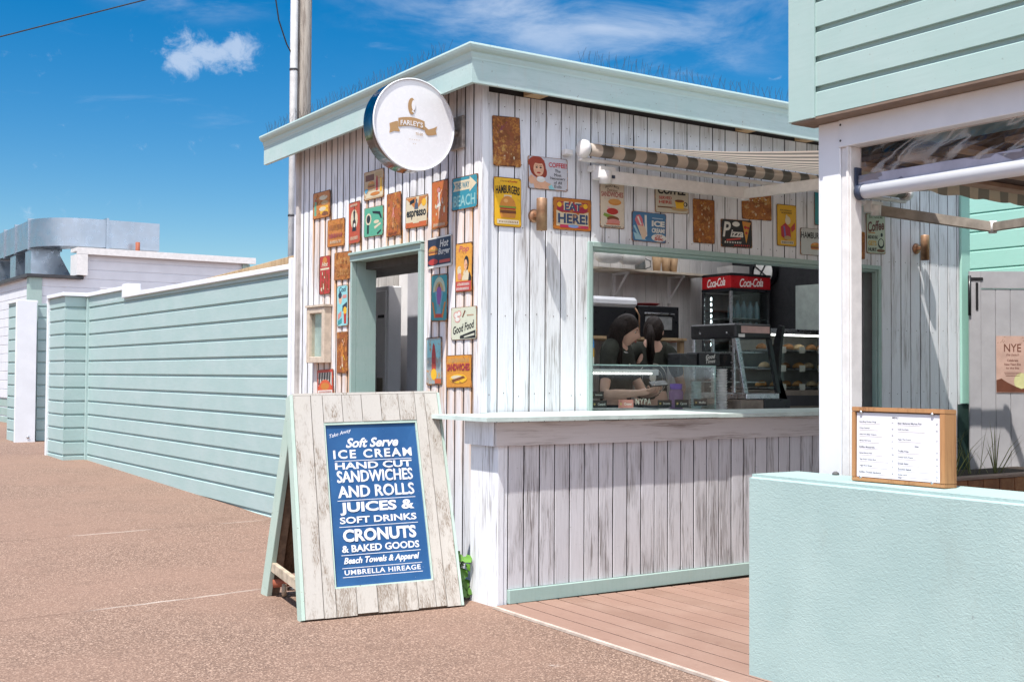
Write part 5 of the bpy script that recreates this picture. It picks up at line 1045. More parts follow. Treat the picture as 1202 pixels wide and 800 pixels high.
def ml_(x, y, w_, c=0.0025): mb.add([mp_(a, b, -0.0095) for a, b in ((x, y), (x+w_, y), (x+w_, y+c), (x, y+c))], [(0, 1, 2, 3)])
mt('MENU', 0.44, 0.868, None, 0.026, 0.02)
Lf = ['Bang Bang Chicken Wings', 'Crispy Calamari', 'Asian Pork Belly Tempura', 'Market Fish Curry', 'Buffalo Mozzarella', 'Spiced Salmon Poke', 'Tiger Prawn Caesar Bowl', 'Veggie Bowl Burger', 'Buffalo Chicken Sandwich']
for k, s in enumerate(Lf):
    y = 0.80 - k*0.084; mt(s, 0.075, y, None, 0.025); mt(('14', '18', '18', '17', '17', '24', '21', '17', '18')[k], 0.435, y, None, 0.021)
Rt = [('Beer Battered Market Fish', .80), ('Chilli Pork Belly', .715), ('Vegan Thai Crunch', .585), ('Truffle Fries', .435), ('Creamy Garlic Prawns', .355), ('Greek Salad', .275), ('Zucchini Salads', .20), ('Sunday Lunch', .125), ('Chips', .085)]
mt('Sides', 0.68, 0.505, None, 0.022)
for k, (s, y) in enumerate(Rt): mt(s, 0.50, y, None, 0.025); mt(('27', '18', '17', '14', '18', '14', '13', '15', '9')[k], 0.90, y, None, 0.021)
part(mb, 'lettering', plain('menu_ink', (0.06, 0.065, 0.09), 0.7), mn)
mb = MB(); rnd = random.Random(4)
for k in range(9): ml_(0.075, 0.772 - k*0.084, rnd.uniform(0.2, 0.34), 0.004)
for s, y in Rt[:8]: ml_(0.50, y-0.03, rnd.uniform(0.2, 0.36), 0.004)
part(mb, 'fine_print', plain('menu_brown_ink', (0.42, 0.33, 0.30), 0.7), mn)
mb = MB()
for x, y in ((0.10, 0.93), (0.87, 0.93), (0.10, 0.055), (0.87, 0.055)): o = mp_(x, y, -0.004); mb.lathe([(0.007, 0), (0.006, 0.004), (0, 0.005)], o, mnn, 10)
part(mb, 'screw_heads', STEEL, mn)

# ------------------------------------------------------------------ gate, poster, neighbour wall, planter
gate = empty('plank_gate', (5.07, -0.06, 0), 'shaded white plank gate with black hinges right of the kiosk', 'gate')
gd = Vector((0.828, -0.56, 0)); gn = Vector((-0.56, -0.828, 0)); G0 = Vector((5.075, -0.065, 0.25)); GH = 2.04
mb = MB()
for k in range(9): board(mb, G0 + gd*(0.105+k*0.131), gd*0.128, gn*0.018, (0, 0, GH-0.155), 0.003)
GATEP = plain('gate_shaded_white', (0.37, 0.36, 0.375), 0.6, vary=0.07, scale=5); part(mb, 'planks', GATEP, gate)  # white planks greyed: the shade on the gate is put into the colour
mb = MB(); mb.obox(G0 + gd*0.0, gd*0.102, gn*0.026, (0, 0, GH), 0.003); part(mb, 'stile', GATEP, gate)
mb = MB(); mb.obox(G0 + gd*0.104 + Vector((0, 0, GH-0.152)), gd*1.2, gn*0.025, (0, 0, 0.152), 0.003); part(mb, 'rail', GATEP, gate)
for z in (1.70,):
    mb = MB(); mb.obox(G0 + gd*0.055 + gn*0.027 + Vector((0, 0, z)), gd*0.022, gn*0.006, (0, 0, 0.24), 0.002); mb.obox(G0 + gd*(-0.01) + gn*0.027 + Vector((0, 0, z+0.26)), gd*0.13, gn*0.006, (0, 0, 0.025), 0.002); mb.tube([G0 + gn*0.03 + Vector((0, 0, z-0.05)), G0 + gn*0.03 + Vector((0, 0, z+0.3))], 0.014, 8); part(mb, 'hinge', BLACKP, gate)
pm = Matrix((gd*0.76, Vector((0, 0, 1)), gn)).transposed().to_4x4(); pm.translation = G0 + gd*0.38 + gn*0.021 + Vector((0, 0, 1.22))
mb = MB(); mb.box(-0.19, 0.19, -0.25, 0.25, 0, 0.002); ob = mb.build('poster', plain('faded_pink_poster', (0.50, 0.33, 0.27), 0.6, vary=0.12, scale=6)); ob.matrix_world = pm
tag(ob, 'faded pink paper poster headed NYE pinned on the white plank gate', 'poster')
mb = MB(); word(mb, 'NYE', 0, 0.145, 0.20, 0.07, 0.0026, 0.01); word(mb, 'at Farleys' if False else 'the beach', 0, 0.085, 0.15, 0.022, 0.0026, 0, 0.3)
for k, (t_, w_) in enumerate((('Celebrate', 0.13), ('New Years Eve', 0.19), ('by the Sea', 0.15))): word(mb, t_, 0, 0.035-k*0.035, w_, 0.020, 0.0026, 0.02)
for k in range(3): mb.box(-0.10+0.01*k, 0.10-0.01*k, -0.075-k*0.014, -0.071-k*0.014, 0.0022, 0.0027)
mb.build('lettering', plain('poster_brown_ink', (0.16, 0.06, 0.04), 0.7), ob)
mb = MB(); mb.add([(x, y, 0.0026) for x, y in ring_pts(0.10, -0.15, 0.085, 0.075, 24)], [tuple(range(24))]); mb.build('picture', plain('poster_moon', (0.58, 0.56, 0.28), 0.7), ob)
mb = MB(); mb.add([(x, y, 0.0030) for x, y in ((-0.188, -0.245), (0.188, -0.245), (0.188, -0.20), (0.1, -0.215), (0.02, -0.19), (-0.06, -0.16), (-0.13, -0.125), (-0.19, -0.14))], [tuple(range(8))])
rr = random.Random(2)
for k in range(16):
    x, y = rr.uniform(-0.18, -0.06) if k % 2 else rr.uniform(0.08, 0.18), rr.uniform(0.18, 0.235); mb.add([(x, y, 0.0026), (x+0.008, y+0.004, 0.0026), (x+0.004, y+0.012, 0.0026)], [(0, 1, 2)])
mb.build('picture', plain('poster_dark_hills', (0.13, 0.045, 0.025), 0.7), ob)

nb = empty('neighbour_wall', (6.3, 1, 0), 'bright green weatherboard wall of the building behind the plank gate', 'building')
mb = MB(); clad(mb, (6.3, 3.2, 0), (0, -7, 0), (-1, 0, 0), 0.0, 3.6, 0.185, 2.44, 0.016, 0.008, 0.014); part(mb, 'cladding', AQBACK, nb)
mb = MB(); mb.box(6.33, 6.6, -3.8, 3.2, 0, 3.6); part(mb, 'wall_core', AQBACK, nb)

pl = empty('tiled_planter', (4.3, -0.9, 0), 'terracotta tiled planter box behind the stucco wall at right', 'planter')
def tilemat():
    m, nt, b = nodes_of('terracotta_tile', 0.35, 0.4); g = NT(nt); v = g.offset(g.coord(), g.island())
    c = g.mix(g.thr(g.noise(v, 4, 5, 0.65, 0.6), 0.3, 0.7), (0.20, 0.065, 0.025), (0.42, 0.17, 0.07)); g.put(b.inputs['Base Color'], c); return m
mb = MB()
for k in range(12): mb.box(3.0+k*0.20, 3.192+k*0.20, -0.955, -0.94, 0.30, 0.568, 0.003); mb.box(3.0+k*0.20, 3.192+k*0.20, -0.955, -0.94, 0.02, 0.292, 0.003)
part(mb, 'tiles', tilemat(), pl)
mb = MB(); mb.box(3.0, 5.4, -0.938, -0.3, 0.0, 0.566); part(mb, 'planter_body', plain('grey_grout', (0.36, 0.33, 0.31), 0.9), pl)
mb = MB(); mb.box(2.99, 5.41, -0.96, -0.84, 0.570, 0.592, 0.003); part(mb, 'coping', plain('brown_coping', (0.30, 0.20, 0.16), 0.6), pl)
mb = MB(); mb.box(3.05, 5.35, -0.84, -0.35, 0.5665, 0.578); part(mb, 'soil', plain('dark_soil', (0.035, 0.025, 0.02), 0.95), pl)
for k, (x, y) in enumerate(((3.62, -0.70), (3.78, -0.62), (3.95, -0.72), (4.28, -0.66), (4.52, -0.7))):
    grass_tuft('grass_plant', x, y, 0.575, ['sparse grass plant at the left end of the tiled planter', 'tall thin grass plant second from the left in the tiled planter', 'arching grass plant in the middle of the tiled planter', 'short yellow green grass plant right of the middle of the tiled planter', 'grass plant at the right end of the tiled planter'][k], 'plant', 11, 0.42, 0.06, 20+k, 0.9)['group'] = 'grass plants in the tiled planter'

# ------------------------------------------------------------------ leafy plant between sandwich board and counter
pt = empty('leafy_plant', (-0.41, -0.40, 0), 'bright green leafy plant growing at the left foot of the serving counter', 'plant')
rnd = random.Random(14); mb = MB(); ms = MB()
for i in range(46):
    h = rnd.uniform(0.03, 0.27); a = rnd.uniform(0, 6.28); r = rnd.uniform(0.01, 0.10)*(1.15-h); p = Vector((-0.425 + 0.02*h + r*math.cos(a), -0.42 + r*math.sin(a), h))
    n = Vector((math.cos(a)*0.6-0.4, math.sin(a)*0.6-0.5, rnd.uniform(0.4, 1.0))).normalized(); e = n.cross(Vector((rnd.uniform(-1, 1), rnd.uniform(-1, 1), -0.4))).normalized(); f = n.cross(e); L = rnd.uniform(0.032, 0.052)
    pts = [(0, -0.25), (0.45, -0.5), (0.85, -0.1), (0.7, 0.45), (0, 1.0), (-0.7, 0.45), (-0.85, -0.1), (-0.45, -0.5)]
    V = [p + e*(x*L) + f*(y*L) + n*(-0.25*L*abs(x)) for x, y in pts] + [p + f*0.2*L]
    mb.add(V, [(k, (k+1) % 8, 8) for k in range(8)], True); ms.tube([Vector((-0.42, -0.41, 0)), Vector((-0.42, -0.41, h*0.6)), p], 0.0025, 4)
part(ms, 'stems', LEAF, pt); part(mb, 'leaves', LEAF, pt)

# ================================================================== INSIDE THE KIOSK
bench = empty('service_bench', (2.4, 0.4, 0.1), 'steel topped service bench inside the hatch carrying the display cases', 'bench')
mb = MB(); mb.box(0.93, 4.6, 0.11, 0.75, 1.045, 1.075, 0.003); part(mb, 'bench_top', STEEL, bench)
mb = MB(); mb.box(0.95, 4.58, 0.13, 0.72, 0.1, 1.04); part(mb, 'cabinet', DARKG, bench)

# glass display case
dc = empty('display_case', (1.65, 0.35, 1.076), 'low glass display case on the bench at the left end of the hatch', 'display case')
X0, X1, Y0, Y1, Z0, Z1 = 0.99, 2.24, 0.16, 0.58, 1.078, 1.43
mb = MB(); mb.box(X0, X1, Y0, Y0+0.006, Z0+0.02, Z1-0.007); part(mb, 'front_glass', GLASS, dc)
mb = MB(); mb.box(X0, X1, Y0, Y1, Z1-0.006, Z1); part(mb, 'top_glass', GLASS, dc)
mb = MB(); mb.box(X1-0.006, X1, Y0+0.007, Y1, Z0+0.02, Z1-0.007); part(mb, 'side_glass', GLASS, dc)
mb = MB(); mb.box(X0, X1, Y0, Y1, Z0, Z0+0.019, 0.002); part(mb, 'base_tray', WGREY, dc)
mb = MB(); mb.box(X0, X1-0.25, Y1-0.05, Y1-0.02, Z1-0.075, Z1-0.03, 0.003); part(mb, 'light_rail', WGREY, dc)
mb = MB(); mb.box(X0, X1+0.001, Y0-0.003, Y0-0.001, Z1-0.008, Z1+0.001); mb.box(X1+0.0005, X1+0.002, Y0, Y0+0.01, Z0+0.02, Z1); part(mb, 'glass_edge', GLASSEDGE, dc)
led = bpy.data.materials.new('led_strip'); led.use_nodes = True; lb = led.node_tree.nodes['Principled BSDF']; lb.inputs['Emission Color'].default_value = (1, 0.97, 0.92, 1); lb.inputs['Emission Strength'].default_value = 3.0
mb = MB()
for k in range(34): mb.box(X0+0.02+k*0.027, X0+0.034+k*0.027, Y1-0.056, Y1-0.051, Z1-0.066, Z1-0.058)
o = part(mb, 'led_strip', led, dc); o['kind'] = 'stuff'
mb = MB(); mb.box(X0+0.05, X0+0.75, 0.24, 0.52, Z0+0.021, Z0+0.03); part(mb, 'shelf_mat', plain('pale_shelf_mat', (0.45, 0.46, 0.45), 0.6), dc)

def card(x, y, z, w, h, mat, text, label):
    mb = MB(); mb.box(-w/2, w/2, -h/2, h/2, 0, 0.003); o = mb.build('price_card', mat); o.matrix_world = Matrix(((1, 0, 0, x), (0, 0, -1, y), (0, 1, 0, z), (0, 0, 0, 1)))
    tag(o, label, 'price card', 'price cards in the display cases')
    mb = MB(); mb.add([(a, b, 0.0034) for a, b in ring_pts(-w*0.34, 0, w*0.07, h*0.15, 10)], [tuple(range(10))]); mb.build('picture', plain('card_gold', (0.5, 0.38, 0.12), 0.6), o)
    mb = MB(); word(mb, text, w*0.13, 0, w*0.5, h*0.32, 0.0034, 0.02); mb.build('lettering', CREAMW, o)
CARDB = plain('card_black', (0.018, 0.017, 0.017), 0.5); CARDP = plain('card_pink', (0.50, 0.20, 0.17), 0.6)
card(1.14, 0.20, 1.145, 0.135, 0.055, CARDB, 'Custard', 'black price card at the left end of the low glass display case, lower row')
card(1.14, 0.23, 1.21, 0.125, 0.05, CARDB, 'Lamington', 'black price card at the left end of the low glass display case, upper row')
card(1.385, 0.20, 1.145, 0.14, 0.06, CARDP, 'Cronut', 'pink price card in the low glass display case')
card(1.76, 0.20, 1.145, 0.135, 0.052, CARDB, 'Brownie', 'black price card in the middle of the low glass display case')
card(1.93, 0.20, 1.143, 0.135, 0.06, CARDB, 'Carrot', 'black price card in front of the purple lidded jar')
card(2.12, 0.20, 1.15, 0.135, 0.052, CARDB, 'Muffin', 'black price card at the right end of the low glass display case')
mb = MB(); fr = lambda a, b, c: (1.57+a, 0.22-c, 1.16+b); word(mb, 'NYPA', 0, 0, 0.15, 0.045, 0, 0.03, 0, 1.3, 0, 0, fr); tag(mb.build('cut_out_letters', WPRINT), 'cream letters NYPA standing in the low glass display case', 'letters')
jar = empty('lidded_jar', (1.99, 0.33, 1.10), 'clear jar with a purple lid inside the low glass display case', 'jar')
mb = MB(); mb.lathe([(0, 0), (0.05, 0), (0.055, 0.02), (0.055, 0.13), (0.04, 0.15)], (1.99, 0.33, 1.10), seg=20); part(mb, 'jar_body', plain('lilac_jam', (0.22, 0.12, 0.24), 0.2), jar)
mb = MB(); mb.lathe([(0.046, 0.15), (0.048, 0.19), (0, 0.192)], (1.99, 0.33, 1.10), seg=20); part(mb, 'lid', plain('purple_lid', (0.17, 0.08, 0.42), 0.4), jar)

cb = empty('black_box', (2.22, 0.36, 1.433), 'black carton with a white scribble on top of the low glass display case', 'box')
mb = MB(); mb.box(2.02, 2.20, 0.32, 0.46, 1.431, 1.525, 0.003); mb.box(2.205, 2.42, 0.30, 0.45, 1.431, 1.535, 0.003); part(mb, 'carton', BLACKP, cb)
mb = MB(); fr = lambda a, b, c: (2.32+a, 0.2985-c, 1.485+b); word(mb, 'Good', 0, 0.018, 0.10, 0.034, 0, 0.01, 0.35, 1, 6, 0, fr); word(mb, 'Times', 0.0, -0.018, 0.10, 0.03, 0, 0.01, 0.35, 1, 6, 0, fr); part(mb, 'lettering', CREAMW, cb)

bt = empty('spray_bottle', (1.06, 0.22, 1.431), 'blue and yellow labelled bottle at the left edge of the hatch', 'bottle')
mb = MB(); mb.lathe([(0, 0), (0.036, 0), (0.038, 0.01), (0.038, 0.05), (0.036, 0.052)], (1.06, 0.22, 1.431), seg=18); part(mb, 'bottle_base', CREAMW, bt)
mb = MB(); mb.lathe([(0.0385, 0.052), (0.0385, 0.115), (0.036, 0.116)], (1.06, 0.22, 1.431), seg=18); part(mb, 'label_band', plain('yellow_label', (0.75, 0.40, 0.02), 0.5), bt)
mb = MB(); mb.lathe([(0.038, 0.1165), (0.038, 0.15), (0.034, 0.18), (0.024, 0.205), (0.014, 0.21), (0, 0.21)], (1.06, 0.22, 1.431), seg=18); part(mb, 'bottle_top', plain('bright_blue_plastic', (0.03, 0.24, 0.62), 0.3), bt)

def cup_stack(x, y, z, n, col, label):
    r = empty('cup_stack', (x, y, z), label, 'cups', 'stacks of paper cups')
    mb = MB()
    for k in range(n): mb.lathe([(0.034, k*0.021), (0.043, k*0.021+0.020), (0.045, k*0.021+0.0205), (0.045, k*0.021+0.017)], (x, y, z), seg=18)
    part(mb, 'cups', col, r); mb = MB(); mb.lathe([(0.043, n*0.021), (0.03, n*0.021-0.01), (0, n*0.021-0.01)], (x, y, z), seg=18); part(mb, 'cup_mouth', DARKG, r)
cup_stack(2.345, 0.20, 1.092, 15, plain('cup_white', (0.60, 0.58, 0.56), 0.6), 'tall stack of white paper cups between the low display case and the black heated cabinet')
cup_stack(2.17, 0.30, 1.10, 10, plain('cup_teal', (0.42, 0.52, 0.52), 0.6), 'shorter stack of pale teal cups inside the low display case')
cup_stack(2.44, 0.32, 1.092, 12, plain('cup_grey', (0.50, 0.49, 0.48), 0.6), 'stack of greyish cups against the black heated cabinet')

# heated cabinet
hc = empty('heated_cabinet', (2.82, 0.55, 1.078), 'black and steel glass sided heated cabinet standing in the middle of the hatch', 'heated cabinet')
hx0, hx1, hy0, hy1 = 2.62, 3.03, 0.33, 0.86
mb = MB(); mb.box(hx0, hx1, hy0, hy1, 1.655, 1.775, 0.012); part(mb, 'header', BLACKP, hc)
mb = MB(); mb.box(hx0+0.02, hx1-0.02, hy0-0.10, hy1, 1.17, 1.215, 0.004); part(mb, 'base', STEEL, hc)
mb = MB(); mb.box(hx0-0.10, hx1-0.26, hy0-0.16, hy1-0.1, 1.078, 1.165, 0.003); part(mb, 'wood_box', plain('aged_wood_box', (0.20, 0.16, 0.13), 0.7, vary=0.3), hc)
mb = MB(); mb.box(hx1-0.25, hx1+0.04, hy0-0.16, hy1-0.1, 1.078, 1.17, 0.003); part(mb, 'drawer', BLACKP, hc)
for yy in (hy0+0.02, hy0+0.26, hy1-0.05):
    mb = MB(); mb.box(hx0+0.004, hx0+0.022, yy, yy+0.028, 1.216, 1.653, 0.002)
    for k in range(6): mb.box(hx0-0.004, hx0+0.003, yy-0.004, yy+0.032, 1.26+k*0.065, 1.272+k*0.065)
    part(mb, 'post', STEEL, hc)
for (xa, m_) in ((hx0, STEEL), (hx1-0.045, BLACKP)):
    mb = MB(); mb.obox((xa, hy0-0.10, 1.216), (0.045, 0, 0), (0, 0.03, 0), (0, 0.10, 0.44), 0.003); part(mb, 'front_post', m_, hc)
mb = MB(); mb.prism([(-0.10, 1.10), (-0.02, 1.10), (0.0, 1.35), (-0.02, 1.60), (-0.05, 1.76), (-0.0, 1.77), (0.06, 1.60), (0.05, 1.3)], (hx1+0.05, hy0-0.02, 0), (0, 1, 0), (0, 0, 1), (0.03, 0, 0)); part(mb, 'side_fin', BLACKP, hc)
for k, z in enumerate((1.30, 1.42, 1.54)):
    mb = MB(); mb.box(hx0+0.024, hx1-0.05, hy0+0.03, hy1-0.03, z, z+0.008); part(mb, 'shelf', STEEL, hc)
mb = MB(); mb.box(hx0, hx0+0.003, hy0+0.05, hy1-0.06, 1.22, 1.65); part(mb, 'side_glass', GLASS2, hc)
mb = MB(); mb.obox((hx0+0.05, hy0-0.09, 1.22), (hx1-hx0-0.1, 0, 0), (0, 0.10, 0.43), (0, 0.004, 0)); part(mb, 'front_glass', GLASS2, hc)
mb = MB(); mb.box(hx0+0.06, hx1-0.03, hy0-0.003, hy0-0.001, 1.70, 1.755); part(mb, 'header_sticker', plain('pink_sticker', (0.55, 0.36, 0.33), 0.6), hc)
mb = MB(); mb.box(hx0+0.03, hx0+0.1, hy0-0.003, hy0-0.001, 1.665, 1.69); part(mb, 'sticker', WGREY, hc)
for yy in (hy0+0.1, hy1-0.12):
    mb = MB(); mb.lathe([(0.008, 0), (0.007, -0.004), (0, -0.005)], (hx0, yy, 1.70), (1, 0, 0), 8); part(mb, 'screw_head', STEEL, hc)

# pastry cabinet
pc = empty('pastry_cabinet', (3.8, 0.8, 1.078), 'glass fronted pastry cabinet with three shelves at the right end of the hatch', 'display case')
px0, px1, py0, py1 = 3.27, 4.35, 0.58, 1.05
mb = MB(); mb.box(px0, px1, py0, py1, 1.08, 1.235, 0.004); part(mb, 'base', plain('cabinet_bronze', (0.20, 0.17, 0.14), 0.5), pc)
mb = MB(); mb.box(px0+0.06, px1-0.02, py0-0.003, py0-0.001, 1.10, 1.19); part(mb, 'vent_grille', DARKG, pc)
mb = MB(); mb.box(px0, px1, py0+0.04, py1, 1.715, 1.76, 0.004); part(mb, 'header', STEEL, pc)
mb = MB(); mb.box(px0+0.02, px1-0.02, py0+0.05, py0+0.075, 1.70, 1.713); part(mb, 'light_tube', led, pc)
mb = MB(); mb.box(px0, px1, py0, py0+0.005, 1.237, 1.712); part(mb, 'front_glass', GLASS, pc)
mb = MB(); mb.box(px0, px0+0.02, py1-0.03, py1, 1.237, 1.713); part(mb, 'post', BLACKP, pc)
for z in (1.25, 1.41, 1.57):
    mb = MB(); mb.box(px0+0.01, px1-0.01, py0+0.04, py1-0.03, z, z+0.008); part(mb, 'shelf', STEEL, pc)
mb = MB(); mb.box(px0, px1, py1-0.028, py1-0.02, 1.237, 1.71); part(mb, 'back_panel', plain('cream_back_panel', (0.34, 0.33, 0.30), 0.4), pc)
rnd = random.Random(31); shelfname = {1.258: 'bottom', 1.418: 'middle', 1.578: 'top'}; PAST = [plain('golden_pastry', (0.48, 0.24, 0.08), 0.7, vary=0.3, scale=25), plain('brown_pastry', (0.28, 0.13, 0.05), 0.7, vary=0.3, scale=25), plain('pale_pastry', (0.60, 0.44, 0.26), 0.7, vary=0.2, scale=25)]
KN = ['golden', 'brown', 'pale']; ORD = ['leftmost', 'second from left', 'third from left', 'fourth from left', 'fifth from left', 'sixth from left']
for z, nm in shelfname.items():
    for k in range(6):
        kk = rnd.randrange(3); x = px0+0.09+k*0.15; L = rnd.uniform(0.055, 0.075); yy = py0+0.18+rnd.uniform(-0.02, 0.03)
        mb = MB(); mb.tube([(x-L, yy, z+0.017), (x-L*0.6, yy-0.008, z+0.03), (x, yy-0.012, z+0.036), (x+L*0.6, yy-0.008, z+0.03), (x+L, yy, z+0.017)], [0.010, 0.020, 0.025, 0.020, 0.010], 10)
        tag(mb.build('pastry', PAST[kk]), '%s pastry roll %s on the %s shelf of the pastry cabinet' % (KN[kk], ORD[k], nm), 'pastry', 'pastries in the pastry cabinet')
CARDW = plain('card_white', (0.66, 0.62, 0.56), 0.6)
for z, nm in shelfname.items():
    for k in range(4):
        x = px0+0.19+k*0.235; mb = MB(); mb.box(x-0.035, x+0.035, py0+0.03, py0+0.033, z-0.025, z+0.03); tag(mb.build('price_tag', CARDW), 'white price tag, %s along the %s shelf of the pastry cabinet' % (ORD[k], nm), 'price tag', 'price tags in the pastry cabinet')

# soft drink fridge
fg = empty('drinks_fridge', (4.55, 2.25, 0.1), 'tall glass sided soft drink fridge with a red Coca-Cola header against the back wall', 'fridge')
fx0, fx1, fy0, fy1 = 4.30, 4.86, 2.10, 2.52
mb = MB(); mb.box(fx0+0.02, fx1-0.02, fy0+0.02, fy1-0.02, 0.1, 1.62); part(mb, 'cabinet', BLACKP, fg)
REDH = plain('red_header', (0.40, 0.012, 0.016), 0.35)
mb = MB(); mb.box(fx0, fx1, fy0, fy1, 2.235, 2.36, 0.004); part(mb, 'header', REDH, fg)
mb = MB(); mb.box(fx0-0.002, fx1+0.002, fy0-0.002, fy1+0.002, 2.361, 2.385); mb.box(fx0-0.002, fx1+0.002, fy0-0.002, fy1+0.002, 2.205, 2.234); part(mb, 'trim', BLACKP, fg)
for x, y in ((fx0, fy0), (fx1-0.03, fy0), (fx0, fy1-0.03), (fx1-0.03, fy1-0.03)):
    mb = MB(); mb.box(x, x+0.03, y, y+0.03, 1.6, 2.204, 0.003); part(mb, 'post', STEEL if (x, y) == (fx0, fy0) else BLACKP, fg)
mb = MB(); mb.box(fx0+0.031, fx1-0.031, fy0+0.006, fy0+0.01, 1.6, 2.2); part(mb, 'front_glass', GLASS, fg)
mb = MB(); mb.box(fx0+0.006, fx0+0.01, fy0+0.031, fy1-0.031, 1.6, 2.2); part(mb, 'side_glass', GLASS, fg)
mb = MB(); mb.box(fx1-0.02, fx1-0.01, fy0+0.03, fy1-0.03, 1.6, 2.2); mb.box(fx0+0.03, fx1-0.03, fy1-0.02, fy1-0.01, 1.6, 2.2); part(mb, 'back_panel', DARKIN, fg)
for z in (1.72, 1.93): mb = MB(); mb.box(fx0+0.03, fx1-0.03, fy0+0.03, fy1-0.03, z, z+0.006); part(mb, 'shelf', STEEL, fg)
led2 = bpy.data.materials.new('fridge_light'); led2.use_nodes = True; lb = led2.node_tree.nodes['Principled BSDF']; lb.inputs['Emission Color'].default_value = (0.85, 0.95, 1, 1); lb.inputs['Emission Strength'].default_value = 6.0
mb = MB()
for k in range(9): mb.box(fx0+0.045, fx0+0.055, fy1-0.09, fy1-0.08, 1.66+k*0.058, 1.69+k*0.058)
part(mb, 'light_strip', led2, fg)['kind'] = 'stuff'
mb = MB(); fr = lambda a, b, c: (4.585+a, fy0-0.0012-c, 2.297+b); word(mb, 'Coca-Cola', 0, 0, 0.33, 0.085, 0, 0.012, 0.38, 0.9, 3, 0, fr); part(mb, 'lettering', CREAMW, fg)
mb = MB(); fr = lambda a, b, c: (fx0-0.0012-c, 2.31-a, 2.297+b); word(mb, 'Coca-Cola', 0, 0, 0.26, 0.085, 0, 0.012, 0.38, 0.9, 3, 0, fr); part(mb, 'lettering', CREAMW, fg)
BOT = plain('dark_blue_bottle', (0.05, 0.11, 0.14), 0.15, 0.6)
for z, nm in ((1.727, 'lower'), (1.937, 'upper')):
    for k in range(5):
        x = fx0+0.10+k*0.09; mb = MB(); mb.lathe([(0, 0), (0.033, 0), (0.035, 0.01), (0.035, 0.10), (0.026, 0.13), (0.013, 0.155), (0.013, 0.18), (0, 0.18)], (x, fy0+0.10, z), seg=12)
        tag(mb.build('bottle', BOT), 'dark blue drink bottle, %s on the %s shelf of the red topped fridge' % (ORD[k], nm), 'bottle', 'bottles in the drinks fridge')
mb = MB(); mb.box(4.42, 4.66, 2.2, 2.42, 2.387, 2.47, 0.003); tag(mb.build('carton', plain('grey_card', (0.34, 0.32, 0.30), 0.8)), 'grey cardboard carton on top of the red topped drinks fridge', 'box')

# back shelf
sh = empty('wall_shelf', (3.6, 2.78, 2.38), 'long pale wall shelf on two white brackets along the back wall', 'shelf')
mb = MB(); mb.box(2.5, 4.39, 2.50, 2.784, 2.375, 2.398, 0.002); part(mb, 'shelf_board', plain('pale_shelf', (0.52, 0.44, 0.34), 0.6), sh)
for x in (3.33, 4.06):
    mb = MB(); mb.box(x, x+0.03, 2.76, 2.785, 2.10, 2.374); mb.box(x+0.002, x+0.028, 2.54, 2.759, 2.352, 2.374); mb.obox((x+0.008, 2.755, 2.13), (0.014, 0, 0), (0, -0.20, 0.225), (0, 0.012, 0.01)); part(mb, 'bracket', WGREY, sh)
for k, x in enumerate((3.02, 3.30)):
    r = empty('pendant_shade', (x, 2.45, 2.50), ('left' if k == 0 else 'right') + ' round white hanging lamp shade above the back shelf', 'lamp', 'hanging lamp shades')
    mb = MB(); mb.lathe([(0.02, 0.13), (0.10, 0.09), (0.14, 0.02), (0.13, -0.03), (0.085, -0.06), (0, -0.07)], (x, 2.45, 2.50), seg=24); part(mb, 'shade', CREAMW, r)
    mb = MB(); mb.tube([(x, 2.45, 2.62), (x, 2.45, 3.22)], 0.004, 6); part(mb, 'cord', BLACKP, r)
gj = empty('glass_jug', (3.56, 2.62, 2.399), 'small dark glass jug with a handle on the back shelf', 'jug')
mb = MB(); mb.lathe([(0, 0), (0.05, 0), (0.055, 0.05), (0.045, 0.12), (0.05, 0.15)], (3.56, 2.62, 2.399), seg=18); part(mb, 'jug_body', plain('smoked_glass', (0.12, 0.13, 0.13), 0.1, 0.6), gj)
mb = MB(); mb.tube([(3.61, 2.60, 2.52), (3.66, 2.58, 2.50), (3.66, 2.58, 2.44), (3.61, 2.60, 2.42)], 0.007, 6); part(mb, 'handle', plain('smoked_glass', (0.12, 0.13, 0.13), 0.1, 0.6), gj)
for k, x in enumerate((3.76, 3.88, 3.98)):
    mb = MB(); mb.lathe([(0, 0), (0.036, 0), (0.05, 0.15), (0.047, 0.15), (0.034, 0.01), (0, 0.01)], (x, 2.60, 2.399), seg=18)
    tag(mb.build('paper_cup', PAPERCUP), ('leftmost', 'middle', 'rightmost')[k] + ' brown paper cup on the back shelf', 'cup', 'brown paper cups on the back shelf')

# work table with oven and black cabinet
wt = empty('work_table', (3.3, 2.5, 0.1), 'narrow wooden work table against the back wall under the oven', 'table')
mb = MB(); mb.box(2.6, 3.86, 2.26, 2.78, 1.695, 1.722, 0.002); part(mb, 'table_top', TANWOOD, wt)
for x in (2.62, 3.80): mb = MB(); mb.box(x, x+0.05, 2.29, 2.34, 0.1, 1.694); part(mb, 'leg', TANWOOD, wt)
bc = empty('black_appliance', (3.0, 2.45, 1.723), 'large black appliance with a rounded white lid on the work table', 'appliance')
mb = MB(); mb.box(2.55, 3.24, 2.30, 2.72, 1.723, 2.0, 0.01); part(mb, 'body', BLACKP, bc)
mb = MB(); mb.box(2.70, 3.26, 2.28, 2.72, 2.003, 2.10, 0.03); part(mb, 'lid', INNERWHITE, bc)
mb = MB(); mb.tube([(3.20, 2.27, 2.0), (3.25, 2.265, 1.93), (3.255, 2.27, 1.75)], 0.008, 6); part(mb, 'handle', BRASS, bc)
ov = empty('bench_oven', (3.53, 2.5, 1.723), 'black bench oven with a pale glass door behind the ponytailed worker', 'oven')
mb = MB(); mb.box(3.28, 3.80, 2.31, 2.72, 1.724, 2.03, 0.006); part(mb, 'body', BLACKP, ov)
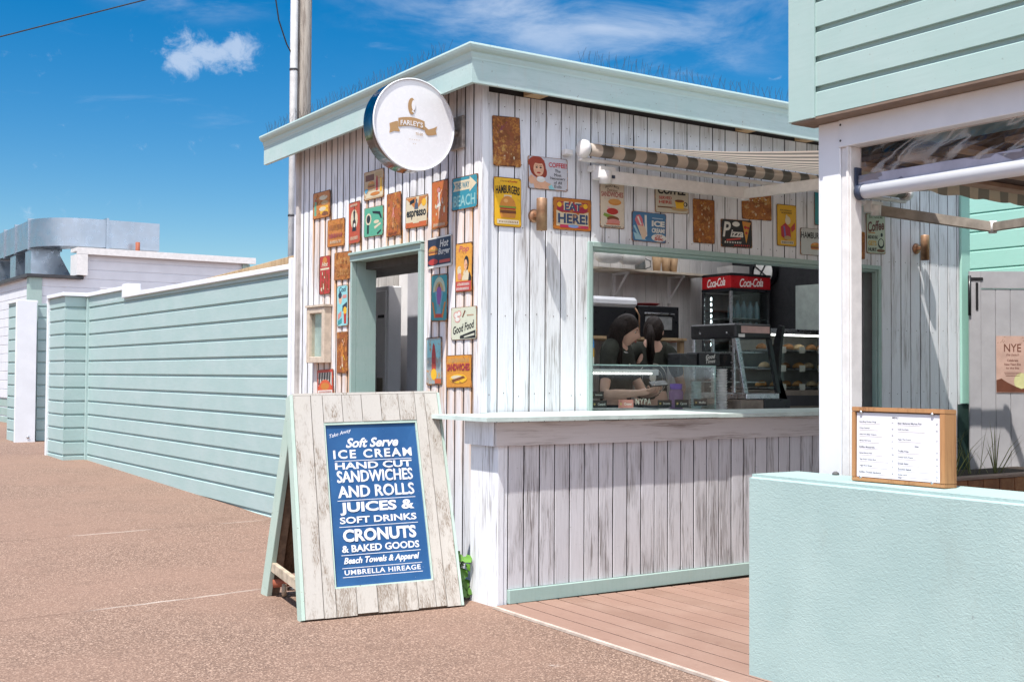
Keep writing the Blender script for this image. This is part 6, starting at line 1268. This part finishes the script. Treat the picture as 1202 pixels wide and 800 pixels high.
mb = MB(); mb.box(3.36, 3.70, 2.300, 2.309, 1.80, 1.93, 0.002); part(mb, 'door_glass', plain('pale_oven_glass', (0.30, 0.30, 0.29), 0.25, vary=0.2), ov)
mb = MB(); mb.box(3.34, 3.72, 2.28, 2.299, 1.945, 1.962, 0.003); part(mb, 'handle', STEEL, ov)
mb = MB(); mb.lathe([(0, 0), (0.10, 0), (0.15, 0.025), (0.145, 0.03), (0.09, 0.012), (0, 0.01)], (3.50, 2.48, 2.031), seg=24); tag(mb.build('serving_tray', plain('dark_red_tray', (0.20, 0.02, 0.02), 0.5)), 'round dark red tray lying on top of the black bench oven', 'tray')
sr = empty('shelf_rail', (3.95, 2.78, 1.72), 'two short dark red rails fixed to the back wall right of the oven', 'rail')
mb = MB(); mb.box(3.70, 4.18, 2.74, 2.785, 2.03, 2.05); part(mb, 'rail', RUSTPIPE, sr)
mb = MB(); mb.box(3.87, 4.18, 2.74, 2.785, 1.70, 1.72); part(mb, 'rail', RUSTPIPE, sr)

fan = empty('wall_fan', (4.95, 2.25, 2.43), 'round black and cream wall fan on the dark right hand wall', 'fan')
mb = MB(); mb.lathe([(0.15, -0.04), (0.155, -0.02), (0.155, 0.03), (0.0, 0.03)], (4.94, 2.25, 2.43), (1, 0, 0), 28); part(mb, 'housing', BLACKP, fan)
mb = MB(); mb.lathe([(0.13, -0.035), (0.06, -0.05), (0, -0.052)], (4.94, 2.25, 2.43), (1, 0, 0), 28); part(mb, 'disc', CREAMW, fan)
for a in (35, 125):
    mb = MB(); c, s_ = math.cos(R_(a)), math.sin(R_(a)); mb.tube([(4.885, 2.25-0.14*c, 2.43-0.14*s_), (4.885, 2.25+0.14*c, 2.43+0.14*s_)], 0.008, 6); part(mb, 'guard_bar', BLACKP, fan)
mb = MB(); mb.box(4.965, 4.984, 1.30, 1.86, 1.80, 2.27, 0.003); tag(mb.build('wall_board', plain('grey_green_board', (0.30, 0.34, 0.31), 0.6)), 'plain grey green board on the dark right hand wall inside the kiosk', 'board')

# seen through the side opening
tc_ = empty('white_locker', (0.66, 2.6, 0.1), 'narrow white metal locker with a small dark handle inside the side opening', 'locker')
mb = MB(); mb.box(0.60, 0.73, 2.40, 2.80, 0.1, 2.10, 0.008); part(mb, 'body', INNERWHITE, tc_)
mb = MB(); mb.box(0.585, 0.599, 2.418, 2.79, 0.14, 2.06, 0.004); part(mb, 'door', INNERWHITE, tc_)
mb = MB(); mb.box(0.575, 0.584, 2.44, 2.54, 1.83, 1.855); part(mb, 'handle', DARKG, tc_)
mb = MB(); mb.box(0.578, 0.584, 2.46, 2.56, 1.15, 1.32); part(mb, 'label_plate', plain('bronze_plate', (0.25, 0.22, 0.18), 0.5), tc_)
gl_ = empty('grey_cabinet', (0.78, 2.0, 0.1), 'tall grey lilac metal cabinet just inside the side opening', 'cabinet')
mb = MB(); mb.box(0.76, 0.90, 1.30, 2.36, 0.1, 2.24, 0.006); part(mb, 'body', plain('lilac_grey_steel', (0.50, 0.50, 0.55), 0.4, vary=0.05), gl_)
mb = MB(); mb.box(0.753, 0.759, 1.915, 1.922, 0.15, 1.80); part(mb, 'door_gap', DARKG, gl_)
for y, z, r in ((2.12, 1.72, 0.014), (2.05, 1.22, 0.018)): mb = MB(); mb.lathe([(r, 0), (r*0.9, -0.012), (0, -0.014)], (0.759, y, z), (1, 0, 0), 12); part(mb, 'knob', DARKG, gl_)
mb = MB(); mb.box(0.756, 0.759, 1.98, 2.08, 1.50, 1.508); part(mb, 'label_slot', DARKG, gl_)
mb = MB(); mb.tube([(0.50, 2.64, 0.1), (0.46, 2.55, 1.20)], 0.03, 8); mb.m(1).tube([(0.46, 2.55, 1.20), (0.45, 2.54, 1.30), (0.40, 2.60, 1.46)], [0.03, 0.04, 0.02], 8)
tag(mb.build('mop', [plain('mop_red', (0.42, 0.02, 0.02), 0.5), BLACKP]), 'red handled mop with a black head leaning inside the side opening', 'mop')

# ================================================================== PEOPLE
def skin_mesh(J, edges, sub=2):
    """J: name -> (position, radius); grown into one continuous tapered surface"""
    names = list(J); idx = {n: i for i, n in enumerate(names)}
    me = bpy.data.meshes.new('figure'); me.from_pydata([tuple(J[n][0]) for n in names], [(idx[a], idx[b]) for a, b in edges], [])
    o = bpy.data.objects.new('figure', me); COL.objects.link(o)
    o.modifiers.new('s', 'SKIN'); sv = me.skin_vertices[0].data
    for n in names:
        r = J[n][1]; sv[idx[n]].radius = (r, r) if isinstance(r, float) else r
    sv[0].use_root = True
    ss = o.modifiers.new('d', 'SUBSURF'); ss.levels = sub; ss.render_levels = sub
    dg = bpy.context.evaluated_depsgraph_get(); dg.update(); res = bpy.data.meshes.new_from_object(o.evaluated_get(dg))
    V = [v.co.copy() for v in res.vertices]; F = [tuple(p.vertices) for p in res.polygons]
    bpy.data.objects.remove(o); bpy.data.meshes.remove(me); bpy.data.meshes.remove(res); return V, F
def head_geo(mb, c, fwd, up, k):
    """egg shaped head with sockets, nose, lips, jaw and ears; material 0 skin, 1 lips, 2 eye white, 3 dark"""
    f = Vector(fwd).normalized(); r = f.cross(Vector(up)).normalized(); u = r.cross(f); c = Vector(c)
    def W(x, y, z): return c + r*(x*k) + f*(y*k) + u*(z*k)
    n, m_ = 40, 30; V = []
    g2 = lambda a, s: math.exp(-(a/s)**2)
    for j in range(m_+1):
        th = math.pi*j/m_
        for i in range(n):
            ph = 2*math.pi*i/n; x = 0.074*math.sin(th)*math.cos(ph); y = 0.094*math.sin(th)*math.sin(ph); z = 0.115*math.cos(th)
            if z < 0:
                t = -z/0.115; x *= 1 - 0.38*t*t; y = y*(1-0.18*t*t) + (0.012*t if y > 0 else 0.02*t)
            if y > 0:
                y += 0.024*g2(x, 0.012)*g2(z+0.018, 0.020) + 0.010*g2(x, 0.010)*g2(z-0.006, 0.025)
                y -= 0.012*(g2(x-0.032, 0.016)+g2(x+0.032, 0.016))*g2(z-0.010, 0.013)
                y += 0.006*(g2(x-0.032, 0.022)+g2(x+0.032, 0.022))*g2(z-0.032, 0.010) + 0.006*g2(x, 0.024)*g2(z+0.056, 0.010) + 0.008*g2(x, 0.02)*g2(z+0.098, 0.018)
            V.append(W(x, y, z))
    mb.m(0).add(V, [(j*n+i, j*n+(i+1) % n, (j+1)*n+(i+1) % n, (j+1)*n+i) for j in range(m_) for i in range(n)], True)
    for s in (-1, 1):
        mb.m(2); ell(mb, W(s*0.031, 0.079, 0.010), r, f, u, 0.009*k, 0.005*k, 0.004*k)
        mb.m(3); ell(mb, W(s*0.031, 0.084, 0.008), r, f, u, 0.005*k, 0.003*k, 0.005*k)
        mb.m(3); ell(mb, W(s*0.032, 0.088, 0.030), r, f, u, 0.019*k, 0.004*k, 0.0035*k)
        mb.m(0); ell(mb, W(s*0.076, -0.004, -0.004), r, f, u, 0.008*k, 0.017*k, 0.029*k)
    mb.m(1); ell(mb, W(0, 0.0985, -0.052), r, f, u, 0.021*k, 0.006*k, 0.0048*k); ell(mb, W(0, 0.097, -0.061), r, f, u, 0.018*k, 0.007*k, 0.006*k)
    mb.m(0); return W
def ell(mb, c, r, f, u, a, b, d, n=12, m_=8):
    V = [c + r*(a*math.sin(math.pi*j/m_)*math.cos(2*math.pi*i/n)) + f*(b*math.sin(math.pi*j/m_)*math.sin(2*math.pi*i/n)) + u*(d*math.cos(math.pi*j/m_)) for j in range(m_+1) for i in range(n)]
    mb.add(V, [(j*n+i, j*n+(i+1) % n, (j+1)*n+(i+1) % n, (j+1)*n+i) for j in range(m_) for i in range(n)], True)
def hand(J, E, side, wrist, d, palm_n, k, curl=0.5):
    """palm and five fingers; d points along the fingers, palm_n out of the palm"""
    d = Vector(d).normalized(); pn = Vector(palm_n); pn = (pn - d*pn.dot(d)).normalized(); lat = d.cross(pn)*side; w = Vector(wrist)
    J['palm'+str(side)] = (w + d*0.045*k, (0.026*k, 0.014*k)); E.append(('wr'+str(side), 'palm'+str(side)))
    J['knk'+str(side)] = (w + d*0.082*k, (0.030*k, 0.012*k)); E.append(('palm'+str(side), 'knk'+str(side)))
    out = []
    for q, (off, L) in enumerate(((0.028, 0.066), (0.010, 0.076), (-0.009, 0.070), (-0.027, 0.055))):
        b = w + d*0.080*k + lat*off*k; p1 = b + (d*math.cos(curl*0.5)+pn*math.sin(curl*0.5))*L*0.45*k; p2 = p1 + (d*math.cos(curl*1.2)+pn*math.sin(curl*1.2))*L*0.33*k; p3 = p2 + (d*math.cos(curl*1.9)+pn*math.sin(curl*1.9))*L*0.26*k
        out.append([(w + d*0.055*k + lat*off*0.8*k, 0.009*k), (b, 0.0092*k), (p1, 0.0084*k), (p2, 0.0075*k), (p3, 0.0062*k)])
    tb = w + d*0.025*k + lat*0.022*k; t1 = tb + (d*0.55+lat*0.75+pn*0.35).normalized()*0.042*k; t2 = t1 + (d*0.85+lat*0.25+pn*0.5).normalized()*0.032*k; t3 = t2 + (d*0.95+pn*0.5).normalized()*0.024*k
    out.append([(w + d*0.015*k, 0.011*k), (tb, 0.0125*k), (t1, 0.0108*k), (t2, 0.0092*k), (t3, 0.0072*k)]); return out
def person(label, S, fwd, headc, headf, headup, arms, k, hair, floor=0.10, printed=None):
    """S: body centre on the floor; fwd: way the body faces; arms: {side: (elbow, wrist, finger dir, palm normal)}"""
    f = Vector((fwd[0], fwd[1], 0)).normalized(); left = Vector((-f.y, f.x, 0)); S = Vector(S); up = Vector((0, 0, 1)); H = lambda z: floor + z*k
    def at(fw, lf, z): return Vector((S.x, S.y, 0)) + f*(fw*k) + left*(lf*k) + up*H(z)
    headc = Vector(headc); J, E, chains = {}, [], []
    J['pel'] = (at(0, 0, 0.93), (0.15*k, 0.105*k)); J['waist'] = (at(0.0, 0, 1.08), (0.125*k, 0.09*k)); J['chest'] = (at(0.02, 0, 1.26), (0.145*k, 0.10*k)); J['nb'] = (at(0.015, 0, 1.40), (0.062*k, 0.056*k))
    hf = Vector(headf).normalized(); J['nk'] = (headc - Vector(headup).normalized()*0.075*k - hf*0.030*k, 0.05*k); J['hd'] = (headc - hf*0.01*k, 0.055*k)
    E += [('pel', 'waist'), ('waist', 'chest'), ('chest', 'nb'), ('nb', 'nk'), ('nk', 'hd')]
    for s in (-1, 1):
        el, wr, fd, pn = arms[s]; a = str(s)
        J['sh'+a] = (at(0.0, 0.160*s, 1.350), 0.046*k); J['el'+a] = (Vector(el), 0.040*k); J['fa'+a] = (Vector(el).lerp(Vector(wr), 0.35), 0.040*k); J['wr'+a] = (Vector(wr), 0.026*k)
        E += [('nb', 'sh'+a), ('sh'+a, 'el'+a), ('el'+a, 'fa'+a), ('fa'+a, 'wr'+a)]; chains += hand(J, E, s, wr, fd, pn, k)
        J['hp'+a] = (at(0, 0.09*s, 0.86), 0.088*k); J['kn'+a] = (at(0.015, 0.10*s, 0.48), 0.058*k); J['cf'+a] = (at(-0.01, 0.10*s, 0.34), 0.055*k); J['an'+a] = (at(-0.02, 0.105*s, 0.08), 0.037*k); J['ft'+a] = (at(0.12, 0.12*s, 0.035), 0.036*k)
        E += [('pel', 'hp'+a), ('hp'+a, 'kn'+a), ('kn'+a, 'cf'+a), ('cf'+a, 'an'+a), ('an'+a, 'ft'+a)]
    mb = MB(); V, F = skin_mesh(J, E); mb.add(V, F, True)
    for ch in chains:
        V, F = skin_mesh({str(i): c for i, c in enumerate(ch)}, [(str(i), str(i+1)) for i in range(len(ch)-1)], 1); mb.add(V, F, True)
    W = head_geo(mb, headc, headf, headup, k)
    body = mb.build('person', [SKIN, LIP, CREAMW, HAIR]); tag(body, label, 'person', 'workers in the kiosk')
    # shirt with short sleeves, trousers, shoes
    g = 0.02*k
    def grown(n, e=1.0): p, r = J[n]; return (p, tuple(x+g*e for x in r) if isinstance(r, tuple) else r+g*e)
    T = {n: grown(n) for n in ('pel', 'waist', 'chest', 'nb')}; TE = [('pel', 'waist'), ('waist', 'chest'), ('chest', 'nb')]; T['nb'] = (T['nb'][0] + up*0.035*k, (0.092*k, 0.085*k))
    for s in '-1', '1':
        T['sh'+s] = grown('sh'+s, 1.1); T['sl'+s] = (J['sh'+s][0].lerp(J['el'+s][0], 0.72), 0.060*k); TE += [('nb', 'sh'+s), ('sh'+s, 'sl'+s)]
    mb = MB(); V, F = skin_mesh(T, TE); mb.add(V, F, True); mb.build('shirt', SHIRT, body)
    T = {'pel': (J['pel'][0] - up*0.03, (0.165*k, 0.12*k))}; TE = []
    for s in '-1', '1':
        for n in ('hp', 'kn', 'cf', 'an'): T[n+s] = grown(n+s, 1.2)
        TE += [('pel', 'hp'+s), ('hp'+s, 'kn'+s), ('kn'+s, 'cf'+s), ('cf'+s, 'an'+s)]
    mb = MB(); V, F = skin_mesh(T, TE); mb.add(V, F, True); mb.build('trousers', JEANS, body)
    for s in '-1', '1':
        mb = MB(); V, F = skin_mesh({'a': (J['an'+s][0], 0.05*k), 'b': (J['ft'+s][0], 0.045*k)}, [('a', 'b')]); mb.add(V, F, True); mb.build('shoe', BLACKP, body)
    # hair: a cap over the skull plus locks
    mb = MB(); n, m_ = 40, 24; V = []; rnd = random.Random(len(label))
    for j in range(m_+1):
        th = math.pi*0.80*j/m_
        for i in range(n):
            ph = 2*math.pi*i/n; fr_ = max(0.0, math.sin(ph)); tt = min(th, math.pi*(0.80 - 0.44*fr_**0.7)); rj = 1 + 0.03*math.sin(ph*9+j)
            V.append(W(0.083*rj*math.sin(tt)*math.cos(ph), -0.006 + 0.101*rj*math.sin(tt)*math.sin(ph), 0.008 + 0.122*math.cos(tt)))
    mb.add(V, [(j*n+i, j*n+(i+1) % n, (j+1)*n+(i+1) % n, (j+1)*n+i) for j in range(m_) for i in range(n)], True)
    if hair == 'loose':
        for q in range(64):
            a = R_(170 + 202*q/63); x0, y0 = 0.078*math.cos(a), 0.090*math.sin(a) - 0.014
            p0 = W(x0*0.9, y0*0.9, 0.07); p1 = W(x0*1.10, y0*1.08, 0.0); p2 = W(x0*1.12, y0*1.12, -0.08) + up*(-0.01); L = rnd.uniform(0.13, 0.22)*k
            p3 = p2 + up*(-L*0.5) + Vector((rnd.uniform(-.012, .012), rnd.uniform(-.012, .012), 0)); p4 = p3 + up*(-L*0.5) + f*rnd.uniform(-0.01, 0.02)
            mb.tube([p0, p1, p2, p3, p4], [0.008*k, 0.011*k, 0.011*k, 0.008*k, 0.002*k], 6)
    else:
        b0 = W(0, -0.105, 0.015)
        for q in range(26):
            a = 2*math.pi*q/26; off = Vector((math.cos(a), math.sin(a), 0))*rnd.uniform(0.008, 0.028)*k; L = rnd.uniform(0.30, 0.40)*k
            mb.tube([W(0.05*math.cos(a), -0.07, 0.015+0.05*math.sin(a)), b0 + off*0.4, b0 - f*0.035*k - up*L*0.25 + off, b0 - f*0.02*k - up*L*0.65 + off*1.1, b0 - f*0.01*k - up*L + off*0.5], [0.012*k, 0.012*k, 0.013*k, 0.010*k, 0.002*k], 6)
    mb.build('hair', HAIR, body)
    return body, at, f, left
KP = 1.07
bodyA, at, fA, lA = person('dark haired worker in a charcoal shirt looking down at a phone she holds', (1.95, 1.02, 0), (0.55, -0.835), (1.985, 0.93, 1.715), (0.60, -0.74, -0.30), (0.20, -0.22, 0.95),
    {-1: ((1.66, 0.80, 1.20), (1.86, 0.62, 1.215), (0.85, -0.45, 0.2), (0.1, 0.45, 0.9)), 1: ((2.19, 0.95, 1.20), (2.10, 0.68, 1.225), (-0.55, -0.75, 0.2), (0, 0.4, 0.9))}, KP, 'loose')
mb = MB(); mb.obox((1.93, 0.545, 1.262), (0.15, -0.02, 0.012), (0.02, 0.065, 0.035), (0, -0.004, 0.009), 0.002); tag(mb.build('phone', BLACKP), 'black phone held by the dark haired worker', 'phone')
mb = MB(); c0 = bodyA
neck = Vector((1.955, 0.985, 1.565))
pts = [neck + fA*(0.075*math.cos(R_(a))) + lA*(0.075*math.sin(R_(a))) + Vector((0, 0, -0.03*math.cos(R_(a)))) for a in range(-80, 81, 20)]
mb.tube(pts, 0.006, 6); o = mb.build('necklace', CREAMW, bodyA)
mb = MB(); p = at(0.125, -0.05, 1.25); mb.add([p + lA*x + Vector((0, 0, y)) + fA*0.004 for x, y in ring_pts(0, 0, 0.022, 0.012, 12)], [tuple(range(12))]); mb.build('shirt_print', WPRINT, bodyA)
bodyB, at, fB, lB = person("ponytailed worker seen from behind, round FARLEY'S print on a dark shirt", (2.66, 1.40, 0), (0.56, 0.83), (2.675, 1.385, 1.735), (0.82, 0.50, -0.25), (0.12, 0.1, 0.98),
    {-1: ((2.93, 1.30, 1.25), (2.98, 1.45, 1.08), (0.3, 0.9, -0.3), (-0.9, 0.3, 0)), 1: ((2.42, 1.62, 1.20), (2.55, 1.75, 1.10), (0.6, 0.8, 0), (0.7, -0.6, 0))}, KP, 'tail')
# round print on the back, wrapped onto the shirt
import mathutils
sh_ = [o for o in bodyB.children if o.name.startswith('shirt')][0]; bpy.context.view_layer.update()
bv = mathutils.bvhtree.BVHTree.FromPolygons([v.co for v in sh_.data.vertices], [tuple(p.vertices) for p in sh_.data.polygons])
cB = at(-0.30, 0.0, 1.145)
def onback(x, y, z=0):
    o_ = cB - lB*x + Vector((0, 0, y)); h = bv.ray_cast(o_, fB); return (h[0] - fB*0.003) if h[0] is not None else o_ + fB*0.2
mb = MB(); n = 48
for r0, r1 in ((0.128, 0.133), (0.088, 0.091)):
    V = [onback(r*math.cos(2*math.pi*i/n), r*math.sin(2*math.pi*i/n)) for i in range(n) for r in (r0, r1)]
    mb.add(V, [(2*i, 2*i+1, (2*i+3) % (2*n), (2*i+2) % (2*n)) for i in range(n)])
for q, ch in enumerate("FARLEY'S"):
    a = R_(-90 + (q-3.5)*15); word(mb, ch, 0, 0, 0.018 if ch != "'" else 0.005, 0.024 if ch != "'" else 0.008, 0, 0.02, 0, 1, 0, 0, lambda x, y, z, a=a: onback(0.108*math.cos(a) - x*math.sin(a) - y*math.cos(a), 0.108*math.sin(a) + x*math.cos(a) - y*math.sin(a)))
V = [onback(0.03*math.cos(2*math.pi*i/14), 0.04*math.sin(2*math.pi*i/14)+0.01) for i in range(14)]; mb.add(V, [tuple(range(14))])
mb.build('shirt_print', WPRINT, bodyB, recalc=False)
